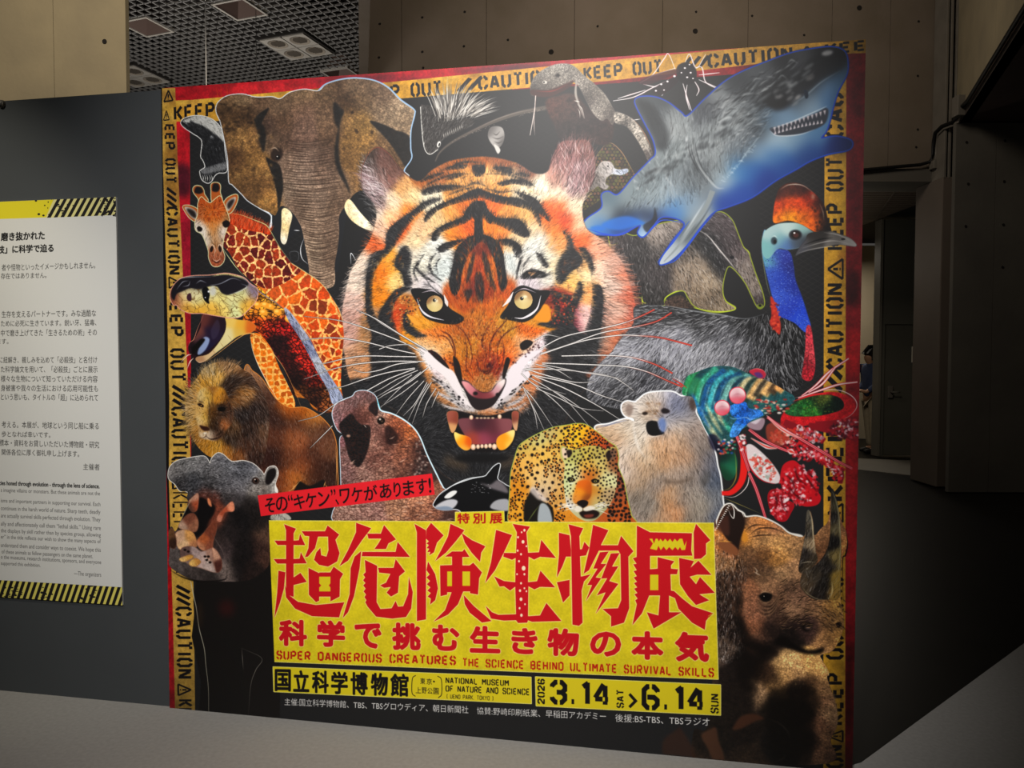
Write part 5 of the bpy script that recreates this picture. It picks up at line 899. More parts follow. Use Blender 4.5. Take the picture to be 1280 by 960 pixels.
    # open mouth
    P([(280, 340), (300, 330), (400, 350), (500, 360), (560, 380), (540, 470), (460, 520), (360, 590), (300, 640), (240, 640), (195, 590), (190, 540), (215, 500), (250, 430)], '#2c1a20', f=.4)
    m = mask([(290, 330), (440, 350), (450, 400), (400, 500), (300, 590), (240, 610), (205, 560), (230, 500), (270, 420)]); field(m, [(300, 360, '#6a3c38'), (360, 380, '#3c2026'), (400, 380, '#2a1c28'), (350, 450, '#2c2038'), (250, 480, '#7c4a40'), (280, 520, '#24203c'), (230, 560, '#1c1418')], sig=6)
    P([(380, 370), (400, 420), (380, 480), (350, 500), (340, 440)], '#4a4258', f=.6, op=.5); P([(290, 490), (330, 500), (310, 560), (270, 600), (250, 590)], '#a8bce0', f=.8, op=.85); P([(215, 560), (270, 500), (300, 505), (250, 570), (215, 600)], '#14100f', f=.6)
    k = P([(440, 350), (520, 370), (600, 380), (640, 420), (600, 460), (520, 480), (440, 540), (360, 600), (310, 640), (262, 652), (238, 636), (250, 618), (320, 600), (380, 540), (430, 460), (442, 400)], '#d8c07c', f=.3)
    field(k, [(470, 380, '#e4c46c'), (540, 400, '#e0ae44'), (600, 410, '#d0702c'), (460, 470, '#e0d4a0'), (400, 540, '#dcd09c'), (330, 610, '#d8bc90'), (260, 636, '#b8906c'), (520, 460, '#d8b458')], sig=5)
    L([(262, 654), (310, 645), (380, 600), (470, 530), (560, 470), (610, 462), (680, 500), (760, 600), (830, 700), (900, 850), (940, 950)], '#e8b068', 1.2, f=.2); LL([[(400, 520), (430, 560)], [(450, 470), (480, 510)], [(350, 570), (370, 600)]], '#a8885c', .7)
    h = mask([(90, 270), (70, 225), (74, 175), (105, 125), (150, 92), (230, 78), (330, 75), (430, 62), (500, 72), (560, 92), (600, 130), (650, 170), (640, 240), (600, 290), (540, 345), (480, 356), (400, 346), (320, 332), (270, 325), (200, 325), (140, 300), (110, 270)]); outline(h, '#e0a494', 1.1); put(h.x, h.y, h.m, '#dcc88c')
    field(h, [(90, 220, '#6a3a34'), (120, 250, '#c07858'), (150, 240, '#e0c888'), (170, 200, '#e4d8a8'), (230, 215, '#d4cca8'), (240, 250, '#e4dc9c'), (180, 290, '#dca848'), (250, 300, '#e8b040'), (350, 290, '#e0b858'), (350, 200, '#e0d8a0'), (360, 320, '#e0b04c'), (430, 310, '#e4cc78'), (400, 240, '#dcd088'), (480, 240, '#dcd8a0'), (560, 220, '#c8c894'), (500, 310, '#dce0a8'), (570, 280, '#e4b850'), (620, 200, '#8c7c90'), (600, 260, '#e0a440'), (150, 130, '#2c2428'), (250, 110, '#2a2a30')], sig=6)
    crackle(h, 9, '#6a4c28', .4, .07, .75, 1.3, 6)
    P([(76, 215), (80, 170), (110, 125), (155, 98), (240, 86), (340, 82), (430, 70), (500, 82), (556, 100), (590, 130), (560, 160), (500, 190), (450, 205), (410, 190), (380, 150), (330, 148), (260, 165), (200, 160), (150, 180), (110, 200), (95, 240)], '#221f26', f=.6)
    for l in ([(110, 170), (150, 120), (190, 110)], [(150, 150), (190, 140), (200, 110)], [(240, 130), (270, 110), (310, 125)], [(330, 140), (400, 130), (480, 95), (540, 110)], [(460, 200), (520, 185), (580, 150), (540, 130)], [(110, 100), (200, 86), (340, 84)]): L(l, '#dce4f0', 1.1, f=.3, op=.75)
    for l in ([(220, 250), (236, 290), (228, 322)], [(330, 240), (318, 280), (330, 326)], [(380, 250), (400, 300), (400, 344)], [(350, 170), (400, 220), (440, 260), (500, 290)], [(440, 205), (500, 215), (560, 245)], [(170, 180), (200, 240), (220, 260)], [(480, 290), (470, 330)]): L(l, '#5a4428', .8, f=.2, op=.8)
    P([(280, 170), (300, 150), (320, 160), (332, 200), (325, 240), (330, 262), (310, 256), (290, 230), (284, 200)], '#0f0f12', f=.3); ell(324, 182, 7, 7, '#f4f6fa', f=.3); ell(352, 178, 22, 34, '#cfd0cc', f=1.2, op=.8); ell(302, 222, 4, 4, '#e0e4ec'); P([(185, 200), (205, 195), (210, 240), (190, 245), (178, 225)], '#4c2c38', f=.5)
    L([(590, 120), (660, 180), (760, 250), (830, 300)], '#a89cb8', 1.6, f=.5, op=.8)
    for l in ([(210, 600), (180, 610), (140, 655)], [(225, 625), (200, 650), (180, 700)]): L(l, '#c88c74', 2.4, op=.9); L(l, '#f0e4dc', 1.1)
    L([(190, 545), (200, 520), (225, 500), (250, 430), (290, 340)], '#dc9c80', 1.0); L([(240, 640), (265, 655), (310, 640)], '#e8c0a0', 1.2)
    # ------- lion
    view(200, 440, 16/3)
    reg('lion_print', 'maned lion with a dark brown flank', [(240, 180), (290, 110), (350, 75), (430, 62), (510, 80), (560, 130), (620, 130), (680, 180), (780, 320), (860, 370), (960, 370), (1040, 410), (1100, 460), (1150, 530), (1175, 620), (1180, 900), (1080, 860), (900, 930), (760, 940), (480, 740), (340, 700), (280, 660), (230, 600), (172, 440), (168, 360), (185, 260)])
    body = mask([(560, 130), (620, 130), (680, 180), (720, 240), (780, 320), (860, 370), (960, 370), (1040, 410), (1100, 460), (1150, 530), (1175, 620), (1180, 760), (1180, 900), (1120, 900), (1080, 860), (1000, 900), (900, 930), (820, 940), (760, 940), (660, 800), (500, 740)])
    outline(body, '#d89048', 1.1); put(body.x, body.y, body.m, '#4a2c20')
    field(body, [(600, 150, '#a87c58'), (660, 200, '#8c6448'), (700, 280, '#54382c'), (860, 380, '#c46a24'), (940, 390, '#b8641e'), (1020, 430, '#c07c38'), (800, 440, '#3c2620'), (900, 450, '#4a2e24'), (1000, 500, '#6a4632'), (1080, 540, '#5c3c2c'), (1140, 640, '#6e4832'), (880, 560, '#8c5434'), (780, 560, '#5c3626'), (760, 700, '#3a221c'), (860, 700, '#6a3e28'), (930, 600, '#a0603c'), (940, 760, '#9c5a34'), (960, 700, '#6a3c28'), (1020, 660, '#4c2e22'), (1080, 620, '#7a4e38'), (1060, 760, '#4a2c20'), (1140, 800, '#3c261e'), (860, 880, '#a05c30'), (780, 860, '#6c3a22'), (920, 860, '#c07838'), (1000, 850, '#4a2c20')], sig=9)
    fur(body, 5200, 4, [(700, 300, -50), (900, 500, -70), (1050, 700, -90), (820, 800, -80)], .18, .7)
    P([(905, 900), (930, 860), (1000, 890), (1090, 850), (1110, 900), (1190, 890), (1190, 960), (900, 960)], '#201a18', f=.6); LL([[(1170, 620), (1178, 760), (1172, 890)], [(860, 930), (900, 895), (940, 850)], [(1090, 900), (1104, 860)], [(890, 920), (895, 880)]], '#dca868', 1.1)
    k = mask([(240, 180), (290, 110), (350, 75), (430, 62), (510, 80), (560, 120), (610, 150), (680, 260), (710, 330), (730, 430), (720, 560), (700, 680), (660, 760), (560, 720), (480, 740), (400, 700), (340, 700), (280, 660), (230, 600), (190, 520), (172, 440), (168, 360), (185, 260)])
    put(k.x, k.y, k.m, '#7c5a38')
    field(k, [(260, 200, '#c49448'), (330, 130, '#d8b478'), (420, 90, '#a87c50'), (480, 110, '#c49460'), (380, 160, '#dcac58'), (300, 220, '#d8a040'), (540, 140, '#7a5638'), (210, 280, '#c89c5c'), (190, 380, '#d0a868'), (190, 470, '#c09450'), (230, 560, '#b07c38'), (300, 640, '#b8802c'), (380, 640, '#d09838'), (440, 660, '#b87830'), (520, 690, '#8c5428'), (500, 180, '#2c201c'), (460, 220, '#3a281e'), (560, 200, '#3c2a22'), (620, 200, '#4a3428'), (560, 260, '#a8743c'), (590, 280, '#b8844c'), (540, 310, '#7c5430'), (620, 340, '#2e2220'), (560, 400, '#2c211e'), (660, 420, '#3c2b24'), (600, 520, '#3a2820'), (640, 600, '#54382a'), (690, 520, '#6a4c38'), (560, 620, '#4c3022'), (480, 580, '#3a2a20'), (470, 500, '#5c4028'), (620, 700, '#3a241c'), (660, 300, '#4c3428')], sig=6)
    G = [(260, 160, 120), (400, 90, 80), (200, 300, 170), (190, 450, 195), (240, 600, 230), (380, 660, 265), (520, 680, 275), (600, 560, 280), (640, 400, 290), (600, 250, 330), (520, 130, 40)]
    fur(k, 5600, 9, G, .3, .8, sig=16); fur(mask([(200, 200), (300, 100), (430, 64), (520, 90), (400, 140), (260, 220), (200, 420), (240, 600), (180, 500), (168, 350)]), 900, 9, G, .3, .8, sig=16, out=True)
    f = mask([(245, 330), (260, 260), (300, 235), (370, 230), (420, 240), (450, 290), (470, 350), (490, 410), (480, 470), (440, 520), (410, 570), (370, 590), (310, 580), (265, 560), (250, 480), (235, 400)], feather=1.5)
    field(f, [(280, 280, '#d8bc80'), (260, 380, '#cfa868'), (300, 360, '#d8b060'), (320, 280, '#d4a848'), (350, 250, '#8c5c2c'), (390, 270, '#d89c38'), (400, 300, '#cc8c30'), (430, 300, '#7c5024'), (300, 440, '#d8ac50'), (270, 460, '#dcc08c'), (340, 400, '#8c602c'), (350, 440, '#3c2a1e'), (390, 420, '#4a3324'), (420, 380, '#2c211c'), (430, 480, '#a8683c'), (460, 440, '#5c4030'), (280, 510, '#a87838'), (270, 545, '#e0ccb0'), (330, 560, '#d0bca4'), (370, 570, '#6a4c3c'), (400, 540, '#4c3628'), (360, 490, '#33231a'), (450, 360, '#5c3c28')], sig=5)
    LL([[(250, 338), (272, 330), (296, 345)], [(378, 362), (412, 350), (444, 366)], [(322, 300), (330, 380), (318, 470)], [(360, 560), (400, 540), (430, 500)], [(440, 300), (470, 380), (470, 460)]], '#20140e', 2.4, f=.8, op=.7); P([(340, 340), (360, 330), (380, 420), (372, 500), (340, 500), (330, 420)], '#4a3018', f=2, op=.5)
    fur(f, 1400, 3.5, [(300, 300, 100), (380, 300, 80), (300, 450, -110), (420, 480, -60)], .22, .6)
    P([(250, 345), (270, 340), (292, 356), (286, 368), (262, 360)], '#2e1f18', f=.4); P([(384, 374), (410, 364), (436, 370), (430, 390), (400, 396)], '#120e0d', f=.6); ell(274, 355, 4, 3, '#c89c50'); L([(394, 398), (420, 400)], '#8c6a4c', .8)
    P([(262, 488), (290, 492), (320, 500), (330, 520), (300, 524), (280, 515)], '#3a2018', f=.6); L([(300, 522), (306, 560), (270, 575)], '#3a241c', 1.1, f=.4); L([(306, 560), (340, 580), (390, 570), (420, 545)], '#2a1a14', 1.6, f=.5); ell(300, 540, 12, 8, '#e8dcc8', f=1)
    L([(345, 240), (350, 300), (330, 400)], '#6a441e', 1.6, f=1, op=.7)
    # ------- hippopotamus, jaws apart
    view(200, 560, 4.8)
    k = mask([(215, 800), (260, 790), (400, 760), (660, 620), (720, 640), (720, 1640), (230, 1640), (240, 1500), (245, 1400), (215, 1250), (190, 1130), (205, 1000), (200, 920)], sm=False); put(k.x, k.y, k.m, '#1e1b1a')
    L([(184, 800), (205, 900), (218, 960), (235, 1080), (265, 1200), (275, 1300), (290, 1440), (292, 1600)], '#c8c4b0', 1.2, op=.8, ends=(1, 1, .6)); LL([[(490, 1200), (610, 1260), (575, 1330), (545, 1420), (530, 1600)], [(490, 1200), (500, 1330)]], '#9a948a', 1.0, op=.7)
    ell(400, 960, 50, 50, '#4a1c1c', f=8, op=.6); ell(240, 1000, 20, 80, '#3c2c20', f=5, op=.5)
    reg('hippopotamus_print', 'grey hippopotamus with its jaws apart', [(50, 150), (62, 110), (100, 78), (160, 62), (250, 48), (280, 60), (300, 92), (312, 60), (345, 30), (380, 40), (430, 80), (500, 76), (560, 95), (610, 140), (625, 160), (650, 118), (690, 110), (708, 150), (690, 215), (690, 260), (720, 280), (720, 330), (660, 400), (662, 640), (640, 720), (560, 780), (480, 800), (400, 800), (300, 800), (200, 790), (130, 760), (70, 720), (52, 690), (55, 640), (60, 560), (52, 500), (70, 470), (90, 500), (110, 470), (140, 400), (170, 330), (160, 300), (165, 262), (120, 255), (90, 215), (55, 185)])
    k = mask([(50, 150), (62, 110), (100, 78), (160, 62), (250, 48), (280, 60), (300, 92), (312, 60), (345, 30), (380, 40), (430, 80), (500, 76), (560, 95), (610, 140), (625, 160), (650, 118), (690, 110), (708, 150), (690, 215), (690, 260), (720, 280), (720, 330), (660, 400), (662, 640), (640, 720), (560, 780), (480, 800), (400, 800), (300, 800), (200, 790), (130, 760), (70, 720), (52, 690), (55, 640), (60, 560), (52, 500), (70, 470), (90, 500), (110, 470), (140, 400), (170, 330), (160, 300), (165, 262), (120, 255), (90, 215), (55, 185)])
    outline(mask([(50, 150), (62, 110), (100, 78), (160, 62), (250, 48), (280, 60), (300, 92), (312, 60), (345, 30), (380, 40), (430, 80), (500, 76), (560, 95), (610, 140), (625, 160), (650, 118), (690, 110), (708, 150), (690, 215), (700, 270), (600, 320), (300, 360), (165, 262), (120, 255), (90, 215), (55, 185)]), '#ece8e2', 1.4)
    put(k.x, k.y, k.m, '#221e1e')
    field(k, [(80, 140, '#84807f'), (160, 100, '#7c7a7a'), (240, 80, '#8e8c8c'), (120, 200, '#3c3a3c'), (200, 200, '#46464a'), (270, 120, '#6a686a'), (300, 200, '#4a484a'), (340, 140, '#6e6c6e'), (350, 60, '#828084'), (390, 90, '#5a5a5e'), (400, 180, '#5c5a5e'), (450, 220, '#88868a'), (470, 260, '#605c5e'), (440, 290, '#3c3636'), (430, 120, '#7c7c80'), (500, 110, '#4a4a50'), (540, 150, '#8a8a90'), (520, 200, '#6a686c'), (480, 160, '#54545a'), (600, 200, '#8c8680'), (560, 240, '#a09890'), (620, 250, '#6a605a'), (680, 240, '#b8b4ae'), (700, 300, '#8a8680'),
              (540, 330, '#2a2524'), (600, 440, '#241f1e'), (480, 420, '#1e1b1c'), (420, 480, '#2a2424'), (640, 520, '#5a4438'), (600, 600, '#3a2a26'), (640, 640, '#4a342c'), (520, 600, '#201c1c'), (460, 700, '#1f1b1b'), (560, 740, '#2c2220'), (340, 560, '#3a302e'), (370, 620, '#4c4040'), (390, 720, '#7a6c66'), (300, 740, '#3c3634'), (200, 740, '#4a4240'), (100, 680, '#5c5452'), (240, 400, '#1a1717'), (330, 400, '#7a4434'), (280, 300, '#5c3830')], sig=8)
    clip(k); fur(mask([(50, 150), (160, 60), (280, 60), (350, 30), (600, 120), (600, 260), (480, 260), (400, 310), (165, 262), (90, 215)]), 4200, 3.2, [(100, 150, 30), (300, 150, 10), (500, 150, -20)], .28, .6); grain(k, .2, (1, 2, 5), 77)
    for i in range(26): a = rng.uniform(560, 660); L([(a, 420+i*12), (a+20, 440+i*12), (a+10, 470+i*12)], '#8c6c58', .6, f=.4, op=.35)
    P([(235, 300), (280, 310), (330, 350), (320, 400), (290, 440), (260, 500), (215, 530), (205, 480), (225, 400)], '#171314', f=1.2)
    clip()
    for p, ds in (([(165, 330), (200, 290), (225, 270), (232, 300), (222, 370), (190, 380)], [(200, 290, '#c0927c'), (215, 340, '#a8583c'), (180, 360, '#5c4036')]), ([(110, 470), (150, 410), (200, 390), (230, 440), (215, 500), (150, 490)], [(170, 430, '#7a4c3c'), (200, 470, '#9c6c54'), (130, 470, '#bc9c88')]),
                  ([(90, 520), (130, 490), (190, 500), (215, 540), (220, 590), (150, 605), (110, 600)], [(120, 530, '#c8a488'), (180, 530, '#d09c60'), (150, 580, '#dcb890'), (200, 580, '#b07c58')]), ([(220, 560), (260, 510), (300, 460), (330, 430), (340, 480), (320, 560), (310, 610), (250, 610)], [(260, 550, '#a8603c'), (300, 500, '#7c4634'), (240, 590, '#c08868'), (300, 590, '#8c5440')]),
                  ([(340, 430), (350, 400), (390, 355), (430, 320), (445, 345), (440, 378), (390, 385), (365, 440)], [(380, 380, '#a8563c'), (430, 345, '#e09474'), (350, 430, '#c8846c')]), ([(285, 300), (300, 310), (310, 350), (290, 335)], [(295, 320, '#d88c64')]),
                  ([(130, 600), (200, 590), (250, 620), (320, 600), (360, 650), (370, 720), (330, 745), (250, 720), (180, 700), (130, 660)], [(150, 620, '#6a5450'), (220, 620, '#a89490'), (240, 660, '#c0a8a0'), (320, 640, '#a88474'), (350, 700, '#6a4438'), (300, 720, '#c0aca4'), (180, 680, '#8c7870')]), ([(120, 660), (180, 640), (200, 655), (150, 680), (122, 676)], [(130, 670, '#e4bc7c'), (180, 655, '#c89850')]),
                  ([(175, 685), (210, 660), (245, 680), (220, 706), (185, 706)], [(190, 695, '#e0b870'), (230, 680, '#c08c4c')]), ([(312, 600), (340, 620), (368, 670), (362, 730), (340, 742), (330, 700)], [(330, 640, '#c89c84'), (355, 700, '#54302a')]), ([(52, 520), (66, 480), (84, 500), (98, 560), (90, 600), (60, 590)], [(64, 520, '#6a4c34'), (85, 560, '#3c2a22')])):
        q = P(p, '#8c5c48', f=.7); field(q, ds, sig=4); grain(q, .1, (1, 2, 4), 33)
    for x, y in ((150, 610), (170, 620), (280, 670), (300, 685), (270, 650), (290, 650)): ell(x, y, 9, 7, '#241a18', f=.5)
    for x, y in ((276, 662), (296, 668), (286, 684)): ell(x, y, 4, 4, '#d8c8bc', f=.3)
    L([(110, 470), (140, 400), (172, 335), (200, 285)], '#b4b098', 1.1, f=.3); L([(60, 730), (140, 775), (250, 800), (380, 790), (404, 760)], '#1a1615', 3, f=.8); L([(310, 510), (340, 560), (380, 630), (400, 740)], '#6a5c58', 1.2, f=.5)
    ell(573, 195, 24, 22, '#2c2422', f=.6); ell(575, 194, 15, 15, '#5c4034', f=.6); ell(576, 196, 9, 10, '#0d0b0b'); ell(570, 188, 4, 3, '#f0e8e0'); L([(545, 190), (570, 168), (600, 190)], '#a8a4a0', 1, f=.3)
    P([(632, 200), (640, 150), (660, 125), (690, 122), (696, 160), (670, 205), (645, 220)], '#1f1a1a', f=.6); P([(668, 400), (672, 388), (720, 380), (770, 400), (780, 430), (668, 428)], '#b8b4a8', f=.5); fur(mask([(668, 400), (720, 384), (770, 430), (668, 430)]), 200, 5, [(720, 410, -80)], .3, .6)
def paint_front():
    # ------- elephant seal
    view(400, 470, 4.8)
    reg('elephant_seal_print', 'pinkish brown elephant seal roaring', [(80, 260), (76, 210), (100, 165), (150, 140), (195, 120), (215, 95), (260, 86), (305, 98), (335, 125), (348, 165), (365, 205), (430, 225), (500, 260), (560, 310), (600, 370), (640, 470), (700, 590), (740, 670), (880, 780), (960, 900), (130, 900), (128, 700), (125, 560), (120, 430), (122, 370), (140, 350), (105, 320)])
    k = mask([(80, 260), (76, 210), (100, 165), (150, 140), (195, 120), (215, 95), (260, 86), (305, 98), (335, 125), (348, 165), (365, 205), (430, 225), (500, 260), (560, 310), (600, 370), (640, 470), (700, 590), (740, 670), (880, 780), (960, 900), (130, 900), (128, 700), (125, 560), (120, 430), (122, 370), (140, 350), (105, 320)])
    outline(k, '#cfe2ee', 1.6); put(k.x, k.y, k.m, '#8a5c50')
    field(k, [(90, 240, '#c49ca0'), (150, 170, '#b08480'), (220, 110, '#b08c8c'), (270, 120, '#8c6464'), (310, 130, '#7a6060'), (330, 170, '#3c3030'), (110, 280, '#a8787c'), (150, 220, '#8c6460'), (200, 190, '#5c4040'), (270, 180, '#c08c78'), (240, 230, '#5c3a34'), (300, 230, '#7c4c40'), (370, 240, '#dcc0b0'), (420, 260, '#b06848'), (480, 290, '#c07450'), (540, 340, '#d88048'), (580, 400, '#7a5044'), (600, 450, '#30282a'), (590, 540, '#4a3c3a'), (350, 320, '#a87c70'), (310, 300, '#8c645c'), (320, 400, '#b48878'), (400, 340, '#4c302c'), (440, 380, '#3c2624'), (460, 330, '#8c503c'), (500, 400, '#b07050'),
              (400, 450, '#94685a'), (330, 500, '#7c564c'), (480, 480, '#a87058'), (540, 480, '#8c5c48'), (260, 560, '#a88478'), (160, 560, '#8c6c68'), (400, 560, '#a07868'), (500, 560, '#7c5648'), (200, 760, '#b08e80'), (320, 760, '#a8827a'), (450, 760, '#b88c70'), (600, 740, '#d09878'), (700, 760, '#a8745c'), (600, 840, '#a07058'), (300, 840, '#b0887c'), (800, 830, '#54403c')], sig=8)
    P([(115, 290), (160, 240), (190, 225), (220, 265), (250, 290), (300, 300), (300, 380), (290, 430), (270, 490), (240, 540), (215, 540), (180, 500), (160, 440), (145, 380), (130, 350)], '#211f20', f=.8)
    P([(290, 190), (330, 150), (350, 190), (340, 240), (310, 220)], '#2b2425', f=1); P([(390, 310), (420, 300), (450, 330), (470, 370), (440, 410), (400, 400)], '#2a1e1e', f=1.6, op=.85)
    clip(k); grain(k, .1, (1, 2, 4), 90); crackle(k, 3.4, '#4a2c26', .5, .14, .6, 1.5)
    sm_ = [(150, 500), (640, 380)]
    for i in range(240):
        x, y = rng.uniform(130, 640), rng.uniform(370, 700)
        if x < 300 and y < 520: continue
        a = math.radians(35-(x-130)/14+rng.normal(0, 12)); l = rng.uniform(14, 44)
        L([(x, y), (x+l*.5*math.cos(a), y-l*.5*math.sin(a)+4), (x+l*math.cos(a), y-l*math.sin(a))], '#3c2622' if i % 3 else '#dcb8a4', rng.uniform(.9, 1.6), f=.3, op=.7)
    for i in range(160):
        x, y = rng.uniform(130, 840), rng.uniform(740, 880); l = rng.uniform(14, 50); L([(x, y), (x+l*.5, y+rng.uniform(-7, 7)), (x+l, y+rng.uniform(-5, 5))], '#4c302a' if i % 3 else '#e4c0ac', rng.uniform(.9, 1.6), f=.3, op=.65)
    for i in range(60): x, y = rng.uniform(340, 420), rng.uniform(300, 520); L([(x, y), (x-6, y+16), (x-2, y+30)], '#5c3c34', .7, f=.3, op=.5)
    for i in range(60): x, y = rng.uniform(560, 640), rng.uniform(380, 600); ell(x, y, rng.uniform(3, 9), rng.uniform(3, 9), '#211d1e' if i % 3 else '#c8b4a8', f=.7, op=.7)
    fur(mask([(80, 250), (100, 165), (215, 95), (305, 98), (300, 160), (150, 220), (110, 290)]), 1500, 3, [(150, 180, 60)], .25, .6)
    clip(); ell(366, 267, 24, 22, '#17110f', f=.5); ell(360, 258, 7, 6, '#d8ccc0', f=.5); ell(372, 270, 8, 6, '#5c4a3c', f=.6); ell(170, 358, 12, 8, '#d8ac94', f=.8, op=.8); L([(262, 290), (280, 310)], '#e8d8c8', .8)
    L([(348, 165), (366, 206), (430, 224), (500, 260), (560, 308), (602, 370), (642, 470), (700, 590), (742, 672)], '#d4ecf4', 1.8, ends=(1, 1)); L([(338, 130), (350, 165), (362, 200)], '#8cdcec', 1.5)
    # ------- orca
    reg('orca_print', 'black and white orca', [(684, 780), (690, 750), (720, 710), (760, 680), (830, 640), (900, 615), (985, 602), (1010, 580), (1040, 545), (1068, 526), (1080, 532), (1070, 580), (1066, 618), (1110, 650), (1150, 690), (1160, 860), (900, 860), (830, 800), (740, 800)])
    k = mask([(684, 780), (690, 750), (720, 710), (760, 680), (830, 640), (900, 615), (985, 602), (1010, 580), (1040, 545), (1068, 526), (1080, 532), (1070, 580), (1066, 618), (1110, 650), (1150, 690), (1160, 860), (900, 860), (830, 800), (740, 800)]); outline(k, '#e2e6e8', 1.3); put(k.x, k.y, k.m, '#161618')
    P([(745, 728), (770, 700), (800, 686), (822, 690), (810, 710), (775, 732)], '#e8e8e6', f=.3); P([(690, 785), (720, 760), (760, 742), (800, 738), (826, 750), (812, 780), (780, 800), (720, 800)], '#c4c4c8', f=.8); P([(690, 790), (760, 780), (800, 800), (740, 806)], '#8c98a8', f=.8)
    P([(1022, 790), (1040, 755), (1080, 738), (1130, 742), (1140, 800), (1090, 808)], '#a8a8ac', f=.8); P([(960, 640), (1020, 650), (1066, 622), (1110, 655), (1130, 700), (1080, 690), (1020, 670)], '#8c8488', f=1.4, op=.8)
    for i in range(26): x, y = rng.uniform(900, 1030), rng.uniform(630, 700); L([(x, y), (x+10, y+3)], '#e8e8ea', .7, op=.6)
    L([(720, 712), (800, 655), (900, 618), (985, 602)], '#e8ecee', 1.2)
    # ------- polar bear
    view(620, 470, 64/15)
    reg('polar_bear_print', 'cream polar bear outlined in white', [(530, 270), (600, 256), (660, 236), (700, 228), (735, 240), (730, 224), (690, 210), (672, 180), (675, 150), (700, 134), (740, 140), (762, 124), (800, 95), (860, 84), (940, 84), (990, 108), (1030, 100), (1066, 110), (1074, 150), (1064, 190), (1090, 240), (1120, 300), (1150, 360), (1170, 420), (1180, 480), (1195, 540), (1210, 680), (1220, 800), (700, 800), (640, 500), (560, 330)])
    k = mask([(530, 270), (600, 256), (660, 236), (700, 228), (735, 240), (730, 224), (690, 210), (672, 180), (675, 150), (700, 134), (740, 140), (762, 124), (800, 95), (860, 84), (940, 84), (990, 108), (1030, 100), (1066, 110), (1074, 150), (1064, 190), (1090, 240), (1120, 300), (1150, 360), (1170, 420), (1180, 480), (1195, 540), (1210, 680), (1220, 800), (700, 800), (640, 500), (560, 330)])
    outline(k, '#eef0f2', 1.9); put(k.x, k.y, k.m, '#cdb89c')
    field(k, [(600, 290, '#dcc0a0'), (680, 260, '#e0d0bc'), (720, 300, '#d8c4ac'), (640, 330, '#cba684'), (700, 400, '#e4d4c4'), (740, 460, '#c8a888'), (700, 500, '#e0d0c4'), (800, 140, '#dcd4cc'), (860, 110, '#e8e0dc'), (760, 180, '#e8e2dc'), (700, 180, '#c8b8ac'), (820, 200, '#c4a888'), (850, 180, '#a8866c'), (940, 110, '#b0b0c0'), (960, 150, '#7c8098'), (930, 200, '#9ca0b0'), (980, 180, '#5c6480'), (1040, 140, '#7c7068'), (1010, 220, '#b0a8a4'), (880, 250, '#8c98b4'), (770, 260, '#e4dcd2'), (780, 330, '#e8dccc'), (950, 260, '#dcc8b4'), (900, 320, '#dcb898'), (860, 360, '#d8ac84'), (800, 420, '#e0c8ac'),
              (960, 340, '#cca888'), (1040, 300, '#b09c90'), (1080, 360, '#8c8078'), (1000, 420, '#c8a080'), (900, 440, '#d0a47c'), (820, 500, '#c0a080'), (1080, 460, '#a89484'), (1130, 460, '#6c7080'), (1150, 540, '#5c6474'), (960, 520, '#b4a090'), (1040, 540, '#8c8078'), (860, 560, '#988c84'), (740, 560, '#b89c80'), (760, 640, '#8c8074'), (820, 700, '#948a80'), (920, 620, '#c89c74'), (940, 720, '#d0986c'), (1000, 640, '#9c8c80'), (1060, 620, '#b0a498'), (1100, 680, '#a89c8c'), (1160, 640, '#7c8088'), (1180, 740, '#6a7080'), (880, 760, '#c4a080'), (1060, 760, '#94887c'), (740, 760, '#a8988c')], sig=9)
    G = [(640, 290, 190), (740, 260, 190), (700, 450, -100), (780, 330, -110), (900, 330, -80), (850, 440, -95), (1000, 400, -60), (950, 520, -80), (1100, 460, -75), (780, 600, -110), (920, 650, -90), (1050, 650, -80), (1170, 640, -80), (860, 110, 90), (980, 140, 40), (760, 180, 170)]
    clip(k); fur(k, 11000, 8, G, .2, .7, sig=18); P([(880, 545), (940, 556), (1000, 552), (1060, 535), (1000, 570), (920, 572)], '#6c5c50', f=2.4, op=.7); P([(1090, 560), (1130, 500), (1140, 560), (1100, 590)], '#5c5854', f=3, op=.6)
    L([(735, 230), (738, 300), (760, 380), (800, 440)], '#f2ece4', 3, f=1.4, op=.7); L([(530, 275), (600, 258), (700, 232)], '#4c68a8', 1.6, f=.8, op=.8); clip()
    P([(690, 170), (705, 150), (730, 158), (728, 190), (712, 215), (696, 200)], '#8c7a70', f=1.6, op=.8); P([(1030, 130), (1050, 122), (1064, 145), (1056, 185), (1036, 170)], '#4c3c38', f=1.6, op=.8)
    P([(780, 195), (800, 188), (810, 200), (790, 208)], '#2c2018', f=.6); P([(880, 180), (900, 170), (926, 182), (920, 196), (890, 198)], '#241c20', f=.8)
    for i in range(30): x, y = rng.uniform(800, 880), rng.uniform(130, 230); ell(x, y, rng.uniform(3, 9), rng.uniform(3, 8), '#7c5c40' if i % 2 else '#e8d8c4', f=.9, op=.5)
    P([(800, 270), (808, 244), (840, 236), (860, 245), (870, 280), (896, 300), (880, 312), (840, 318), (812, 306)], '#161416', f=.5); P([(866, 240), (890, 220), (906, 250), (902, 290), (884, 300), (872, 276)], '#6c84b8', f=1.2, op=.8); ell(850, 232, 16, 6, '#d8c4ac', f=1, op=.8); L([(806, 316), (840, 322), (880, 314)], '#e8e0d8', 1, f=.4)
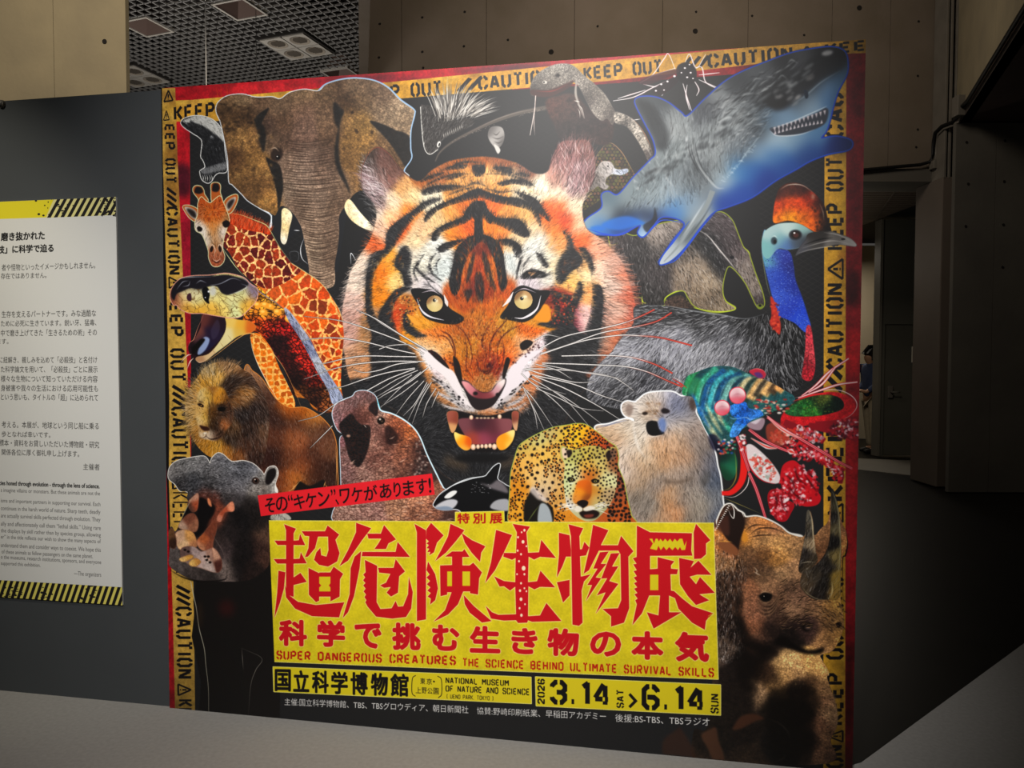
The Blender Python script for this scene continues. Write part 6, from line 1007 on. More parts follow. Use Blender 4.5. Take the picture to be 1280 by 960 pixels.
    # ------- jaguar
    reg('jaguar_print', 'yellow spotted jaguar with a green tinged face', [(72, 780), (70, 700), (76, 600), (80, 520), (100, 440), (120, 380), (150, 350), (220, 310), (300, 276), (380, 262), (430, 254), (480, 260), (540, 300), (600, 350), (640, 380), (652, 430), (650, 480), (680, 560), (700, 660), (720, 740), (720, 800), (300, 800), (290, 700), (230, 670), (200, 720), (180, 790)])
    k = mask([(72, 780), (70, 700), (76, 600), (80, 520), (100, 440), (120, 380), (150, 350), (220, 310), (300, 276), (380, 262), (430, 254), (480, 260), (540, 300), (600, 350), (640, 380), (652, 430), (650, 480), (680, 560), (700, 660), (720, 740), (720, 800), (300, 800), (290, 700), (230, 670), (200, 720), (180, 790)])
    outline(k, '#a8b45c', 1.0); put(k.x, k.y, k.m, '#d89838')
    field(k, [(90, 500, '#d8a048'), (150, 380, '#c8b060'), (220, 330, '#c8c080'), (300, 290, '#c4b070'), (160, 450, '#e4b460'), (220, 420, '#e8bc60'), (120, 600, '#d89430'), (100, 700, '#e0a438'), (200, 520, '#e8c078'), (260, 560, '#dcc090'), (300, 400, '#e0b860'), (320, 520, '#d8b070'), (380, 320, '#e0b840'), (440, 290, '#ecc428'), (500, 310, '#e0a024'), (560, 350, '#c04c24'), (540, 330, '#d06828'), (620, 380, '#8c4430'), (600, 430, '#a8502c'), (640, 520, '#8c5038'), (660, 600, '#9c5438'), (690, 700, '#b8602c'), (240, 640, '#c8b4a0'), (320, 660, '#d8a860'), (330, 740, '#d89030'), (600, 600, '#a8603c')], sig=8)
    def rosettes(m_, d, seed, r0, box, ring, mx=1.0):
        r = np.random.default_rng(seed); s = []
        for i in range(2500):
            q = (r.uniform(box[0], box[2]), r.uniform(box[1], box[3])); dd = d*(.75+.5*r.random())
            if all((q[0]-a)**2+(q[1]-b)**2 > dd*dd for a, b, _ in s): s.append((q[0], q[1], 0))
        clip(m_)
        for x, y, _ in s:
            n = 3 if r.random() < ring else 1
            if n == 1: ell(x, y, r0*r.uniform(.5, .9)*mx, r0*r.uniform(.6, 1.0), '#1d1412', f=.25, rot=r.uniform(0, 3))
            else:
                a0 = r.uniform(0, 6)
                ell(x, y, r0*.8*mx, r0, '#9c5a1c', f=.4, op=.6)
                for j in range(4):
                    a = a0+j*1.55+r.uniform(-.2, .2); L([(x+r0*1.1*mx*math.cos(a+s_), y+r0*1.2*math.sin(a+s_)) for s_ in (-.5, 0, .5)], '#1c1311', rng.uniform(1.5, 2.4), f=.2, ends=(.6, 1, .7))
        clip()
    rosettes(k, 29, 2, 10.5, (70, 260, 360, 800), .6); rosettes(k, 25, 3, 10, (360, 250, 660, 420), .5); rosettes(k, 20, 4, 10, (600, 420, 720, 800), 0, 1.3)
    fur(k, 2600, 3, [(200, 400, -80), (450, 300, 150), (640, 600, -80)], .15, .5)
    P([(150, 690), (170, 640), (200, 600), (240, 660), (300, 700), (296, 790), (170, 790), (150, 770)], '#1f1c18', f=1); P([(232, 690), (262, 680), (290, 720), (296, 790), (226, 790)], '#b8c0c4', f=1, op=.9); L([(160, 790), (200, 730), (230, 690)], '#8c9c50', .9, f=.3); P([(180, 610), (200, 590), (250, 640), (280, 660), (230, 660), (205, 640)], '#d8ccc4', f=1.2, op=.8)
    h = mask([(345, 380), (360, 372), (400, 392), (430, 388), (480, 372), (540, 372), (580, 390), (610, 378), (640, 380), (648, 410), (640, 450), (645, 520), (640, 600), (610, 680), (560, 740), (520, 770), (470, 770), (420, 740), (380, 690), (365, 620), (362, 540), (366, 470), (345, 430)]); put(h.x, h.y, h.m, '#cfa860')
    field(h, [(420, 420, '#b8b468'), (480, 400, '#c8b458'), (540, 400, '#b8a860'), (400, 500, '#d0d090'), (480, 480, '#d8b054'), (440, 540, '#dcdcac'), (480, 540, '#c8601c'), (560, 480, '#d0c078'), (600, 540, '#d8d8a8'), (560, 560, '#d4cc90'), (400, 600, '#d8dcb0'), (460, 600, '#e0902c'), (440, 640, '#e8a030'), (480, 620, '#d07820'), (520, 600, '#c08838'), (470, 660, '#c06820'), (520, 660, '#c8b070'), (600, 640, '#b8a078'), (400, 680, '#d0ccc0'), (380, 560, '#c8d098'), (540, 720, '#a8a880'), (440, 740, '#c0bc90'), (630, 480, '#98603c'), (520, 520, '#b8742c')], sig=6)
    P([(350, 390), (366, 382), (386, 400), (384, 432), (360, 436)], '#e0c8b0', f=.6); P([(376, 396), (404, 396), (400, 424), (384, 430)], '#2a1f1a', f=.8); P([(590, 410), (612, 390), (640, 392), (636, 430), (610, 448), (596, 440)], '#7c5c48', f=.6); P([(584, 420), (600, 398), (614, 420), (602, 452)], '#2a1d18', f=.8)
    rosettes(h, 19, 6, 7.5, (366, 380, 640, 540), 0); rosettes(h, 20, 7, 6, (366, 540, 430, 700), 0); rosettes(h, 20, 8, 6.5, (540, 540, 645, 700), 0)
    for i in range(30): s = 1 if i % 2 else -1; x = 478+s*rng.uniform(10, 60); y = rng.uniform(420, 530); L([(x, y), (x+s*6, y-12)], '#2a1a12', .9, f=.2, op=.8)
    n = mask([(440, 560), (500, 560), (510, 620), (490, 660), (430, 680), (410, 660), (420, 610)], feather=1); field(n, [(460, 580, '#d86c1c'), (450, 620, '#e8982c'), (430, 650, '#d89040'), (480, 650, '#8c4c20'), (490, 600, '#b85c1c')], sig=4, mix=.9)
    for x, y, s in ((402, 552, 1), (530, 560, -1)): P([(x-22, y-6), (x, y-14), (x+22, y+2), (x+4, y+12), (x-16, y+8)], '#15110f', f=.5); ell(x, y, 8, 6, '#b8ac60', f=.3); ell(x, y, 3.5, 4, '#0e0c0c'); L([(x-20, y+16), (x, y+20), (x+20, y+14)], '#e4e4cc', 1.6, f=.6)
    P([(432, 672), (460, 660), (490, 668), (486, 690), (462, 704), (440, 692)], '#1f1715', f=.5); L([(462, 702), (464, 720)], '#1c1412', 1.2); P([(444, 728), (470, 716), (520, 712), (552, 730), (530, 756), (470, 758)], '#241614', f=.8); P([(470, 740), (520, 736), (510, 752), (480, 754)], '#7c3c30', f=.8)
    for p in ([(420, 700), (440, 690), (462, 706), (450, 722), (424, 722)], [(466, 706), (500, 690), (530, 702), (510, 714), (476, 720)]): P(p, '#e4dccc', f=1)
    for i in range(22):
        s = 1 if i % 2 else -1; x, y = 470+s*rng.uniform(28, 60), rng.uniform(680, 720); L([(x, y), (x+s*40, y+rng.uniform(-18, 14)), (x+s*rng.uniform(60, 110), y+rng.uniform(-30, 44))], '#f2f0ea', .75, op=.9)
    # ------- mantis shrimp
    view(840, 440, 4.571)
    reg('mantis_shrimp_print', 'rainbow coloured mantis shrimp with red claws', [(70, 170), (90, 135), (220, 85), (360, 88), (450, 100), (530, 110), (640, 215), (700, 262), (900, 214), (980, 224), (1056, 310), (1056, 480), (960, 750), (880, 660), (850, 830), (760, 880), (650, 965), (550, 900), (480, 780), (340, 820), (280, 820), (280, 600), (190, 440), (120, 260), (60, 240)])
    k = mask([(70, 170), (90, 135), (150, 110), (220, 85), (290, 78), (360, 88), (430, 120), (500, 145), (570, 175), (640, 215), (700, 255), (680, 300), (560, 340), (480, 400), (400, 440), (360, 480), (320, 520), (280, 540), (230, 500), (190, 440), (150, 350), (120, 260), (60, 240)]); put(k.x, k.y, k.m, '#2c5c60')
    clip(k); sc = ['#2f8f5c', '#164a50', '#3f9c80', '#1a5c8c', '#48a8b0', '#145078', '#78b0a8', '#1d4454', '#c4b890', '#2c4440', '#d8b078', '#4c4438', '#e0b478', '#584430', '#e4a868']
    for i in range(15):
        x = 85+i*42; L([(x-30-i*3, 330-i*12+60), (x-10, 240-i*6), (x+10+i*1.5, 170-i*1), (x+50+i*3, 110+i*7), (x+80+i*4, 70+i*10)], sc[i], 9.5, f=1.4, ends=(1.2, 1, 1, .8)); L([(x-20-i*3, 340-i*12+60), (x+2, 246-i*6), (x+24+i*1.5, 176), (x+64+i*3, 120+i*7)], '#101c20', 2.2, f=.9, op=.7)
        L([(x-24-i*3, 320-i*12+60), (x-6, 240-i*6), (x+14, 174)], '#e8f0e0', 1.3, f=1.1, op=.5)
    for c_ in ([(150, 300), (200, 400), (260, 490), (300, 520)], [(110, 220), (160, 340), (220, 440)], [(190, 290), (240, 390), (290, 470)], [(240, 280), (270, 370), (320, 440)], [(290, 380), (320, 430), (340, 470)]): L(c_, ['#2c74b8', '#38a088', '#c8c8a0', '#1c5ca8', '#b09c70'][rng.integers(5)], 6, f=1.8, op=.85)
    for i in range(60): ell(rng.uniform(90, 340), rng.uniform(120, 500), 4, 4, '#b8e8e0', f=.6, op=.5)
    clip(); grain(k, .15, (1, 3), 61); P([(80, 190), (110, 150), (160, 150), (150, 220), (100, 240)], '#3ca060', f=2, op=.6); P([(210, 470), (260, 480), (290, 560), (240, 560), (215, 520)], '#14142c', f=1.4, op=.8); L([(0, 150), (50, 180), (86, 205)], '#c83428', 1.8); L([(0, 140), (60, 170)], '#f0d0c8', .8)
    P([(440, 110), (470, 95), (510, 98), (536, 125), (520, 150), (480, 140)], '#b83048', f=.5); P([(470, 120), (500, 115), (520, 140), (490, 145)], '#3c3c8c', f=1, op=.7); L([(446, 106), (480, 94), (520, 104), (536, 128)], '#e86c6c', 1)
    # paddles and claws
    p_ = P([(640, 340), (700, 290), (780, 250), (880, 228), (960, 232), (1020, 262), (1046, 300), (1030, 350), (960, 390), (860, 412), (760, 420), (640, 430), (620, 390)], '#c4242c', f=.4); grain(p_, .15, (1, 4), 62); outline_l = [(700, 262), (800, 232), (900, 214), (980, 224), (1040, 262), (1056, 310), (1020, 360), (960, 390)]; L(outline_l, '#f0dcd8', 1.2); L([(690, 280), (800, 245), (900, 228)], '#d83438', 2.2)
    p_ = P([(650, 330), (720, 280), (800, 252), (890, 244), (950, 258), (980, 290), (970, 325), (900, 350), (820, 364), (720, 366), (660, 356)], '#12301c', f=.5); field(p_, [(760, 300, '#245c2c'), (840, 270, '#1c3420'), (860, 260, '#8c8c3c'), (900, 300, '#142a1c'), (700, 330, '#2c6438'), (780, 340, '#3c7c34'), (950, 290, '#10201c')], sig=5); grain(p_, .25, (1, 2), 63)
    for i in range(26): ell(rng.uniform(680, 940), rng.uniform(265, 345), 3, 3, '#c8c84c', f=.3, op=.6)
    for l in ([(740, 250), (820, 190), (900, 110), (1010, 35)], [(720, 262), (840, 220), (950, 185), (1060, 170)], [(780, 230), (860, 180), (930, 90)]): L(l, '#b83038', 3.4, ends=(.5, 1, .8)); L(l, '#f0c4c4', 2.0, ends=(.5, 1, .8)); L(l, '#e8e4e0', .8)
    b = P([(280, 600), (300, 570), (340, 560), (368, 600), (372, 660), (350, 720), (310, 730), (284, 690), (275, 640)], '#1c4c38', f=.5); field(b, [(310, 600, '#14302c'), (330, 650, '#2c7c5c'), (300, 680, '#1a4430'), (350, 620, '#1c5c44')], sig=5)
    L([(395, 540), (410, 600), (410, 680), (390, 750), (340, 800), (285, 806)], '#e02c28', 7.5, f=.3, ends=(.8, 1.2, 1, .7)); L([(358, 560), (366, 640), (364, 720), (330, 776), (284, 790)], '#e8c84c', .8, f=.3); L([(425, 560), (438, 660), (430, 760), (360, 825), (280, 820)], '#f4e8e4', 1.0)
    def blob(x, y, rx, ry, n, cs, rot=0):
        for i in range(n):
            a, r = rng.uniform(0, 6.28), rng.random()**.5; ex, ey = rx*r*math.cos(a), ry*r*math.sin(a); ca, sa = math.cos(rot), math.sin(rot)
            ell(x+ex*ca-ey*sa, y+ex*sa+ey*ca, rng.uniform(4, 15), rng.uniform(3, 10), cs[int(rng.integers(len(cs)))], f=.5, op=.85, rot=rng.uniform(0, 3))
    RD = ['#c8202c', '#a81824', '#e04048', '#7c1420', '#d82c34', '#f4e8e8', '#8c1824', '#e87c84']; PK = ['#e8dce0', '#c8404c', '#f4ecec', '#a87c88', '#d86c50', '#5c2c34', '#d83c34']
    for l, w in (([(640, 400), (720, 440), (820, 480), (870, 510)], 11), ([(700, 460), (780, 540), (870, 620), (960, 690), (960, 750)], 8), ([(780, 420), (900, 440), (1000, 470), (1060, 500)], 10), ([(820, 410), (960, 400), (1056, 380)], 7)): L(l, '#8c1c28', w, f=.4, ends=(.8, 1.1, .7)); 
    blob(980, 450, 90, 46, 90, ['#5c1c28', '#a82430', '#3c1420', '#e8c8d0', '#c84854'], .1); blob(1000, 400, 60, 24, 40, ['#7c2430', '#c83c44', '#e8d0d4'], -.1)
    blob(780, 470, 90, 34, 110, PK, .4); blob(860, 600, 70, 40, 90, RD, .8); blob(945, 690, 40, 44, 60, RD, .4); blob(720, 560, 100, 44, 120, RD, .5); blob(640, 480, 80, 44, 100, ['#d8503c', '#e8a08c', '#c02c34', '#f0dcd4', '#b85040'], 0)
    P([(540, 420), (600, 400), (650, 440), (640, 520), (590, 540), (545, 500)], '#b8503c', f=1, op=.7)
    m1 = P([(420, 540), (450, 525), (500, 560), (560, 620), (610, 690), (618, 740), (570, 750), (500, 720), (450, 660), (428, 600)], '#e0d4d4', f=.4); clip(m1); blob(520, 650, 90, 50, 140, ['#c83c34', '#f0ecec', '#a8b0a8', '#d86858', '#e8dcdc'], .9); clip(); L([(425, 540), (430, 610), (460, 680), (520, 735), (590, 752)], '#c82430', 1.6)
    m2 = P([(620, 700), (640, 640), (700, 620), (760, 680), (820, 740), (830, 790), (850, 830), (830, 870), (760, 880), (700, 850), (650, 800), (625, 760)], '#c4202c', f=.5); put(m2.x, m2.y, m2.m, '#c4202c'); blob(730, 760, 112, 112, 230, RD+['#e8b8bc', '#a01424'], 0); LL([[(640, 690), (690, 740), (700, 800)], [(700, 650), (720, 720), (770, 760)], [(660, 760), (720, 830), (780, 850)], [(760, 700), (800, 760), (830, 800)]], '#3c0c14', 3, f=.6, op=.7)
    m3 = mask([(545, 830), (560, 790), (600, 780), (640, 800), (660, 840), (700, 870), (680, 920), (650, 965), (600, 960), (560, 900)]); put(m3.x, m3.y, m3.m, '#a81c28'); blob(610, 868, 56, 86, 150, RD+['#f0b8bc'], 0); LL([[(570, 800), (600, 850), (590, 900)], [(620, 800), (630, 870), (660, 920)]], '#3c0c14', 2.4, f=.6, op=.7)
    for l in ([(440, 690), (480, 780), (510, 870), (535, 950)], [(370, 480), (400, 560), (440, 680)], [(440, 440), (520, 500), (600, 540), (700, 580)], [(545, 370), (640, 440), (760, 510), (860, 570), (960, 630), (1030, 665)]): L(l, '#8c1c28', 4.4, ends=(1, 1, .8)); L(l, '#e0949c', 2.8, ends=(1, 1, .8)); L(l, '#c83038', 1.0, ends=(1, 1))
    for l, w in (([(540, 360), (600, 420), (680, 470), (740, 490)], 3), ([(450, 490), (540, 540), (600, 550)], 4), ([(660, 560), (700, 575)], 7)): L(l, '#f0e4e4', w+1, f=.3); L(l, '#d8483c', w*.5, f=.4)
    for i in range(30): x = 380+rng.uniform(0, 40); y = 470+rng.uniform(0, 90); ell(x, y, 8, 7, ['#e8e0e0', '#c83c34', '#a83038', '#f0ece8'][i % 4], f=.4, op=.85)
    for i in range(40): x = 260+rng.uniform(0, 100); y = 500+rng.uniform(0, 80); ell(x, y, 8, 6, ['#2c8c6c', '#d8604c', '#e8e0dc', '#3858a8', '#c03c34'][i % 5], f=.5, op=.8)
    for i in range(70): x = 470+rng.uniform(0, 190); y = 270+rng.uniform(0, 80); ell(x, y, rng.uniform(5, 14), rng.uniform(3, 7), ['#e8e0d8', '#c8443c', '#3c8c74', '#e8b8a0', '#a8342c'][i % 5], f=.5, op=.8)
    P([(430, 410), (470, 390), (520, 375), (530, 400), (510, 440), (480, 445), (440, 430)], '#d0c4cc', f=.5); P([(430, 395), (480, 410), (520, 370), (540, 380), (500, 460), (440, 440)], '#4c2430', f=1, op=.35)
    bl = mask([(330, 310), (380, 290), (420, 285), (440, 320), (500, 330), (520, 360), (470, 380), (440, 400), (400, 440), (370, 480), (330, 480), (345, 420), (370, 380), (340, 360)]); put(bl.x, bl.y, bl.m, '#2c6cc0'); field(bl, [(350, 320, '#3c84d0'), (400, 300, '#2c6cc0'), (390, 360, '#2464b8'), (460, 350, '#3c7cc8'), (350, 450, '#4c90d8'), (420, 330, '#18488c')], sig=4); grain(bl, .25, (1, 3), 64)
    L([(370, 380), (420, 372), (450, 384), (500, 376)], '#9cc0e8', 1.2, f=.4); L([(330, 370), (350, 380), (400, 376)], '#7cb0e0', 1.2, f=.5)
    for x, y, r in ((374, 246, 46), (287, 317, 42)): ell(x, y, r+3, r+3, '#e8485c', f=.4); e = ell(x, y, r-2, r-2, '#d8a8b0'); field(e, [(x-20, y-14, '#e8c8cc'), (x+20, y-10, '#f0e0e0'), (x, y, '#c0808c'), (x-10, y+24, '#e07080'), (x+22, y+18, '#d85868')], sig=3); L([(x-30, y+4), (x, y-8), (x+30, y)], '#a8606c', 1, f=.8, op=.6)
    # ------- rhinoceros
    view(880, 600, 4.8)
    reg('rhinoceros_print', 'brown rhinoceros with two long horns', [(60, 330), (75, 270), (85, 230), (120, 160), (160, 145), (200, 180), (235, 200), (250, 222), (320, 218), (400, 246), (460, 280), (510, 320), (590, 340), (610, 300), (612, 240), (620, 190), (640, 190), (655, 260), (662, 330), (700, 290), (745, 245), (755, 150), (768, 60), (790, 100), (806, 180), (830, 260), (856, 320), (856, 400), (830, 460), (822, 560), (820, 700), (835, 800), (840, 880), (815, 950), (790, 1000), (760, 1030), (700, 1050), (710, 1080), (745, 1140), (750, 1170), (740, 1190), (790, 1340), (800, 1460), (760, 1560), (740, 1700), (60, 1700), (-60, 1700), (-60, 1500), (40, 1400)])
    k = mask([(60, 330), (75, 270), (85, 230), (120, 160), (160, 145), (200, 180), (235, 200), (250, 222), (320, 218), (400, 246), (460, 280), (510, 320), (590, 340), (610, 300), (612, 240), (620, 190), (640, 190), (655, 260), (662, 330), (700, 290), (745, 245), (755, 150), (768, 60), (790, 100), (806, 180), (830, 260), (856, 320), (856, 400), (830, 460), (822, 560), (820, 700), (835, 800), (840, 880), (815, 950), (790, 1000), (760, 1030), (700, 1050), (710, 1080), (745, 1140), (750, 1170), (740, 1190), (790, 1340), (800, 1460), (760, 1560), (740, 1700), (60, 1700), (-60, 1700), (-60, 1500), (40, 1400)])
    o = mask([(60, 330), (75, 270), (85, 230), (120, 160), (160, 145), (200, 180), (235, 200), (250, 222), (320, 218), (400, 246), (460, 280), (510, 320), (590, 345), (500, 420), (200, 420)]); outline(o, '#ece8e0', 1.9); put(k.x, k.y, k.m, '#2a1f19')
    field(k, [(110, 220, '#4c3024'), (160, 200, '#2c1f1a'), (220, 240, '#1c1614'), (200, 350, '#241a17'), (110, 360, '#a8703c'), (140, 400, '#7c4c30'), (240, 340, '#d08c38'), (300, 250, '#b07c50'), (360, 260, '#a87040'), (420, 290, '#94684c'), (300, 320, '#7c5638'), (300, 350, '#9c7850'), (380, 350, '#8c6c48'), (440, 370, '#b08858'), (500, 370, '#94704c'), (540, 400, '#7c6044'), (470, 420, '#b88c58'), (440, 460, '#8c6438'), (360, 440, '#5c4028'), (260, 430, '#5c432f'), (300, 520, '#4a3628'), (100, 480, '#7c5c40'), (120, 600, '#3c2c22'), (150, 700, '#2e221c'), (100, 800, '#2c211c'), (200, 620, '#3c2a20'),
              (250, 660, '#8c6044'), (240, 740, '#7c5640'), (280, 700, '#6a4a38'), (300, 800, '#7a5440'), (290, 880, '#6c4834'), (400, 620, '#7c5e46'), (480, 560, '#7c6248'), (540, 540, '#8c6c50'), (360, 560, '#54402f'), (380, 760, '#4c382c'), (440, 700, '#5c4434'), (520, 640, '#4a382c'), (560, 700, '#6a5040'), (540, 780, '#7c604a'), (450, 820, '#3c2c24'), (400, 900, '#241b18'), (560, 860, '#241b19'), (500, 940, '#1a1513'), (640, 880, '#3c2c28'), (680, 760, '#6a503c'), (740, 760, '#a07848'), (790, 740, '#c09450'), (800, 640, '#c49c54'), (780, 840, '#a88050'), (740, 860, '#5c4430'), (820, 840, '#8c6a40'), (790, 930, '#c09054'), (740, 940, '#94704c'),
              (330, 950, '#4a352a'), (400, 1000, '#1e1714'), (200, 900, '#241b17'), (120, 1020, '#4c4038'), (200, 1100, '#1b1614'), (400, 1180, '#2c2018'), (500, 1080, '#c09c6c'), (560, 1130, '#a8845c'), (640, 1100, '#b8905c'), (700, 1120, '#c89c64'), (740, 1170, '#d0a068'), (480, 1160, '#a88458'), (420, 1240, '#6c5438'), (340, 1290, '#94785c'), (560, 1240, '#2a201a'), (660, 1220, '#4c3828'), (720, 1240, '#8c6c4c'), (700, 1340, '#7c5c44'), (760, 1400, '#9c7c5c'), (690, 1460, '#6a4c3a'), (740, 1540, '#7c5c44'), (600, 1400, '#1e1815'), (500, 1400, '#1a1614'), (400, 1350, '#1b1613'), (260, 1300, '#1b1613'), (640, 1560, '#241b17'), (500, 1560, '#191614'),
              (200, 1430, '#1c1714'), (60, 1480, '#1a1613'), (700, 1640, '#6a4e3c'), (680, 340, '#7c5c40'), (700, 380, '#5c402c'), (820, 300, '#8c6444'), (840, 380, '#b8804c')], sig=6.5)
    fur(mask([(60, 330), (200, 440), (260, 560), (200, 800), (260, 1000), (120, 1100), (60, 900)]), 1500, 6, [(120, 500, -90), (140, 900, -95)], .35, .7)
    clip(k); grain(k, .16, (1, 2, 5), 99); crackle(k, 2.6, '#1c130f', .35, .12, .25, 1.2); put(k.x, k.y, k.m, np.clip(CV[k.y:k.y+k.m.shape[0], k.x:k.x+k.m.shape[1]]*1.32+.012, 0, 1))
    for i in range(120): x, y = rng.uniform(260, 560), rng.uniform(350, 500); a = rng.uniform(0, 3); L([(x, y), (x+12*math.cos(a), y-12*math.sin(a)), (x+20*math.cos(a+.6), y-20*math.sin(a+.6))], '#4a3424' if i % 2 else '#c8a070', .7, f=.3, op=.55)
    for l in ([(270, 330), (330, 290), (420, 290), (500, 325)], [(265, 345), (340, 330), (430, 330)], [(250, 300), (300, 270), (380, 270)]): L(l, '#3c2a1e', 1.6, f=.5); 
    for r_ in range(7): L([(320-r_*2, 700+r_*10), (350, 740+r_*12), (400, 745+r_*10), (440, 700+r_*8), (450, 660)], '#2c201a' if r_ % 2 else '#9c7c60', 1.0, f=.4, op=.7)
    for i in range(44):
        x, y = rng.uniform(440, 720), rng.uniform(690, 860); a = math.radians(20+rng.normal(0, 14)); l = rng.uniform(20, 60); L([(x, y), (x+l*.5*math.cos(a), y-l*.5*math.sin(a)-3), (x+l*math.cos(a), y-l*math.sin(a))], '#2a1e18' if i % 3 else '#a88868', rng.uniform(.7, 1.3), f=.35, op=.6)
    for i in range(26): y = 720+i*10; L([(700+rng.uniform(-10, 10), y), (750, y+6), (800+rng.uniform(-10, 10), y-4)], '#3c2a1c', .9, f=.3, op=.65)
    for i in range(34): x, y = rng.uniform(260, 400), rng.uniform(760, 980); L([(x, y), (x+6, y+12), (x-2, y+26)], '#34261e' if i % 2 else '#8c6c54', .8, f=.3, op=.6)
    for i in range(120): x, y = rng.uniform(430, 750), rng.uniform(1040, 1240); L([(x, y), (x-rng.uniform(2, 10), y+rng.uniform(10, 22))], '#e0bc88' if i % 2 else '#5c442c', .7, f=.2, op=.5)
    P([(330, 690), (350, 675), (390, 675), (410, 690), (395, 722), (360, 728), (338, 712)], '#14100e', f=.8); ell(366, 700, 16, 13, '#0c0a0a', f=.4); L([(332, 690), (360, 668), (405, 680)], '#a88c70', 1.4, f=.4); L([(336, 720), (370, 738), (410, 716)], '#94785e', 1.2, f=.4); ell(360, 696, 3, 3, '#c8b8a8')
    P([(580, 860), (620, 850), (650, 870), (640, 900), (600, 905)], '#171110', f=1.4); ell(625, 885, 20, 8, '#8c746c', f=1.4, op=.8); P([(790, 860), (815, 850), (826, 868), (806, 886)], '#1c120e', f=.6)
    P([(470, 930), (560, 990), (640, 1020), (720, 1000), (700, 1040), (600, 1040), (490, 1000), (420, 980)], '#15110f', f=2)
    for l in ([(300, 520), (318, 545), (308, 560)], [(300, 550), (340, 572)]): L(l, '#e8dcc8', 1.0, f=.3, op=.9)
    clip()
    # side lighting in the photograph printed here: dark hollows and pale rims of the skin folds
    for i in range(230):
        x, y = rng.uniform(440, 830), rng.uniform(600, 900)
        if x > 560 and y < 700: continue
        a = math.radians(25*math.sin(x/70)-(x-600)/9+rng.normal(0, 16)); l = rng.uniform(12, 40)
        q_ = [(x, y), (x+l*.5*math.cos(a), y-l*.5*math.sin(a)-2), (x+l*math.cos(a), y-l*math.sin(a))]
        L(q_, '#1c130e', rng.uniform(.8, 1.5), f=.3, op=.75); L([(u, v+5) for u, v in q_], '#c8a27c', rng.uniform(.5, .9), f=.2, op=.5)
    for i in range(160):
        x, y = rng.uniform(90, 250), rng.uniform(420, 1000); L([(x, y), (x+rng.uniform(-8, 8), y+rng.uniform(14, 40))], '#120d0b' if i % 3 else '#94765c', rng.uniform(.7, 1.4), f=.3, op=.6)
    for i in range(200):
        x, y = rng.uniform(690, 790), rng.uniform(1230, 1560); ell(x, y, rng.uniform(2, 6), rng.uniform(2, 5), '#2c1f18' if i % 2 else '#b08c6c', f=.4, op=.5)
    P([(560, 1230), (640, 1230), (700, 1330), (660, 1460), (640, 1700), (420, 1700), (380, 1300), (460, 1250)], '#15110f', f=5, op=.75)
    L([(750, 1190), (792, 1340), (800, 1450), (770, 1560)], '#c09c78', 2.2, f=1, op=.5); P([(430, 1010), (380, 1060), (330, 1180), (300, 1290), (200, 1200), (200, 1000), (300, 960)], '#15100e', f=5, op=.7)
    P([(210, 640), (236, 700), (230, 800), (280, 930), (340, 990), (420, 1030), (330, 1030), (220, 960), (180, 760)], '#15100e', f=4, op=.75)
    # horns and ears
    for p, ds in (([(568, 540), (585, 440), (605, 340), (612, 240), (618, 188), (632, 182), (648, 240), (658, 340), (668, 420), (680, 480), (640, 530), (600, 555)], [(630, 220, '#6a6458'), (625, 320, '#2c2824'), (650, 380, '#b09878'), (600, 460, '#2a2420'), (650, 500, '#4c4030'), (640, 300, '#6a6050')]),
                  ([(580, 630), (590, 560), (640, 530), (700, 480), (745, 400), (758, 300), (762, 160), (766, 60), (778, 66), (800, 140), (816, 260), (822, 420), (818, 560), (812, 700), (740, 716), (660, 712), (610, 680)], [(770, 100, '#2c2824'), (784, 140, '#54503c'), (770, 240, '#211e1c'), (800, 280, '#7c7050'), (760, 380, '#1f1c1a'), (806, 460, '#a08c58'), (720, 500, '#2e2925'), (660, 580, '#4a4238'), (720, 620, '#211d1a'), (610, 620, '#544636'), (800, 620, '#b8984c'), (790, 690, '#a88444'), (700, 690, '#2c2622')])):
        h = P(p, '#2c2723', f=.3); field(h, ds, sig=5); fur(h, 500, 8, [(700, 500, 60), (640, 350, 80), (780, 200, 92)], .25, .6)
    L([(768, 62), (796, 140), (812, 250), (818, 420), (806, 560)], '#d8cc9c', 1.2, f=.3, op=.9); L([(632, 186), (648, 240), (656, 340), (668, 420)], '#e0d0ac', 1.2, f=.3); L([(576, 500), (620, 490), (672, 492)], '#d8ccb4', .8, f=.2, op=.8); L([(768, 610), (770, 660), (758, 710)], '#e0c890', 1.6, f=.4)
    L([(590, 640), (620, 680), (680, 712), (740, 716)], '#c8b48c', 1.0, f=.4, op=.7)
    P([(90, 240), (130, 200), (160, 180), (200, 190), (240, 230), (240, 290), (220, 350), (200, 440), (180, 400), (120, 330)], '#2a1c18', f=1); P([(84, 290), (96, 240), (140, 210), (150, 250), (150, 330), (110, 320)], '#54342a', f=1.4, op=.8); P([(84, 372), (130, 368), (168, 380), (206, 420), (190, 448), (130, 430), (90, 400)], '#8c5a3c', f=.8); P([(230, 330), (244, 306), (264, 350), (250, 370), (228, 360)], '#d4923c', f=.6); L([(86, 370), (130, 366), (170, 372)], '#d8a050', 1.4, f=.5)
    for a in range(14): t = a/13; L([(62+t*80, 300-t*150), (76+t*80, 296-t*138)], '#f0ece4', 1.4); 
    L([(140, 160), (165, 150), (180, 180), (178, 228), (160, 210), (146, 176)], '#f0ece6', 1.3); L([(196, 182), (226, 190), (240, 222)], '#f0ece6', 1.6); L([(850, 310), (862, 380), (848, 450), (832, 480), (834, 720)], '#1a1412', 1.6)
    L([(105, 100), (200, 140), (340, 200)], '#c8b860', .7, op=.8)
    # legs lower down
    view(880, 780, 5.335)
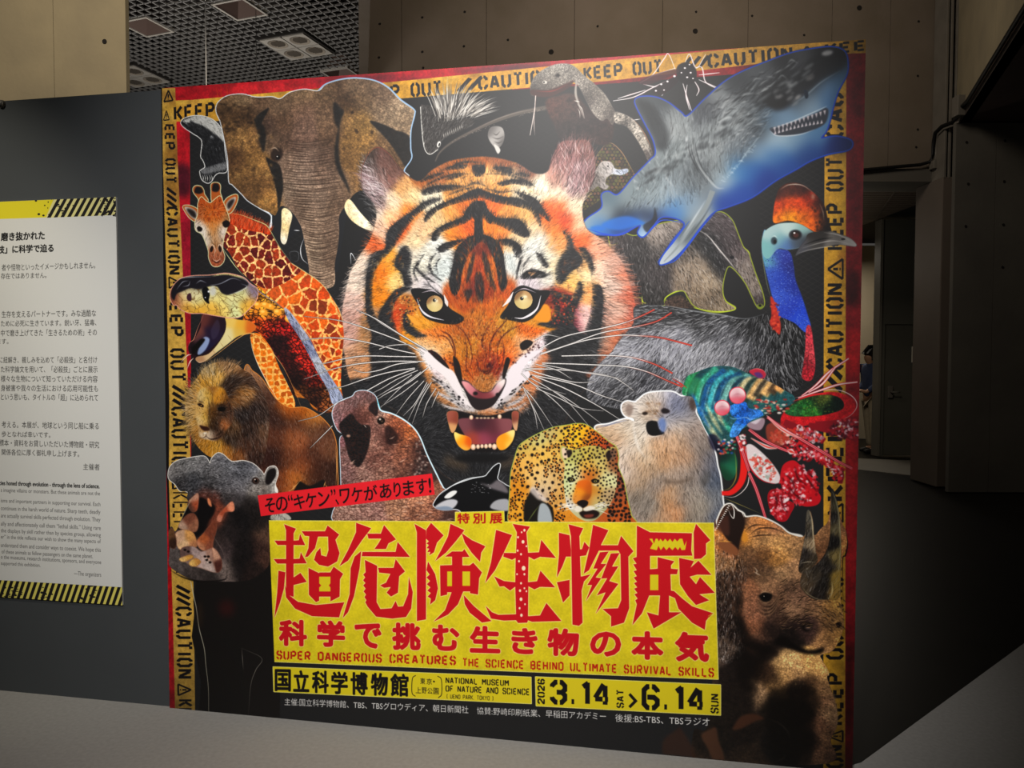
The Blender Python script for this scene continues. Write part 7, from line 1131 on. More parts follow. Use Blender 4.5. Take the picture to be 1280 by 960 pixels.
    P([(190, 700), (240, 620), (300, 598), (350, 600), (400, 630), (340, 650), (280, 680), (240, 700)], '#5c3c2c', f=1.5, op=.9); P([(-20, 740), (40, 700), (80, 690), (100, 780), (130, 860), (130, 920), (60, 900), (20, 820)], '#5c4030', f=1.5, op=.9)
    P([(-280, 800), (-180, 700), (-150, 700), (-60, 860), (-50, 1000), (-220, 1000)], '#4a3024', f=2, op=.6)
    L([(420, 630), (500, 660), (560, 720), (570, 780)], '#4c443c', 1.2, f=.8, op=.8); LL([[(380, 860), (392, 880)], [(440, 930), (520, 900), (546, 870)]], '#54483c', 1.4, f=.7, op=.7)
RED_ = '#c3202b'; YEL = '#d6c62e'
def glyph(polys, ox, oy):
    view(ox, oy, 4)
    for p in polys: rawp_h(p)
def title_shapes():
    a = [[(180, 300), (240, 322), (228, 345), (228, 382), (254, 380), (260, 348), (286, 405), (228, 404), (228, 474), (258, 472), (264, 440), (294, 496), (228, 497), (228, 566), (262, 543), (294, 588), (228, 604), (228, 664), (190, 650), (190, 497), (146, 497), (128, 474), (190, 474), (190, 404), (148, 404), (132, 382), (190, 382), (190, 330)],
         [(152, 532), (187, 540), (180, 620), (160, 692), (132, 768), (146, 640)], [(184, 602), (198, 650), (250, 688), (340, 704), (482, 690), (464, 735), (456, 766), (320, 760), (235, 722), (190, 665)],
         [(268, 335), (385, 335), (398, 306), (456, 352), (437, 378), (458, 445), (446, 486), (400, 512), (355, 503), (330, 478), (342, 440), (362, 418), (366, 455), (392, 462), (402, 430), (400, 362), (350, 362), (335, 420), (300, 462), (284, 465), (302, 420), (306, 360), (284, 358)],
         [(302, 518), (356, 545), (356, 541), (412, 541), (412, 540), (428, 512), (476, 548), (460, 575), (458, 662), (412, 686), (412, 662), (356, 662), (356, 682), (340, 690), (304, 652), (304, 600)],
         [(540, 292), (616, 320), (570, 380), (500, 482), (457, 510), (500, 430), (540, 340)], [(596, 347), (664, 347), (680, 304), (740, 376), (702, 396), (690, 424), (632, 424), (652, 396), (666, 372), (602, 372)],
         [(572, 438), (738, 438), (748, 388), (810, 464), (568, 460)], [(533, 462), (566, 434), (558, 520), (530, 660), (500, 740), (473, 770), (508, 650), (513, 520)],
         [(584, 478), (646, 508), (643, 690), (662, 724), (718, 720), (738, 684), (750, 712), (776, 710), (800, 650), (804, 562), (824, 640), (816, 722), (790, 764), (720, 772), (640, 762), (598, 712), (586, 690), (592, 680), (582, 664), (590, 652), (578, 636), (588, 622), (576, 606), (587, 594), (575, 580), (586, 566), (576, 552), (588, 540)],
         [(650, 518), (728, 518), (738, 474), (785, 536), (756, 560), (750, 642), (715, 662), (693, 642), (714, 614), (680, 618), (660, 606), (690, 592), (712, 548), (656, 542)],
         [(832, 298), (890, 330), (890, 776), (844, 784), (844, 340)], [(892, 326), (915, 293), (978, 356), (945, 392), (930, 440), (905, 456), (912, 438), (896, 440), (906, 422), (893, 420), (904, 404), (892, 396), (904, 386), (890, 372)],
         [(900, 486), (936, 550), (950, 620), (936, 680), (910, 702), (914, 672), (898, 662), (914, 644), (896, 632), (912, 616), (894, 600), (910, 584), (892, 566), (908, 552), (892, 530)],
         [(1012, 298), (1082, 330), (1040, 384), (990, 442), (936, 484), (965, 430), (1000, 360)], [(1068, 344), (1120, 380), (1187, 410), (1166, 442), (1160, 488), (1118, 442), (1084, 392)],
         [(960, 506), (1020, 504), (1020, 462), (985, 462), (1020, 436), (1072, 436), (1082, 424), (1108, 464), (1072, 464), (1072, 506), (1108, 506), (1126, 492), (1170, 541), (1156, 570), (1150, 652), (1110, 645), (1110, 636), (1076, 636), (1050, 700), (1000, 752), (928, 787), (985, 730), (1018, 640), (996, 640), (996, 652), (962, 660)],
         [(1078, 654), (1130, 710), (1218, 784), (1170, 792), (1108, 742), (1084, 700)]]
    a_hole = [[(356, 562), (412, 562), (412, 596), (404, 606), (412, 616), (412, 636), (356, 636), (356, 616), (366, 606), (356, 596)], [(996, 536), (1020, 536), (1020, 610), (996, 610)], [(1072, 536), (1110, 536), (1110, 608), (1072, 608)]]
    b = [[(80, 128), (160, 154), (120, 240), (75, 330), (26, 394), (55, 290)], [(163, 98), (250, 112), (232, 140), (240, 243), (295, 240), (306, 178), (380, 269), (300, 263), (270, 277), (243, 262), (240, 390), (285, 385), (302, 332), (376, 416), (300, 413), (272, 426), (242, 410), (240, 560), (300, 556), (332, 494), (407, 584), (260, 588), (240, 580), (236, 592), (190, 594), (180, 580), (120, 582), (55, 572), (28, 508), (60, 540), (92, 553), (180, 550), (176, 412), (150, 432), (120, 410), (98, 412), (70, 360), (120, 384), (176, 390), (178, 268), (160, 278), (116, 262), (120, 243), (180, 244), (184, 140)],
         [(394, 142), (448, 155), (455, 230), (455, 262), (430, 262), (412, 310), (384, 366), (395, 250)], [(442, 100), (516, 120), (497, 160), (500, 226), (510, 224), (522, 188), (546, 216), (530, 256), (500, 260), (504, 362), (554, 350), (520, 386), (508, 432), (513, 592), (495, 608), (462, 602), (455, 160)], [(384, 390), (448, 378), (448, 456), (415, 492), (400, 440)],
         [(565, 103), (642, 130), (604, 205), (690, 205), (705, 158), (767, 235), (742, 262), (746, 520), (720, 592), (655, 612), (655, 560), (612, 523), (690, 520), (706, 480), (702, 250), (692, 232), (594, 232), (545, 330), (518, 348), (545, 230)],
         [(600, 240), (644, 236), (604, 298), (632, 298), (578, 366), (606, 370), (528, 486), (560, 404), (536, 404), (588, 322), (566, 322)], [(654, 246), (698, 244), (660, 312), (692, 310), (646, 384), (692, 398), (578, 548), (628, 440), (584, 456), (636, 370), (606, 372)],
         [(784, 106), (850, 140), (1060, 145), (1056, 232), (1062, 257), (850, 258), (850, 325), (888, 322), (888, 264), (930, 275), (972, 285), (955, 305), (955, 322), (990, 325), (985, 350), (952, 350), (955, 432), (970, 434), (1010, 470), (1060, 510), (1168, 546), (1150, 560), (1130, 582), (1124, 628), (1060, 592), (992, 522), (975, 470), (945, 456), (945, 540), (1008, 540), (868, 622), (834, 540), (892, 556), (900, 456), (846, 456), (810, 545), (762, 604), (784, 500), (776, 480), (788, 472), (772, 450), (787, 444), (770, 422), (786, 416), (770, 394), (785, 388), (768, 366), (784, 360), (768, 334), (784, 330), (766, 300), (783, 298), (764, 270), (783, 264)],
         [(1068, 140), (1080, 98), (1152, 180), (1130, 196), (1130, 250), (1105, 272), (1070, 274)], [(995, 268), (1070, 284), (1052, 318), (1092, 282), (1157, 353), (1085, 352), (1048, 362), (1080, 400), (1100, 364), (1174, 443), (1096, 450), (1146, 480), (1080, 504), (1040, 460), (1000, 400)]]
    b_hole = [[(846, 172), (862, 172), (870, 196), (878, 172), (888, 172), (894, 186), (902, 172), (914, 186), (926, 172), (938, 186), (950, 172), (962, 188), (974, 172), (986, 186), (998, 172), (1012, 172), (1022, 208), (1034, 180), (1026, 228), (1008, 230), (1000, 214), (990, 230), (976, 214), (962, 230), (946, 214), (932, 230), (918, 212), (904, 230), (892, 208), (884, 230), (850, 222), (864, 196)],
              [(850, 352), (892, 352), (892, 430), (850, 430)], [(632, 700), (632, 700), (632, 701)]]
    return (310, 580, a, a_hole), (600, 630, b, b_hole)
def paint_titles():
    view(0, 0, 1)
    reg('slanted_banner', 'red slanted banner with black lettering', [(322, 619), (540, 591.5), (543.5, 618), (326, 645)], sm=False)
    reg('title_field', 'yellow title field with big jagged red characters', [(336, 650), (569, 651), (569, 640), (630, 638.5), (630.5, 651), (892, 653), (898, 849), (343, 827)], sm=False)
    reg('venue_strip', 'yellow strip with the museum name in black', [(341, 833), (664, 846), (664.5, 879.5), (342, 864.5)], sm=False); reg('date_strip', 'yellow strip with the dates in black', [(669, 845.5), (901, 855.5), (901, 894), (670, 882.2)], sm=False)
    # red slanted banner
    P([(322, 619), (540, 591.5), (543.5, 618), (326, 645)], '#d92f38', sm=False)
    q0 = np.array([(326, 621.5), (540, 594.5), (541.5, 617), (328.5, 643.5)])
    tx = 'その“キケン”、ワケがあります!'
    cells = [('そ', 4, 17), ('の', 18, 33), ('“', 34, 40), ('キ', 41, 55), ('ケ', 56, 70), ('ン', 72, 87), ('”', 89, 95), ('、', 94, 98), ('ワ', 100, 113), ('ケ', 115, 129), ('が', 131, 148), ('あ', 151, 166), ('り', 169, 178), ('ま', 181, 195), ('す', 198, 212), ('!', 214, 217)]
    for ch, a, b in cells:
        W = 219.0
        top, bot = (.1, .92)
        if ch in '“”': top, bot = .05, .4
        if ch == '、': top, bot = .62, .98
        def pt(t, v): return (q0[0]*(1-t)+q0[1]*t)*(1-v)+(q0[3]*(1-t)+q0[2]*t)*v
        T(ch, [pt(a/W, top), pt(b/W, top), pt(b/W, bot), pt(a/W, bot)], '#1c1517', .012)
    # yellow title field
    k = P([(336, 650), (892, 653), (898, 849), (343, 827)], YEL, sm=False); L([(336, 650.5), (892, 653.5)], '#ece68a', .8, ends=(1, 1)); L([(892, 653), (898, 849)], '#ece68a', .8, ends=(1, 1)); L([(343, 827), (898, 849)], '#ece68a', .8, ends=(1, 1))
    k2 = P([(569, 640), (630, 638.5), (630.5, 656), (569, 656)], YEL, sm=False); LL([[(569, 651), (569, 640)], [(569, 640), (630, 638.5)], [(630, 638.5), (630.5, 651)]], '#ece68a', .7, ends=(1, 1)); P([(569.5, 649), (630, 649), (630, 656), (569.5, 656)], YEL, sm=False)
    grain(k, .05, (2, 9, 24), 70)
    for ch, a, b in (('特', 571.5, 587), ('別', 591, 607), ('展', 612, 628)): T(ch, [(a, 641.5), (b, 641), (b, 654), (a, 654.5)], '#b01c22', .03)
    for ox, oy, ps, hs in title_shapes():
        view(ox, oy, 4)
        for p in ps:
            q = A(p); m0 = raster([q], 8); m = np.clip(blur(m0[2], 2.2)*5, 0, 1); put(m0[0], m0[1], m, '#eae28c')
        for p in ps: P(p, RED_, sm=False)
        for p in hs: P(p, YEL, sm=False)
    view(600, 630, 4)
    for x, y, r in ((215, 188, 9), (190, 165, 6), (222, 130, 7), (205, 250, 6), (188, 232, 6), (232, 210, 5), (218, 320, 12), (195, 285, 6), (222, 350, 6), (205, 395, 6), (200, 432, 7), (222, 420, 5), (205, 475, 9), (232, 435, 5), (198, 520, 6), (207, 555, 8), (185, 350, 5), (225, 500, 5), (208, 140, 5)): ell(x, y, r*.8, r, '#f0e0c0', f=.2)
    for i in range(8): L([(1165-i*2, 546+i*10), (1140-i*1.5, 560+i*9)], YEL, .9, ends=(1, .6))
    view(0, 0, 1)
    for ch, x0, y0, x1, y1 in (('科', 348.5, 774, 384, 807.5), ('学', 396, 775, 431.5, 808.5), ('で', 443, 778.5, 477, 810.5), ('挑', 490, 778, 526, 812.5), ('む', 540, 780.5, 574.5, 813.5), ('生', 587, 782, 625.5, 816), ('き', 639, 784.5, 672, 817.5), ('物', 684, 785, 724, 820), ('の', 737.5, 789, 776.5, 820.5), ('本', 789, 788.5, 829.5, 824.5), ('気', 843.5, 789.5, 886.5, 827)):
        s = .04*(x1-x0)*.9; T(ch, [(x0, y0-s*.4), (x1, y0+s*.6), (x1, y1+s*.4), (x0, y1-s*.4)], RED_, .05, halo=('#eae28c', 2.0))
    stencil('SUPER DANGEROUS CREATURES', [(345.5, 812.5), (570, 819.5), (570, 831.5), (345.5, 824)], '#b4281c', 1.5, 2.6)
    stencil('THE SCIENCE BEHIND ULTIMATE SURVIVAL SKILLS', [(578, 822), (892.5, 834.5), (892.5, 846.5), (578, 833)], '#b4281c', 1.4, 2.6)
    # black-lettered strips
    P([(341, 833), (664, 846), (664.5, 879.5), (342, 864.5)], YEL, sm=False); P([(669, 845.5), (901, 855.5), (901, 894), (670, 882.2)], YEL, sm=False)
    for q in ([(341, 833), (664, 846), (664.5, 879.5), (342, 864.5), (341, 833)], [(669, 845.5), (901, 855.5), (901, 894), (670, 882.2), (669, 845.5)]):
        for i in range(4): L(q[i:i+2], '#ece68a', .8, ends=(1, 1))
    kk = '#1b181a'; vx, vy, vs = 320, 760, 64/15
    for ch, a, b, c, d in (('国', 100, 186, 324, 442), ('立', 198, 284, 330, 446), ('科', 298, 388, 332, 452), ('学', 400, 490, 336, 458), ('博', 504, 596, 340, 462), ('物', 612, 704, 344, 466), ('館', 716, 814, 348, 470), ('東', 876, 902, 372, 404), ('京', 910, 938, 374, 406), ('・', 944, 954, 385, 395), ('上', 852, 880, 420, 452), ('野', 884, 910, 422, 454), ('公', 914, 942, 424, 456), ('園', 946, 974, 424, 458)):
        q = [(vx+a/vs, vy+c/vs), (vx+b/vs, vy+(c+2)/vs), (vx+b/vs, vy+(d+2)/vs), (vx+a/vs, vy+d/vs)]; T(ch, q, kk, .03 if b-a > 60 else .01)
    view(320, 760, 64/15)
    LL([[(852, 358), (834, 376), (832, 450), (850, 470)], [(968, 362), (988, 380), (990, 456), (972, 478)]], kk, .9, ends=(1, 1, 1, 1)); view(0, 0, 1)
    stencil('NATIONAL MUSEUM', [(557, 846), (636, 849.5), (636, 857.5), (557, 854)], kk, 1.3, 2.3); stencil('OF NATURE AND SCIENCE', [(557, 856.3), (662, 860.5), (662, 869), (557, 864.3)], kk, 1.3, 2.3); stencil('( UENO PARK, TOKYO )', [(558, 867.3), (617, 870), (617, 875.5), (558, 872.8)], kk, .9, 2.2)
    stencil('2026', [(671.8, 879.5), (671.8, 848), (681, 848.4), (681, 880)], kk, 1.5, 2.4); stencil('3.14', [(687.5, 849), (763, 852.5), (763, 884), (687.5, 880)], kk, 1.45, 1.9)
    stencil('SAT', [(770.5, 884.5), (770.5, 861.5), (780, 861.8), (780, 885)], kk, 1.4, 2.2); L([(786, 866.5), (795.5, 875.5), (786, 884)], kk, 2.6, ends=(1, 1, 1)) if False else P([(785.5, 868.5), (788, 866), (797, 876), (788, 885), (785.5, 882.5), (792, 875.8)], kk, sm=False)
    stencil('6.14', [(802, 854.5), (881.5, 858), (881.5, 890.5), (802, 887)], kk, 1.45, 1.9); stencil('SUN', [(888, 891), (888, 867), (898.5, 867.4), (898.5, 892)], kk, 1.4, 2.2)
    for tx, q in (('主催:国立科学博物館、TBS、TBSグロウディア、朝日新聞社', [(355.6, 872.3), (585.5, 882), (585.5, 891.6), (355.6, 881.3)]), ('協賛:野崎印刷紙業、早稲田アカデミー', [(596, 883.3), (757.5, 890.4), (757.5, 900), (596, 892.5)]), ('後援:BS-TBS、TBSラジオ', [(769, 892), (887, 897), (887, 907.6), (769, 902)])):
        T(tx, q, '#e8e6e2', .006)
def paint_panel():
    """the white text board: bilingual greeting between yellow bands"""
    global U0, V1, S, PX
    Skeep = S; S = 1100.0; PX = 3.3
    U0 = PAN_U0; V1 = PAN_V1
    canvas(int((PAN_U1-PAN_U0)*S), int((PAN_V1-PAN_V0)*S), '#d6d6d2')
    view(0, 0, 1)
    P([(-400, 268), (0, 252), (144, 246), (150, 246), (150, 268), (144, 268.5), (0, 273.5), (-400, 290)], '#e0d228', sm=False)
    bar = mask([(66, 249), (145, 246), (146, 268.5), (56, 272)], sm=False); clip(bar)
    P([(66, 240), (150, 240), (150, 269), (56, 272.5)], '#dcd48c', sm=False)
    for i in range(14): x = 62+i*8.2; P([(x+5, 240), (x+9, 240), (x-9, 274), (x-13.5, 274)], '#1c1a1a', sm=False)
    clip()
    for i in range(60): x = rng.normal(138, 10) if i % 3 else rng.normal(70, 12); ell(x, rng.uniform(247, 270), rng.uniform(.4, 2.2), rng.uniform(.4, 1.5), '#1c1a1a', f=.1)
    # lower hazard stripe
    P([(-400, 705), (0, 725.5), (154, 734.5), (154, 760), (0, 760), (-400, 760)], '#1c1a1a', sm=False)
    low = mask([(-400, 705), (0, 725.5), (154, 734.5), (154, 760), (-400, 760)], sm=False); clip(low)
    for i in range(54): x = -240+i*7.6; P([(x+9, 715), (x+12.6, 715), (x-3.5, 762), (x-7.1, 762)], '#dcd064', sm=False)
    for i in range(90): ell([14, 55, 110, -30, -90][i % 5]+rng.normal(0, 7), 740+rng.normal(0, 5), rng.uniform(.4, 3), rng.uniform(.4, 1.4), '#1c1a1a', f=.1)
    clip()
    def line(t, y0, y1, x0, x1, c='#3a3938', b=.004):
        f = lambda x, y: (x, y+(x-x1)*(y-455)/4590)
        T(t, [f(x0, y0), f(x1, y0), f(x1, y1), f(x0, y1)], c, b)
    line('磨き抜かれた', 288.5, 299.5, 0, 55, '#141414', .03); line('技」に科学で迫る', 304.5, 315, -4, 66, '#141414', .03)
    for t, y0, y1, x0, x1 in (('者や怪物といったイメージかもしれません。', 327, 335.5, 1, 118), ('存在ではありません。', 340, 347.5, 0, 57), ('生存を支えるパートナーです。みな過酷な', 387, 395.5, 1, 119), ('ために必死に生きています。鋭い牙、猛毒、', 399, 407, 0, 119.5), ('中で磨き上げてきた「生きるための術」その', 411, 419.5, 0, 120), ('ます。', 423.5, 430, -5, 9.5),
                          ('に紐解き、親しみを込めて「必殺技」と名付け', 445.5, 454, -2, 120.5), ('た科学論文を用いて、「必殺技」ごとに展示', 457.5, 466, 0, 121), ('様々な生物について知っていただける内容', 469.5, 478, 0, 121), ('身被害や我々の生活における応用可能性も', 481.5, 490, 0, 121.5), ('という思いも、タイトルの「超」に込められて', 493, 501.5, 0, 121.5),
                          ('考える。本展が、地球という同じ船に乗る', 528.5, 537, 1, 122.5), ('歩となれば幸いです。', 540, 547.5, 1, 62), ('標本・資料をお貸しいただいた博物館・研究', 552, 560.5, -2, 123), ('関係各位に厚く御礼申し上げます。', 563.5, 571.5, 1, 98), ('主催者', 580, 588, 103, 123.5)):
        line(t, y0, y1, x0, x1)
    line('cies honed through evolution - through the lens of science.', 605, 612.5, -2, 123.5, '#1c1c1c', .02)
    for t, y0, y1, x0, x1 in (('s imagine villains or monsters. But these animals are not the', 614.5, 621, 0, 124), ('isms and important partners in supporting our survival. Each', 628, 634.5, 0, 124.5), ('continues in the harsh world of nature. Sharp teeth, deadly', 637.5, 644.5, 0, 124.5), ('are actually survival skills perfected through evolution. They', 647, 654, 0, 124.5), ('ally and affectionately call them “lethal skills.” Using rare', 657.5, 664.5, 0, 125),
                          ('the displays by skill rather than by species group, allowing', 666.5, 673, 0, 125), ('er” in the title reflects our wish to show the many aspects of', 674.5, 681, 0, 125), ('understand them and consider ways to coexist. We hope this', 685, 692, 0, 125), ('of these animals as fellow passengers on the same planet.', 693, 699.5, 1, 115), ('o the museums, research institutions, sponsors, and everyone', 700.5, 707, 0, 125.5), ('supported this exhibition.', 704.5, 710.5, 0, 49.5), ('—The organizers', 716, 723, 91.5, 125.5)):
        line(t, y0, y1, x0, x1, '#5c5b5a', .004)
    S = Skeep; PX = 2.1
_pw = on_wall(np.array([(0, 500), (144, 246.0), (152, 757.0)]))
PAN_U1 = float((_pw[1, 0]+_pw[2, 0])/2); PAN_U0 = float(_pw[0, 0])-0.62; PAN_V1 = float(_pw[1, 1]); PAN_V0 = float(_pw[2, 1])
def tone():
    """richer blacks and the printed vignette at the foot of the sheet"""
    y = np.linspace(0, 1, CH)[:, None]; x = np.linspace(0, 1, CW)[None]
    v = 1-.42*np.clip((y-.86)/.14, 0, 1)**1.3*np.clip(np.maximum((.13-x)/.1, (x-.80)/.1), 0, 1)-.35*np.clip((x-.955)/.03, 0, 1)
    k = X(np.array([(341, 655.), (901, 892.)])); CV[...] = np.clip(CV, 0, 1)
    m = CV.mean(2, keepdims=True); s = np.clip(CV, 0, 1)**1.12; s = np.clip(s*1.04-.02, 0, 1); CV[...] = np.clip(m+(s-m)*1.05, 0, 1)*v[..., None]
def paint_all(g):
    for n in ('paint_background', 'paint_elephant', 'paint_small', 'paint_tiger', 'paint_cassowary', 'paint_left', 'paint_whiskers', 'paint_front', 'paint_titles'):
        g[n](); clip()
    tone()
# ---------------------------------------------------------------- helpers
def ony(px, py, y):
    d = ray(np.array([px, py], float)); t = y/d[1]; return Vector(np.array([0, 0, EYE])+d*t)
def onz(px, py, z):
    d = ray(np.array([px, py], float)); t = (z-EYE)/d[2]; return Vector(np.array([0, 0, EYE])+d*t)
def mat(name, c, rough=.7, spec=.3, metal=0.0, noise_=0.0, scale=8.0, c2=None, bump=0.0, emit=0.0):
    m = bpy.data.materials.new(name); m.use_nodes = True; nt = m.node_tree; b = nt.nodes['Principled BSDF']
    lin = lambda h: tuple((v/12.92 if v <= .04045 else ((v+.055)/1.055)**2.4) for v in col(h))+(1,)
    b.inputs['Roughness'].default_value = rough; b.inputs['Specular IOR Level'].default_value = spec; b.inputs['Metallic'].default_value = metal
    b.inputs['Base Color'].default_value = lin(c)
    if noise_ or c2:
        tc = nt.nodes.new('ShaderNodeTexCoord'); n = nt.nodes.new('ShaderNodeTexNoise'); n.inputs['Scale'].default_value = scale; n.inputs['Detail'].default_value = 6
        r = nt.nodes.new('ShaderNodeValToRGB'); r.color_ramp.elements[0].position = .3; r.color_ramp.elements[1].position = .72
        r.color_ramp.elements[0].color = lin(c); r.color_ramp.elements[1].color = lin(c2 or c)
        nt.links.new(tc.outputs['Object'], n.inputs['Vector']); nt.links.new(n.outputs['Fac'], r.inputs['Fac']); nt.links.new(r.outputs['Color'], b.inputs['Base Color'])
        if bump:
            n2 = nt.nodes.new('ShaderNodeTexNoise'); n2.inputs['Scale'].default_value = scale*14; nt.links.new(tc.outputs['Object'], n2.inputs['Vector'])
            bp = nt.nodes.new('ShaderNodeBump'); bp.inputs['Strength'].default_value = bump; bp.inputs['Distance'].default_value = .01; nt.links.new(n2.outputs['Fac'], bp.inputs['Height']); nt.links.new(bp.outputs['Normal'], b.inputs['Normal'])
    if emit: b.inputs['Emission Color'].default_value = lin(c); b.inputs['Emission Strength'].default_value = emit
    return m
class MB:
    """collects boxes, prisms and tubes for one mesh"""
    def __init__(s): s.v = []; s.f = []
    def add(s, v, f): n = len(s.v); s.v += [tuple(q) for q in v]; s.f += [tuple(i+n for i in q) for q in f]; return s
    def box(s, x0, y0, z0, x1, y1, z1):
        return s.add([(x0, y0, z0), (x1, y0, z0), (x1, y1, z0), (x0, y1, z0), (x0, y0, z1), (x1, y0, z1), (x1, y1, z1), (x0, y1, z1)], [(0, 3, 2, 1), (4, 5, 6, 7), (0, 1, 5, 4), (1, 2, 6, 5), (2, 3, 7, 6), (3, 0, 4, 7)])
    def bar(s, a, b, w, h):
        """horizontal bar from a to b, w wide, h high below z"""
        a, b = Vector(a), Vector(b); d = (b-a).normalized(); n = Vector((-d.y, d.x, 0))*w/2; u = Vector((0, 0, h))
        return s.add([a-n, a+n, b+n, b-n, a-n+u, a+n+u, b+n+u, b-n+u], [(0, 1, 2, 3), (7, 6, 5, 4), (0, 4, 5, 1), (1, 5, 6, 2), (2, 6, 7, 3), (3, 7, 4, 0)])
    def prism(s, plan, z0, z1):
        n = len(plan); return s.add([(p[0], p[1], z0) for p in plan]+[(p[0], p[1], z1) for p in plan], [tuple(range(n))[::-1], tuple(range(n, 2*n))]+[(i, (i+1) % n, n+(i+1) % n, n+i) for i in range(n)])
    def tube(s, pts, r, seg=8):
        pts = [Vector(p) for p in pts]; v = []; f = []
        for i, p in enumerate(pts):
            d = (pts[min(i+1, len(pts)-1)]-pts[max(i-1, 0)]).normalized(); a = d.cross(Vector((0.3, 0.2, 1))).normalized(); b = d.cross(a)
            rr = r[i] if isinstance(r, (list, tuple)) else r
            v += [p+(a*math.cos(t)+b*math.sin(t))*rr for t in (2*math.pi*k/seg for k in range(seg))]
        for i in range(len(pts)-1):
            for k in range(seg): f.append((i*seg+k, i*seg+(k+1) % seg, (i+1)*seg+(k+1) % seg, (i+1)*seg+k))
        f += [tuple(range(seg))[::-1], tuple((len(pts)-1)*seg+k for k in range(seg))]
        return s.add(v, f)
    def build(s, name, m, parent=None, bevel=0.0, smooth=False):
        me = bpy.data.meshes.new(name); me.from_pydata(s.v, [], s.f); me.update()
        bm = bmesh.new(); bm.from_mesh(me); bmesh.ops.recalc_face_normals(bm, faces=bm.faces); bm.to_mesh(me); bm.free()
        if smooth:
            for p in me.polygons: p.use_smooth = True
        me.materials.append(m); o = bpy.data.objects.new(name, me); COL.objects.link(o); o.parent = parent
        if bevel: b = o.modifiers.new('bevel', 'BEVEL'); b.width = bevel; b.segments = 2; b.limit_method = 'ANGLE'
        return o
def tag(o, label=None, cat=None, group=None, kind=None):
    for k, v in (('label', label), ('category', cat), ('group', group), ('kind', kind)):
        if v: o[k] = v
    return o
def empty(name, loc=(0, 0, 0), label=None, cat=None, group=None, kind=None):
    o = bpy.data.objects.new(name, None); COL.objects.link(o); o.location = loc; return tag(o, label, cat, group, kind)
W0 = Vector((WX0, WY0, 0)); WD = Vector(W_DIR.tolist()); WN = Vector(W_NRM.tolist())
def wp(u, v, d=0.0):
    """point on the exhibition wall: u metres along, v up, d metres proud of the print face"""
    return W0+WD*u+Vector((0, 0, v))+WN*d
def wbox(u0, v0, u1, v1, d0, d1):
    m = MB(); P_ = [wp(u, v, d) for d in (d0, d1) for u, v in ((u0, v0), (u1, v0), (u1, v1), (u0, v1))]
    return m.add(P_, [(0, 3, 2, 1), (4, 5, 6, 7), (0, 1, 5, 4), (1, 2, 6, 5), (2, 3, 7, 6), (3, 0, 4, 7)])

# ---------------------------------------------------------------- setting
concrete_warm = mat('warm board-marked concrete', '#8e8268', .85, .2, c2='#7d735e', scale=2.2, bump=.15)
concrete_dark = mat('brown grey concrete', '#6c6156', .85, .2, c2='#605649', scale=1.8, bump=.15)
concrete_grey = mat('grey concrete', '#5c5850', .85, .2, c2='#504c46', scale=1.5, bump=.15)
hole_m = mat('dark tie hole', '#1a1714', .9)
floor_m = mat('dark polished floor', '#12100e', .4, .08, c2='#161411', scale=3)
carpet_m = mat('pale grey needle felt', '#9b9893', .95, .1, c2='#918e89', scale=60, bump=.3)
wall_m = mat('charcoal wall paint', '#434648', .6, .25, c2='#404345', scale=3)
black_m = mat('black edge', '#121110', .6)

tag(MB().box(-12, -4, -.1, 14, 18, -.012).build('floor', floor_m), kind='structure')
def isect(y): return 1.2356+(y-2.737)/1.17*1.40
cl = [(-8, -3.5), (9, -3.5), (9, 9.22), (1.30, 2.79)]
tag(MB().prism([(-8, -3.5), (9.5, -3.5), (9.5, 9.60), (1.30, 2.742), (1.2, 2.70), (-8, 4.42)], -.01, 0).build('floor_carpet', carpet_m), kind='structure')
# the freestanding exhibition wall
TH = .12
part_wall = tag(wbox(-4.2, 0, W_LEN, WH-.004, -TH, -.012).build('wall_front', wall_m), kind='structure')
# left concrete pier, in two shuttered lifts of panels
pier = tag(empty('wall_left', kind='structure'))
a, b, c = ony(160, 100, 5.5), ony(70, 100, 5.5), -9.0
back = ony(160, 100, 5.9)
core = MB().prism([(c, 5.52), (a.x-.006, 5.52), (back.x-.10, 5.9), (c, 5.9)], 0, 6.4).build('core', hole_m, pier)
xs = [a.x, b.x, b.x-.92, b.x-1.84, b.x-2.76, b.x-3.68, b.x-4.6]
for i in range(len(xs)-1):
    for z0, z1 in ((0, 2.0), (2.0, 4.75), (4.75, 6.4)):
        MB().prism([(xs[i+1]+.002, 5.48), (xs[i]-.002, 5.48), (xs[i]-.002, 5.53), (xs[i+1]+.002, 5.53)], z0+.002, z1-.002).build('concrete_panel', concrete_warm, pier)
def tie(p, y, par, r=.018):
    o = MB(); n = 12
    v = [(p[0]+r*math.cos(t), y-.003, p[1]+r*math.sin(t)) for t in (2*math.pi*k/n for k in range(n))]+[(p[0]+r*.5*math.cos(t), y+.02-.022, p[1]+r*.5*math.sin(t)) for t in (2*math.pi*k/n for k in range(n))]
    o.add(v, [(k, (k+1) % n, n+(k+1) % n, n+k) for k in range(n)]+[tuple(range(n, 2*n))]); return o.build('tie_hole', hole_m, par)
q = ony(131, 52, 5.48); tie((q.x, q.z), 5.478, pier, .017)
q = ony(28, 60, 5.48); tie((q.x-.7, q.z), 5.478, pier, .017)
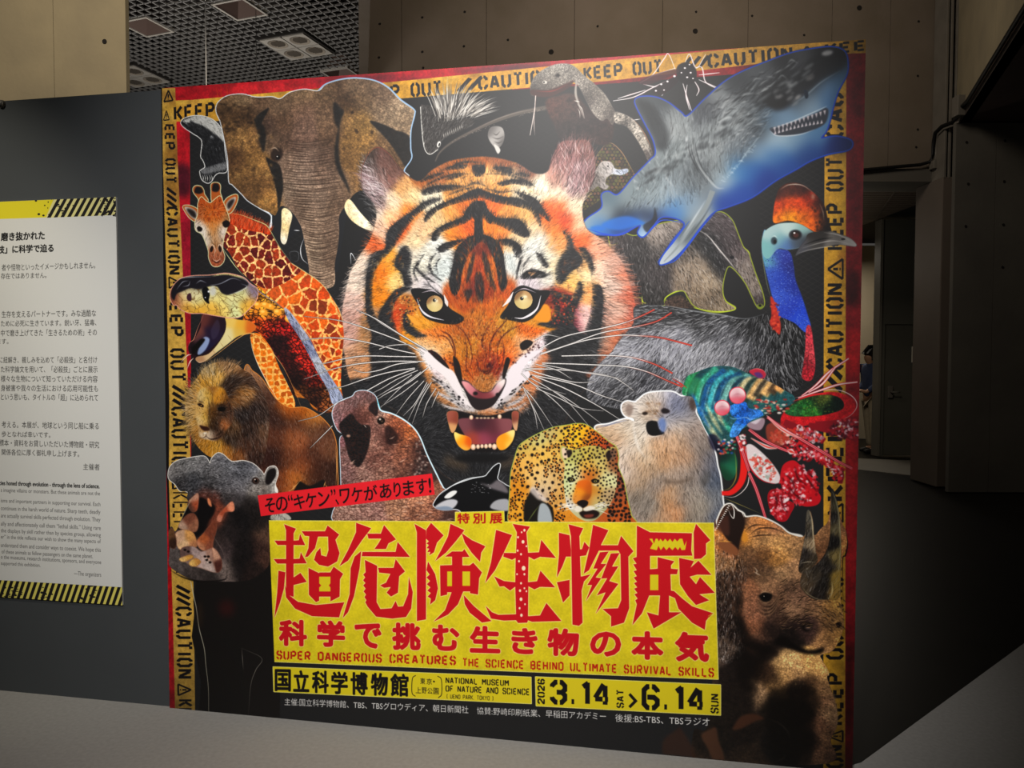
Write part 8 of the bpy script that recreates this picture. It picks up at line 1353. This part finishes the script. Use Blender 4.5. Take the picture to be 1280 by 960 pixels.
# wide concrete beam wall behind, with a low ceiling passing beneath it
YB = 9.0
beam = tag(empty('wall_back', kind='structure'))
x_l = ony(449, 40, YB).x; x_r = ony(1192, 40, YB).x+1.2; zb = ony(1120, 228, YB).z
MB().box(x_l+.01, YB+.03, zb+.01, x_r, YB+.5, 7.0).build('core', hole_m, beam)
seams = [x_l]+[ony(p, 40, YB).x for p in (502, 608, 718, 828, 935, 1040, 1113)]+[ony(1178, 40, YB).x]
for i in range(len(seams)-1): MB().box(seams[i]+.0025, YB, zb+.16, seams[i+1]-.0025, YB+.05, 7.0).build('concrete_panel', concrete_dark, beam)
MB().box(x_l, YB-.03, zb, seams[-1]-.0, YB+.5, zb+.155).build('ledge', concrete_grey, beam, .004)
for px, py in ((475, 30), (528, 22), (528, 65), (580, 58), (581, 15), (474, 72), (529, 85), (689, 65), (747, 33), (869, 39), (870, 15), (1074, 10), (1148, 27), (1147, 95), (1147, 162), (1145, 184), (1005, 44), (940, 20), (635, 50)): 
    q = ony(px, py, YB); tie((q.x, q.z), YB-.002, beam, .030 if (px, py) in ((689, 65), (869, 39), (1074, 10)) else .014)
# right-hand: steel corner guard, nearer concrete wall and the landing overhead
YR = 8.4
rw = tag(empty('wall_right', kind='structure'))
x0 = ony(1192, 300, YR).x
xx = [x0]+[x0+.78*k+.45 for k in range(9)]
for i in range(len(xx)-1):
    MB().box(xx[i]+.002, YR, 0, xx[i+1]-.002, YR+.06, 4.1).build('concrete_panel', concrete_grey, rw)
MB().box(x0+.03, YR+.05, 0, x0+8, YR+.10, 4.1).build('core', hole_m, rw)
for px, py in ((1210, 230), (1255, 227), (1207, 283), (1254, 281), (1253, 334), (1208, 178), (1256, 176)): q = ony(px, py, YR); tie((q.x, q.z), YR-.002, rw, .016)
xc0, xc1 = ony(1172, 300, 8.8).x, x0+.05
pillar = tag(MB().box(xc0, 8.72, 0, xc1+.2, 9.3, zb).build('wall_pillar', mat('dark brown painted column', '#5c5249', .7, c2='#544b43', scale=2), None, .01), kind='structure')
steel = mat('painted steel channel', '#6a645b', .5, .4, c2='#5c574f', scale=5)
ch = tag(empty('trim_1', kind='structure'))
for p0, p1 in ((1177.5, 1180.5), (1183, 1186), (1190, 1192.5)):
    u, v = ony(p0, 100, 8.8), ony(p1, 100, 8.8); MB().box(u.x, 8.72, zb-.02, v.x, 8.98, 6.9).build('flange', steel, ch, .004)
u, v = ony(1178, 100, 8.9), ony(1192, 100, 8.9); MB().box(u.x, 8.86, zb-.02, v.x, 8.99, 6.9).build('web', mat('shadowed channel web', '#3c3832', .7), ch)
# landing slab overhead with its fascia running towards the viewer
e0, e1 = onz(1196, 160, 4.13), onz(1280, 28, 4.13)
dirn = (e1-e0).normalized(); ex = e1+dirn*3.5; nr = Vector((-dirn.y, dirn.x, 0)); nr = nr if nr.x > 0 else -nr
e0b = e0-dirn*.35
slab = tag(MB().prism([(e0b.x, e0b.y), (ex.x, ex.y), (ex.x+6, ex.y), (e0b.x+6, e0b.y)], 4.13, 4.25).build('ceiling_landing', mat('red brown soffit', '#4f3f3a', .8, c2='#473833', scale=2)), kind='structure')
fas = tag(empty('wall_landing', kind='structure')); n_ = 6; L_ = (ex-e0b)
for i in range(n_):
    a_ = e0b+L_*(i/n_)+dirn*.002; b_ = e0b+L_*((i+1)/n_)-dirn*.002
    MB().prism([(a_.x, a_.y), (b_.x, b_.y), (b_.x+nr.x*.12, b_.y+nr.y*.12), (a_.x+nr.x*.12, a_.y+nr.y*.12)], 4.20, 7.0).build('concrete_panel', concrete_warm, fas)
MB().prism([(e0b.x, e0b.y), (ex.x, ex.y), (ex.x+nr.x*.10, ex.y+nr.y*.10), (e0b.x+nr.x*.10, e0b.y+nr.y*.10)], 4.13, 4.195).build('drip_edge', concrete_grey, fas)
# cable and conduit
cb = tag(empty('cable_run', ony(1084, 212, 8.9), 'black cable run along the beam ledge and up the landing edge', 'cable'))
inv = -cb.location
def off(p): return Vector(p)+inv
yk = 8.93
pts = [ony(1040, 216, yk), ony(1084, 212, yk), ony(1120, 208.5, yk), ony(1150, 206, yk), ony(1163, 202, yk), ony(1166.5, 192, yk), ony(1167, 178, 8.9), ony(1169, 166, 8.85), ony(1177, 158, 8.75), ony(1190, 153, 8.6), ony(1199, 145, 8.4), e0+dirn*.3+Vector((0, 0, .12))-nr*.03]
pts += [e0+dirn*(t)+Vector((0, 0, .06))-nr*.03 for t in (.8, 1.5, 2.2, 3.2, 4.5)]
sp = [Vector((p[0], p[1], p[2])) for p in pts]
MB().tube([off(p) for p in sp], .021, 8).build('cable', mat('black cable sheath', '#0d0c0b', .5), cb, smooth=True)
g_ = [ony(1170, 205, 8.9), ony(1170, 192, 8.9), ony(1170.5, 178, 8.9), ony(1172.5, 168, 8.84), ony(1180, 161, 8.72), ony(1192, 157, 8.58), ony(1200, 151, 8.42)]
MB().tube([off(p) for p in g_], .012, 8).build('conduit', steel, cb, smooth=True)
q = off(ony(1170, 206, 8.9)); MB().box(q.x-.05, q.y-.04, q.z-.05, q.x+.05, q.y+.06, q.z+.05).build('junction_box', steel, cb, .008)
q = off(e0+dirn*.45+Vector((0, 0, .12))-nr*.05); MB().box(q.x-.05, q.y-.06, q.z-.12, q.x+.05, q.y+.06, q.z+.1).build('bracket', steel, cb, .008)
# ceiling grille upper left
CZ = 4.6; ga = math.radians(-20); gu = Vector((math.cos(ga), math.sin(ga), 0)); gv = Vector((-math.sin(ga), math.cos(ga), 0)); gc = Vector((-2.14, 7.57, 0))
ceil = tag(empty('ceiling', kind='structure'))
MB().prism([(-.2014*4.6, 4.6), (-.2014*4.6+.1, 4.6), (-.2014*9+.1, 8.99), (-.2014*9, 8.99)], CZ-.01, 7).build('edge_beam', concrete_dark, ceil)
grille_m = mat('galvanised ceiling grille', '#8d8a86', .5, .4, metal=.3)
mb = MB(); st = .086
holes = [((p-gc).dot(gu), (p-gc).dot(gv), .155) for p in (onz(183, 33, CZ), onz(300, 11, CZ), onz(428, 93, CZ))]
for k in range(-38, 39):
    for axis in (0, 1):
        A_, B_ = (gu, gv) if axis == 0 else (gv, gu); b_ = k*st+.03; cuts = [-3.4]
        for h in sorted(holes, key=lambda h: h[axis]):
            if abs(b_-h[1-axis]) < h[2]: cuts += [h[axis]-h[2], h[axis]+h[2]]
        cuts.append(3.4)
        for q0, q1 in zip(cuts[::2], cuts[1::2]):
            a_, c_ = gc+B_*b_+A_*q0, gc+B_*b_+A_*q1; fa, fc = a_.x+.2014*a_.y, c_.x+.2014*c_.y
            if fa > 0 and fc > 0: continue
            if fa > 0: a_ = a_+(c_-a_)*(fa/(fa-fc))
            elif fc > 0: c_ = c_+(a_-c_)*(fc/(fc-fa))
            if (a_-c_).length < .01: continue
            mb.bar((a_.x, a_.y, CZ), (c_.x, c_.y, CZ), .013, .012)
g = mb.build('grille', grille_m, ceil); g['kind'] = 'stuff'
MB().prism([(-9, 4.6), (-.2014*4.6, 4.6), (-.2014*9.1, 9.1), (-.2014*9.1, 12.5), (-9, 12.5)], CZ+.5, CZ+.55).build('plenum', mat('dark plenum', '#231e1b', .9), ceil)
fm, fr, fl = mat('light fitting plate', '#aca69c', .5, .3, c2='#a09a90', scale=9), mat('fitting rim', '#2c2926', .6), mat('louvred reflector', '#8c8274', .5, .4)
ll = mat('louvre blades', '#5f584f', .5)
def four_lamp(centre, label, group):
    t = empty('ceiling_light', (centre.x, centre.y, CZ), label, 'ceiling light', group); t.rotation_euler.z = ga
    MB().box(-.27, -.27, -.022, .27, .27, .01).build('rim', fr, t)
    for sx in (-1, 1):
        for sy in (-1, 1):
            x, y = sx*.128, sy*.128; n = 24; v = []; f = []
            for rad, z in ((.0, -.028),): pass
            # plate with a round aperture
            sq = []
            for k in range(n):
                a_ = 2*math.pi*k/n; c_, s_ = math.cos(a_), math.sin(a_); sc = .122/max(abs(c_), abs(s_)); sq.append((x+c_*sc, y+s_*sc, -.034))
            v = sq+[(x+.098*math.cos(2*math.pi*k/n), y+.098*math.sin(2*math.pi*k/n), -.034) for k in range(n)]+[(p[0], p[1], -.02) for p in sq]
            f = [(k, (k+1) % n, n+(k+1) % n, n+k) for k in range(n)]+[(k, 2*n+k, 2*n+(k+1) % n, (k+1) % n) for k in range(n)]
            MB().add(v, f).build('plate', fm, t)
            v = [(x+.096*math.cos(2*math.pi*k/n), y+.096*math.sin(2*math.pi*k/n), -.036) for k in range(n)]+[(x+.07*math.cos(2*math.pi*k/n), y+.07*math.sin(2*math.pi*k/n), -.024) for k in range(n)]
            MB().add(v, [(k, (k+1) % n, n+(k+1) % n, n+k) for k in range(n)]+[tuple(range(n, 2*n))]).build('reflector', fl, t)
            lm = MB()
            for k in range(-3, 4): w_ = math.sqrt(.068**2-(k*.018)**2); lm.box(x-w_, y+k*.018-.002, -.034, x+w_, y+k*.018+.002, -.026)
            lm.build('louvre', ll, t)
    return t
four_lamp(gc, 'square four-lamp ceiling fitting nearest the top of the concrete beam', 'four-lamp fittings in the grille ceiling')
c2_ = onz(168, 93, CZ); four_lamp(c2_, 'square four-lamp ceiling fitting half hidden by the warm concrete pier', 'four-lamp fittings in the grille ceiling')
def recess(centre, label):
    t = empty('ceiling_recess', (centre.x, centre.y, CZ), label, 'ceiling fitting', 'open square recesses in the grille ceiling'); t.rotation_euler.z = ga; s = .15; r = .022
    m_ = MB(); 
    for a_ in ((-s-r, -s-r, s+r, -s), (-s-r, s, s+r, s+r), (-s-r, -s, -s, s), (s, -s, s+r, s)): m_.box(a_[0], a_[1], -.012, a_[2], a_[3], .02)
    m_.build('frame', fm, t)
    MB().add([(-s, -s, -.005), (s, -s, -.005), (s, s, -.005), (-s, s, -.005), (-s*.45, -s*.45, .2), (s*.45, -s*.45, .2), (s*.45, s*.45, .2), (-s*.45, s*.45, .2)], [(0, 1, 5, 4), (1, 2, 6, 5), (2, 3, 7, 6), (3, 0, 4, 7), (4, 5, 6, 7)]).build('cone', mat('brown recess lining', '#6c5a52', .6), t)
    MB().tube([(0, 0, .2), (0, 0, .12)], .04, 10).build('lamp_holder', fr, t)
recess(onz(183, 33, CZ), 'open square recess in the grille beside the warm concrete pier')
recess(onz(300, 11, CZ), 'open square recess at the top edge between the two thin cables')
recess(onz(428, 93, CZ), 'dark square recess just above the elephant corner of the poster')
for px, lb, m_ in ((257, 'pale thin suspension cable, the one nearer the warm pier', '#dedad4'), (320, 'dark thin suspension cable beside the four-lamp fitting', '#3a3734')):
    p_ = onz(px, 30, CZ); d_ = Vector((p_.x, p_.y, 0)).normalized()*7.2
    o = MB().tube([Vector((d_.x, d_.y, 1.9))-Vector((d_.x, d_.y, 1.9)), Vector((0, 0, CZ-1.9-.6+1.2))], .0045 if px == 257 else .003, 6).build('suspension_cable', mat('steel wire', m_, .4, .5)); o.location = (d_.x, d_.y, 1.9)
    tag(o, lb, 'cable', 'suspension cables behind the exhibition wall')
# low slatted ceiling under the beam
low = tag(empty('ceiling_low', kind='structure')); mb = MB(); z_ = zb+.02
for k in range(36): y_ = YB+.5+k*.085; mb.box(2.5, y_, z_, xc0+.6, y_+.05, z_+.02)
o = mb.build('slats', mat('brown ceiling slats', '#5c5148', .6), low); o['kind'] = 'stuff'
MB().box(2.5, YB+.5, z_+.05, 9, 14.2, z_+.1).build('backing', mat('ceiling void', '#1a1715', .9), low)
for k in range(5): x_ = 3.6+k*.6; MB().bar((x_, YB+.5, z_-.015), (x_-.9+1.6, 11.5, z_-.015), .02, .015).build('carrier', mat('slat carrier', '#4c433b', .6), low)
# far wall with a doorway opening and a closed door
YF = 11.5
xo = ony(1101, 400, YF).x; d0, d1, dz = ony(1106, 400, YF).x, ony(1163, 400, YF).x, ony(1130, 405, YF).z
far_m = mat('dark olive grey wall', '#5a584f', .7, c2='#525047', scale=1.2)
fwl = tag(MB().box(xo, YF, 0, d0+.008, YF+.15, z_).box(d0+.008, YF, dz-.005, d1-.008, YF+.15, z_).box(d1-.008, YF, 0, 8.5, YF+.15, z_).build('wall_far', far_m), kind='structure')
tag(MB().box(2.4, YF, 0, ony(1068, 400, YF).x-.25, YF+.15, z_).build('wall_far_side', far_m), kind='structure')
dr = tag(empty('door_1', ((d0+d1)/2, YF, 0), kind='structure')); cx = (d0+d1)/2
door_m = mat('dark grey green door', '#57554c', .5, c2='#504e46', scale=2)
MB().box(d0-cx+.01, .02, 0.01, d1-cx-.01, .07, dz).build('door_leaf', door_m, dr, .004)
q = ony(1113, 490, YF)
MB().box(q.x-cx-.035, -.01, q.z-.09, q.x-cx+.035, .02, q.z+.09).build('lock_plate', steel, dr, .004); MB().tube([(q.x-cx, -.02, q.z), (q.x-cx, -.07, q.z), (q.x-cx+.11, -.075, q.z)], .011, 8).build('door_handle', steel, dr, smooth=True)
q = ony(1139, 443, YF); MB().tube([(q.x-cx, -.03, q.z-.12), (q.x-cx, -.03, q.z+.12)], .010, 8).build('pull_bar', mat('bright steel', '#b8b0a0', .3, .6), dr)
q = ony(1153, 441, YF); MB().box(q.x-cx-.09, .005, q.z-.04, q.x-cx+.09, .02, q.z+.03).build('door_plate', mat('dark plate', '#35322d', .5), dr)
fj = MB(); xb = xo-.03; fj.box(xb, YF-.02, 0, xb+.04, YF+.17, z_); tag(fj.build('trim_2', mat('door jamb', '#6c675c', .6)), kind='structure')
tag(MB().box(3.4, 14.0, 0, 8.0, 14.1, z_-.02).build('wall_end', mat('beige wall', '#a89c86', .8, c2='#a09480', scale=2)), kind='structure')
tag(MB().box(7.2, YF+.15, 0, 7.3, 14.0, z_-.02).build('wall_end_side', mat('beige side wall', '#9c917c', .8)), kind='structure')
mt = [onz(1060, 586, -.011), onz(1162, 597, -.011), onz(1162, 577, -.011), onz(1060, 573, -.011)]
tag(MB().add([(p.x, p.y, -.012) for p in mt]+[(p.x, p.y, -.004) for p in mt], [(3, 2, 1, 0), (4, 5, 6, 7), (0, 1, 5, 4), (1, 2, 6, 5), (2, 3, 7, 6), (3, 0, 4, 7)]).build('entrance_mat', mat('pale vinyl strip', '#6e695e', .5, c2='#67625a', scale=6)), 'pale strip mat on the dark floor in front of the far door', 'mat')  # pale colour stands in for light spilling from the doorway
tag(MB().box(-12, -4.1, 0, 14, -4, 7).build('wall_behind', mat('hall paint', '#3a3733', .9)), kind='structure')

# ---------------------------------------------------------------- visitor glimpsed in the far doorway
def person():
    base = onz(1089, 571, 0); Yp = 12.0; bx = ony(1089.5, 500, Yp).x
    root = empty('person', (bx, Yp, -.012), 'standing visitor in blue jacket and beige trousers seen in the far doorway', 'person'); root.rotation_euler.z = math.radians(8)
    def skin(name, verts, edges, radii, m, lev=2, rt=0):
        me = bpy.data.meshes.new(name); me.from_pydata(verts, edges, []); o = bpy.data.objects.new(name, me); COL.objects.link(o); o.parent = root
        s = o.modifiers.new('skin', 'SKIN'); s.use_smooth_shade = True
        for i, r in enumerate(radii): me.skin_vertices[0].data[i].radius = r if isinstance(r, tuple) else (r, r); me.skin_vertices[0].data[i].use_root = i == rt
        u = o.modifiers.new('sub', 'SUBSURF'); u.levels = lev; u.render_levels = lev; me.materials.append(m); return o
    skinm, hairm, jm, tm, sm = mat('skin', '#b08468', .6), mat('black hair', '#120e0c', .6), mat('blue jacket', '#3a4460', .8, c2='#333c56', scale=20), mat('beige trousers', '#a3957c', .85, c2='#978a72', scale=20), mat('dark shoes', '#1c1a18', .6)
    V = [(0, 0, .92), (0, 0, 1.12), (-.01, 0, 1.32), (-.03, 0, 1.42), (-.06, 0, 1.50), (-.07, 0, 1.58), (-.02, -.15, 1.36), (-.04, -.19, 1.10), (-.20, -.16, .98), (-.27, -.14, 1.0), (-.01, .15, 1.36), (.0, .19, 1.10), (-.16, .17, .97), (-.23, .15, .98), (0, -.09, .86), (-.02, -.10, .48), (.01, -.10, .09), (-.12, -.10, .035), (0, .09, .86), (.03, .10, .48), (.07, .10, .09), (-.06, .10, .035)]
    E_ = [(0, 1), (1, 2), (2, 3), (3, 4), (4, 5), (2, 6), (6, 7), (7, 8), (8, 9), (2, 10), (10, 11), (11, 12), (12, 13), (0, 14), (14, 15), (15, 16), (16, 17), (0, 18), (18, 19), (19, 20), (20, 21)]
    R = [(.12, .14), (.10, .13), (.10, .15), .05, .075, .085, .055, .042, .03, .03, .055, .042, .03, .03, .085, .058, .038, .03, .085, .058, .038, .03]
    for side, hnd, sy in ((9, V[9], -1), (13, V[13], 1)):
        for k in range(4):
            i = len(V); V += [(hnd[0]-.05, hnd[1]+(k-1.5)*.018, hnd[2]), (hnd[0]-.09+abs(k-1.5)*.008, hnd[1]+(k-1.5)*.02, hnd[2]-.02)]; E_ += [(side, i), (i, i+1)]; R += [.009, .007]
        i = len(V); V += [(hnd[0]-.02, hnd[1]-sy*.04, hnd[2]+.02)]; E_ += [(side, i)]; R += [.010]
    skin('body', V, E_, R, skinm)
    skin('jacket', [(0, 0, .86), (0, 0, 1.10), (-.01, 0, 1.33), (-.03, 0, 1.43), (-.02, -.16, 1.37), (-.04, -.20, 1.10), (-.18, -.17, .985), (-.01, .16, 1.37), (0, .20, 1.10), (-.14, .18, .975)], [(0, 1), (1, 2), (2, 3), (2, 4), (4, 5), (5, 6), (2, 7), (7, 8), (8, 9)], [(.15, .17), (.13, .16), (.125, .17), .065, .075, .06, .045, .075, .06, .045], jm)
    skin('trousers', [(0, 0, .93), (0, -.09, .82), (-.02, -.10, .48), (.01, -.10, .09), (0, .09, .82), (.03, .10, .48), (.07, .10, .09)], [(0, 1), (1, 2), (2, 3), (0, 4), (4, 5), (5, 6)], [(.13, .15), .105, .082, .07, .105, .082, .07], tm)
    skin('hair', [(-.045, 0, 1.63), (-.01, 0, 1.60), (.02, 0, 1.53)], [(0, 1), (1, 2)], [.075, .09, .06], hairm, rt=1)
    for x, y in ((-.03, -.10), (.03, .10)): skin('shoe', [(x+.06, y, .05), (x-.06, y, .045), (x-.16, y, .035)], [(0, 1), (1, 2)], [.042, .045, .03], sm)
    for sy in (-.03, .03): MB().add([(-.155, sy-.008, 1.595), (-.155, sy+.008, 1.595), (-.155, sy+.008, 1.605), (-.155, sy-.008, 1.605), (-.145, sy, 1.6)], [(0, 1, 2, 3), (0, 4, 1), (1, 4, 2), (2, 4, 3), (3, 4, 0)]).build('eye', hairm, root)
person()

# ---------------------------------------------------------------- the printed poster and the text board
def print_material(name, px, rough, spec):
    h, w = px.shape[:2]; im = bpy.data.images.new(name, w, h, alpha=False); im.colorspace_settings.name = 'sRGB'
    buf = np.ones((h, w, 4), np.float32); buf[..., :3] = np.clip(px[::-1], 0, 1); im.pixels.foreach_set(buf.ravel()); im.update(); im.pack()
    m = bpy.data.materials.new(name); m.use_nodes = True; nt = m.node_tree; b = nt.nodes['Principled BSDF']
    t = nt.nodes.new('ShaderNodeTexImage'); t.image = im; t.interpolation = 'Cubic'; t.extension = 'EXTEND'; nt.links.new(t.outputs['Color'], b.inputs['Base Color'])
    b.inputs['Roughness'].default_value = rough; b.inputs['Specular IOR Level'].default_value = spec
    return m
def print_parts(m, parent, step=3):
    """shares the print surface out among its figures: every cell belongs to the topmost figure printed there"""
    ids = np.zeros((CH//step, CW//step), np.int32)
    for i, (nm, lps, lb) in enumerate(REGS):
        x, y, k = raster(lps); full = np.zeros((CH, CW), bool); full[y:y+k.shape[0], x:x+k.shape[1]] = k > .5
        c = full[step//2::step, step//2::step][:ids.shape[0], :ids.shape[1]]; ids[c] = i+1
    R, C_ = ids.shape; xe = np.append(np.arange(C_)*step, CW)/S; ye = np.append(np.arange(R)*step, CH)/S
    W_, H_ = CW/S, CH/S; runs = []; up = []; prev = []
    def root(k):
        while up[k] != k: k = up[k]
        return k
    for r in range(R):
        e = np.flatnonzero(np.diff(ids[r]))+1; e = np.concatenate([[0], e, [C_]]); cur = []
        for a, b in zip(e[:-1].tolist(), e[1:].tolist()):
            n = len(runs); runs.append((a, b, r, int(ids[r, a]))); up.append(n); cur.append(n)
            for k in prev:
                if runs[k][3] == runs[n][3] and runs[k][0] < b and runs[k][1] > a: up[root(n)] = root(k)
        prev = cur
    comp = {}
    for n, q in enumerate(runs): comp.setdefault((q[3], root(n)), []).append(q)
    big = {}; quads = []
    for (i, _), qs in sorted(comp.items(), key=lambda c: -sum(q[1]-q[0] for q in c[1])):
        area = sum(q[1]-q[0] for q in qs)
        if i in big and (area < 160 or i == 0 or '_tape' not in REGS[i-1][0] and area < 400): big[i].extend(qs)
        else: quads.append((i, qs)); big.setdefault(i, qs)
    quads = [(i, [(xe[a], xe[b], ye[r], ye[r+1]) for a, b, r, _ in qs]) for i, qs in quads]
    for i, qs in quads:
        nm, lb = ('printed_ground', None) if i == 0 else (REGS[i-1][0], REGS[i-1][2])
        q = np.array(qs); n = len(q); v = np.zeros((n, 4, 3), np.float32)
        v[:, :, 0] = q[:, [0, 1, 1, 0]]-W_/2; v[:, :, 2] = H_-q[:, [3, 3, 2, 2]]
        me = bpy.data.meshes.new(nm); me.from_pydata(v.reshape(-1, 3).tolist(), [], np.arange(n*4).reshape(n, 4).tolist())
        uv = np.stack([(v[..., 0]+W_/2)/W_, v[..., 2]/H_], -1).reshape(-1, 2); me.uv_layers.new(name='print').data.foreach_set('uv', uv.ravel())
        me.materials.append(m); o = bpy.data.objects.new(nm, me); COL.objects.link(o); o.parent = parent
        if lb: o['label'] = lb
paint_all(globals())
pm = print_material('poster print', CV, .45, .28)
poster = empty('exhibition_poster', wp(W_LEN/2, 0, 0), 'huge printed poster of a roaring tiger among dangerous animals with yellow title', 'poster')
poster.rotation_euler.z = math.atan2(W_DIR[1], W_DIR[0])
def boardbox(name, u0, v0, u1, v1, d0, d1, face_m, side_m, parent):
    o = wbox(u0, v0, u1, v1, d0, d1).build(name, side_m, parent); me = o.data; me.materials.append(face_m); uvl = me.uv_layers.new(name='print')
    for f in me.polygons:
        if f.normal.dot(WN) > .9:
            f.material_index = 1
            for li in f.loop_indices:
                q = me.vertices[me.loops[li].vertex_index].co-W0; uvl.data[li].uv = ((q.dot(WD)-u0)/(u1-u0), (q.z-v0)/(v1-v0))
    return o
MB().box(-W_LEN/2, .001, .001, W_LEN/2, .0118, WH-.001).build('board', black_m, poster)
print_parts(pm, poster)
paint_panel()
bm_ = print_material('board print', CV, .5, .3)
board = empty('text_board', wp((PAN_U0+PAN_U1)/2, PAN_V0, 0), 'white text board with yellow hazard bands on the charcoal wall', 'sign')
o = boardbox('panel', PAN_U0, PAN_V0, PAN_U1, PAN_V1, -.012, -.004, bm_, mat('panel edge', '#b8b6b0', .6), board)
board.rotation_euler.z = math.atan2(W_DIR[1], W_DIR[0]); bpy.context.view_layer.update(); o.data.transform(board.matrix_world.inverted())
q = on_wall(np.array([0.0, 129.0])); p_ = wp(q[0], q[1], -.012)
st_ = empty('round_cap', p_, 'small round grey cap on the top edge of the charcoal wall', 'cap')
for nm, r0, r1, d, m_ in (('disc', .017, .015, .012, steel), ('rim', .011, .009, .02, mat('pale rim', '#a8a49c', .4))):
    n = 20; v = [WD*(r0*math.cos(t))+Vector((0, 0, r0*math.sin(t))) for t in (2*math.pi*k/n for k in range(n))]+[WD*(r1*math.cos(t))+Vector((0, 0, r1*math.sin(t)))+WN*d for t in (2*math.pi*k/n for k in range(n))]
    MB().add(v, [(k, (k+1) % n, n+(k+1) % n, n+k) for k in range(n)]+[tuple(range(n, 2*n)), tuple(range(n))[::-1]]).build(nm, m_, st_)
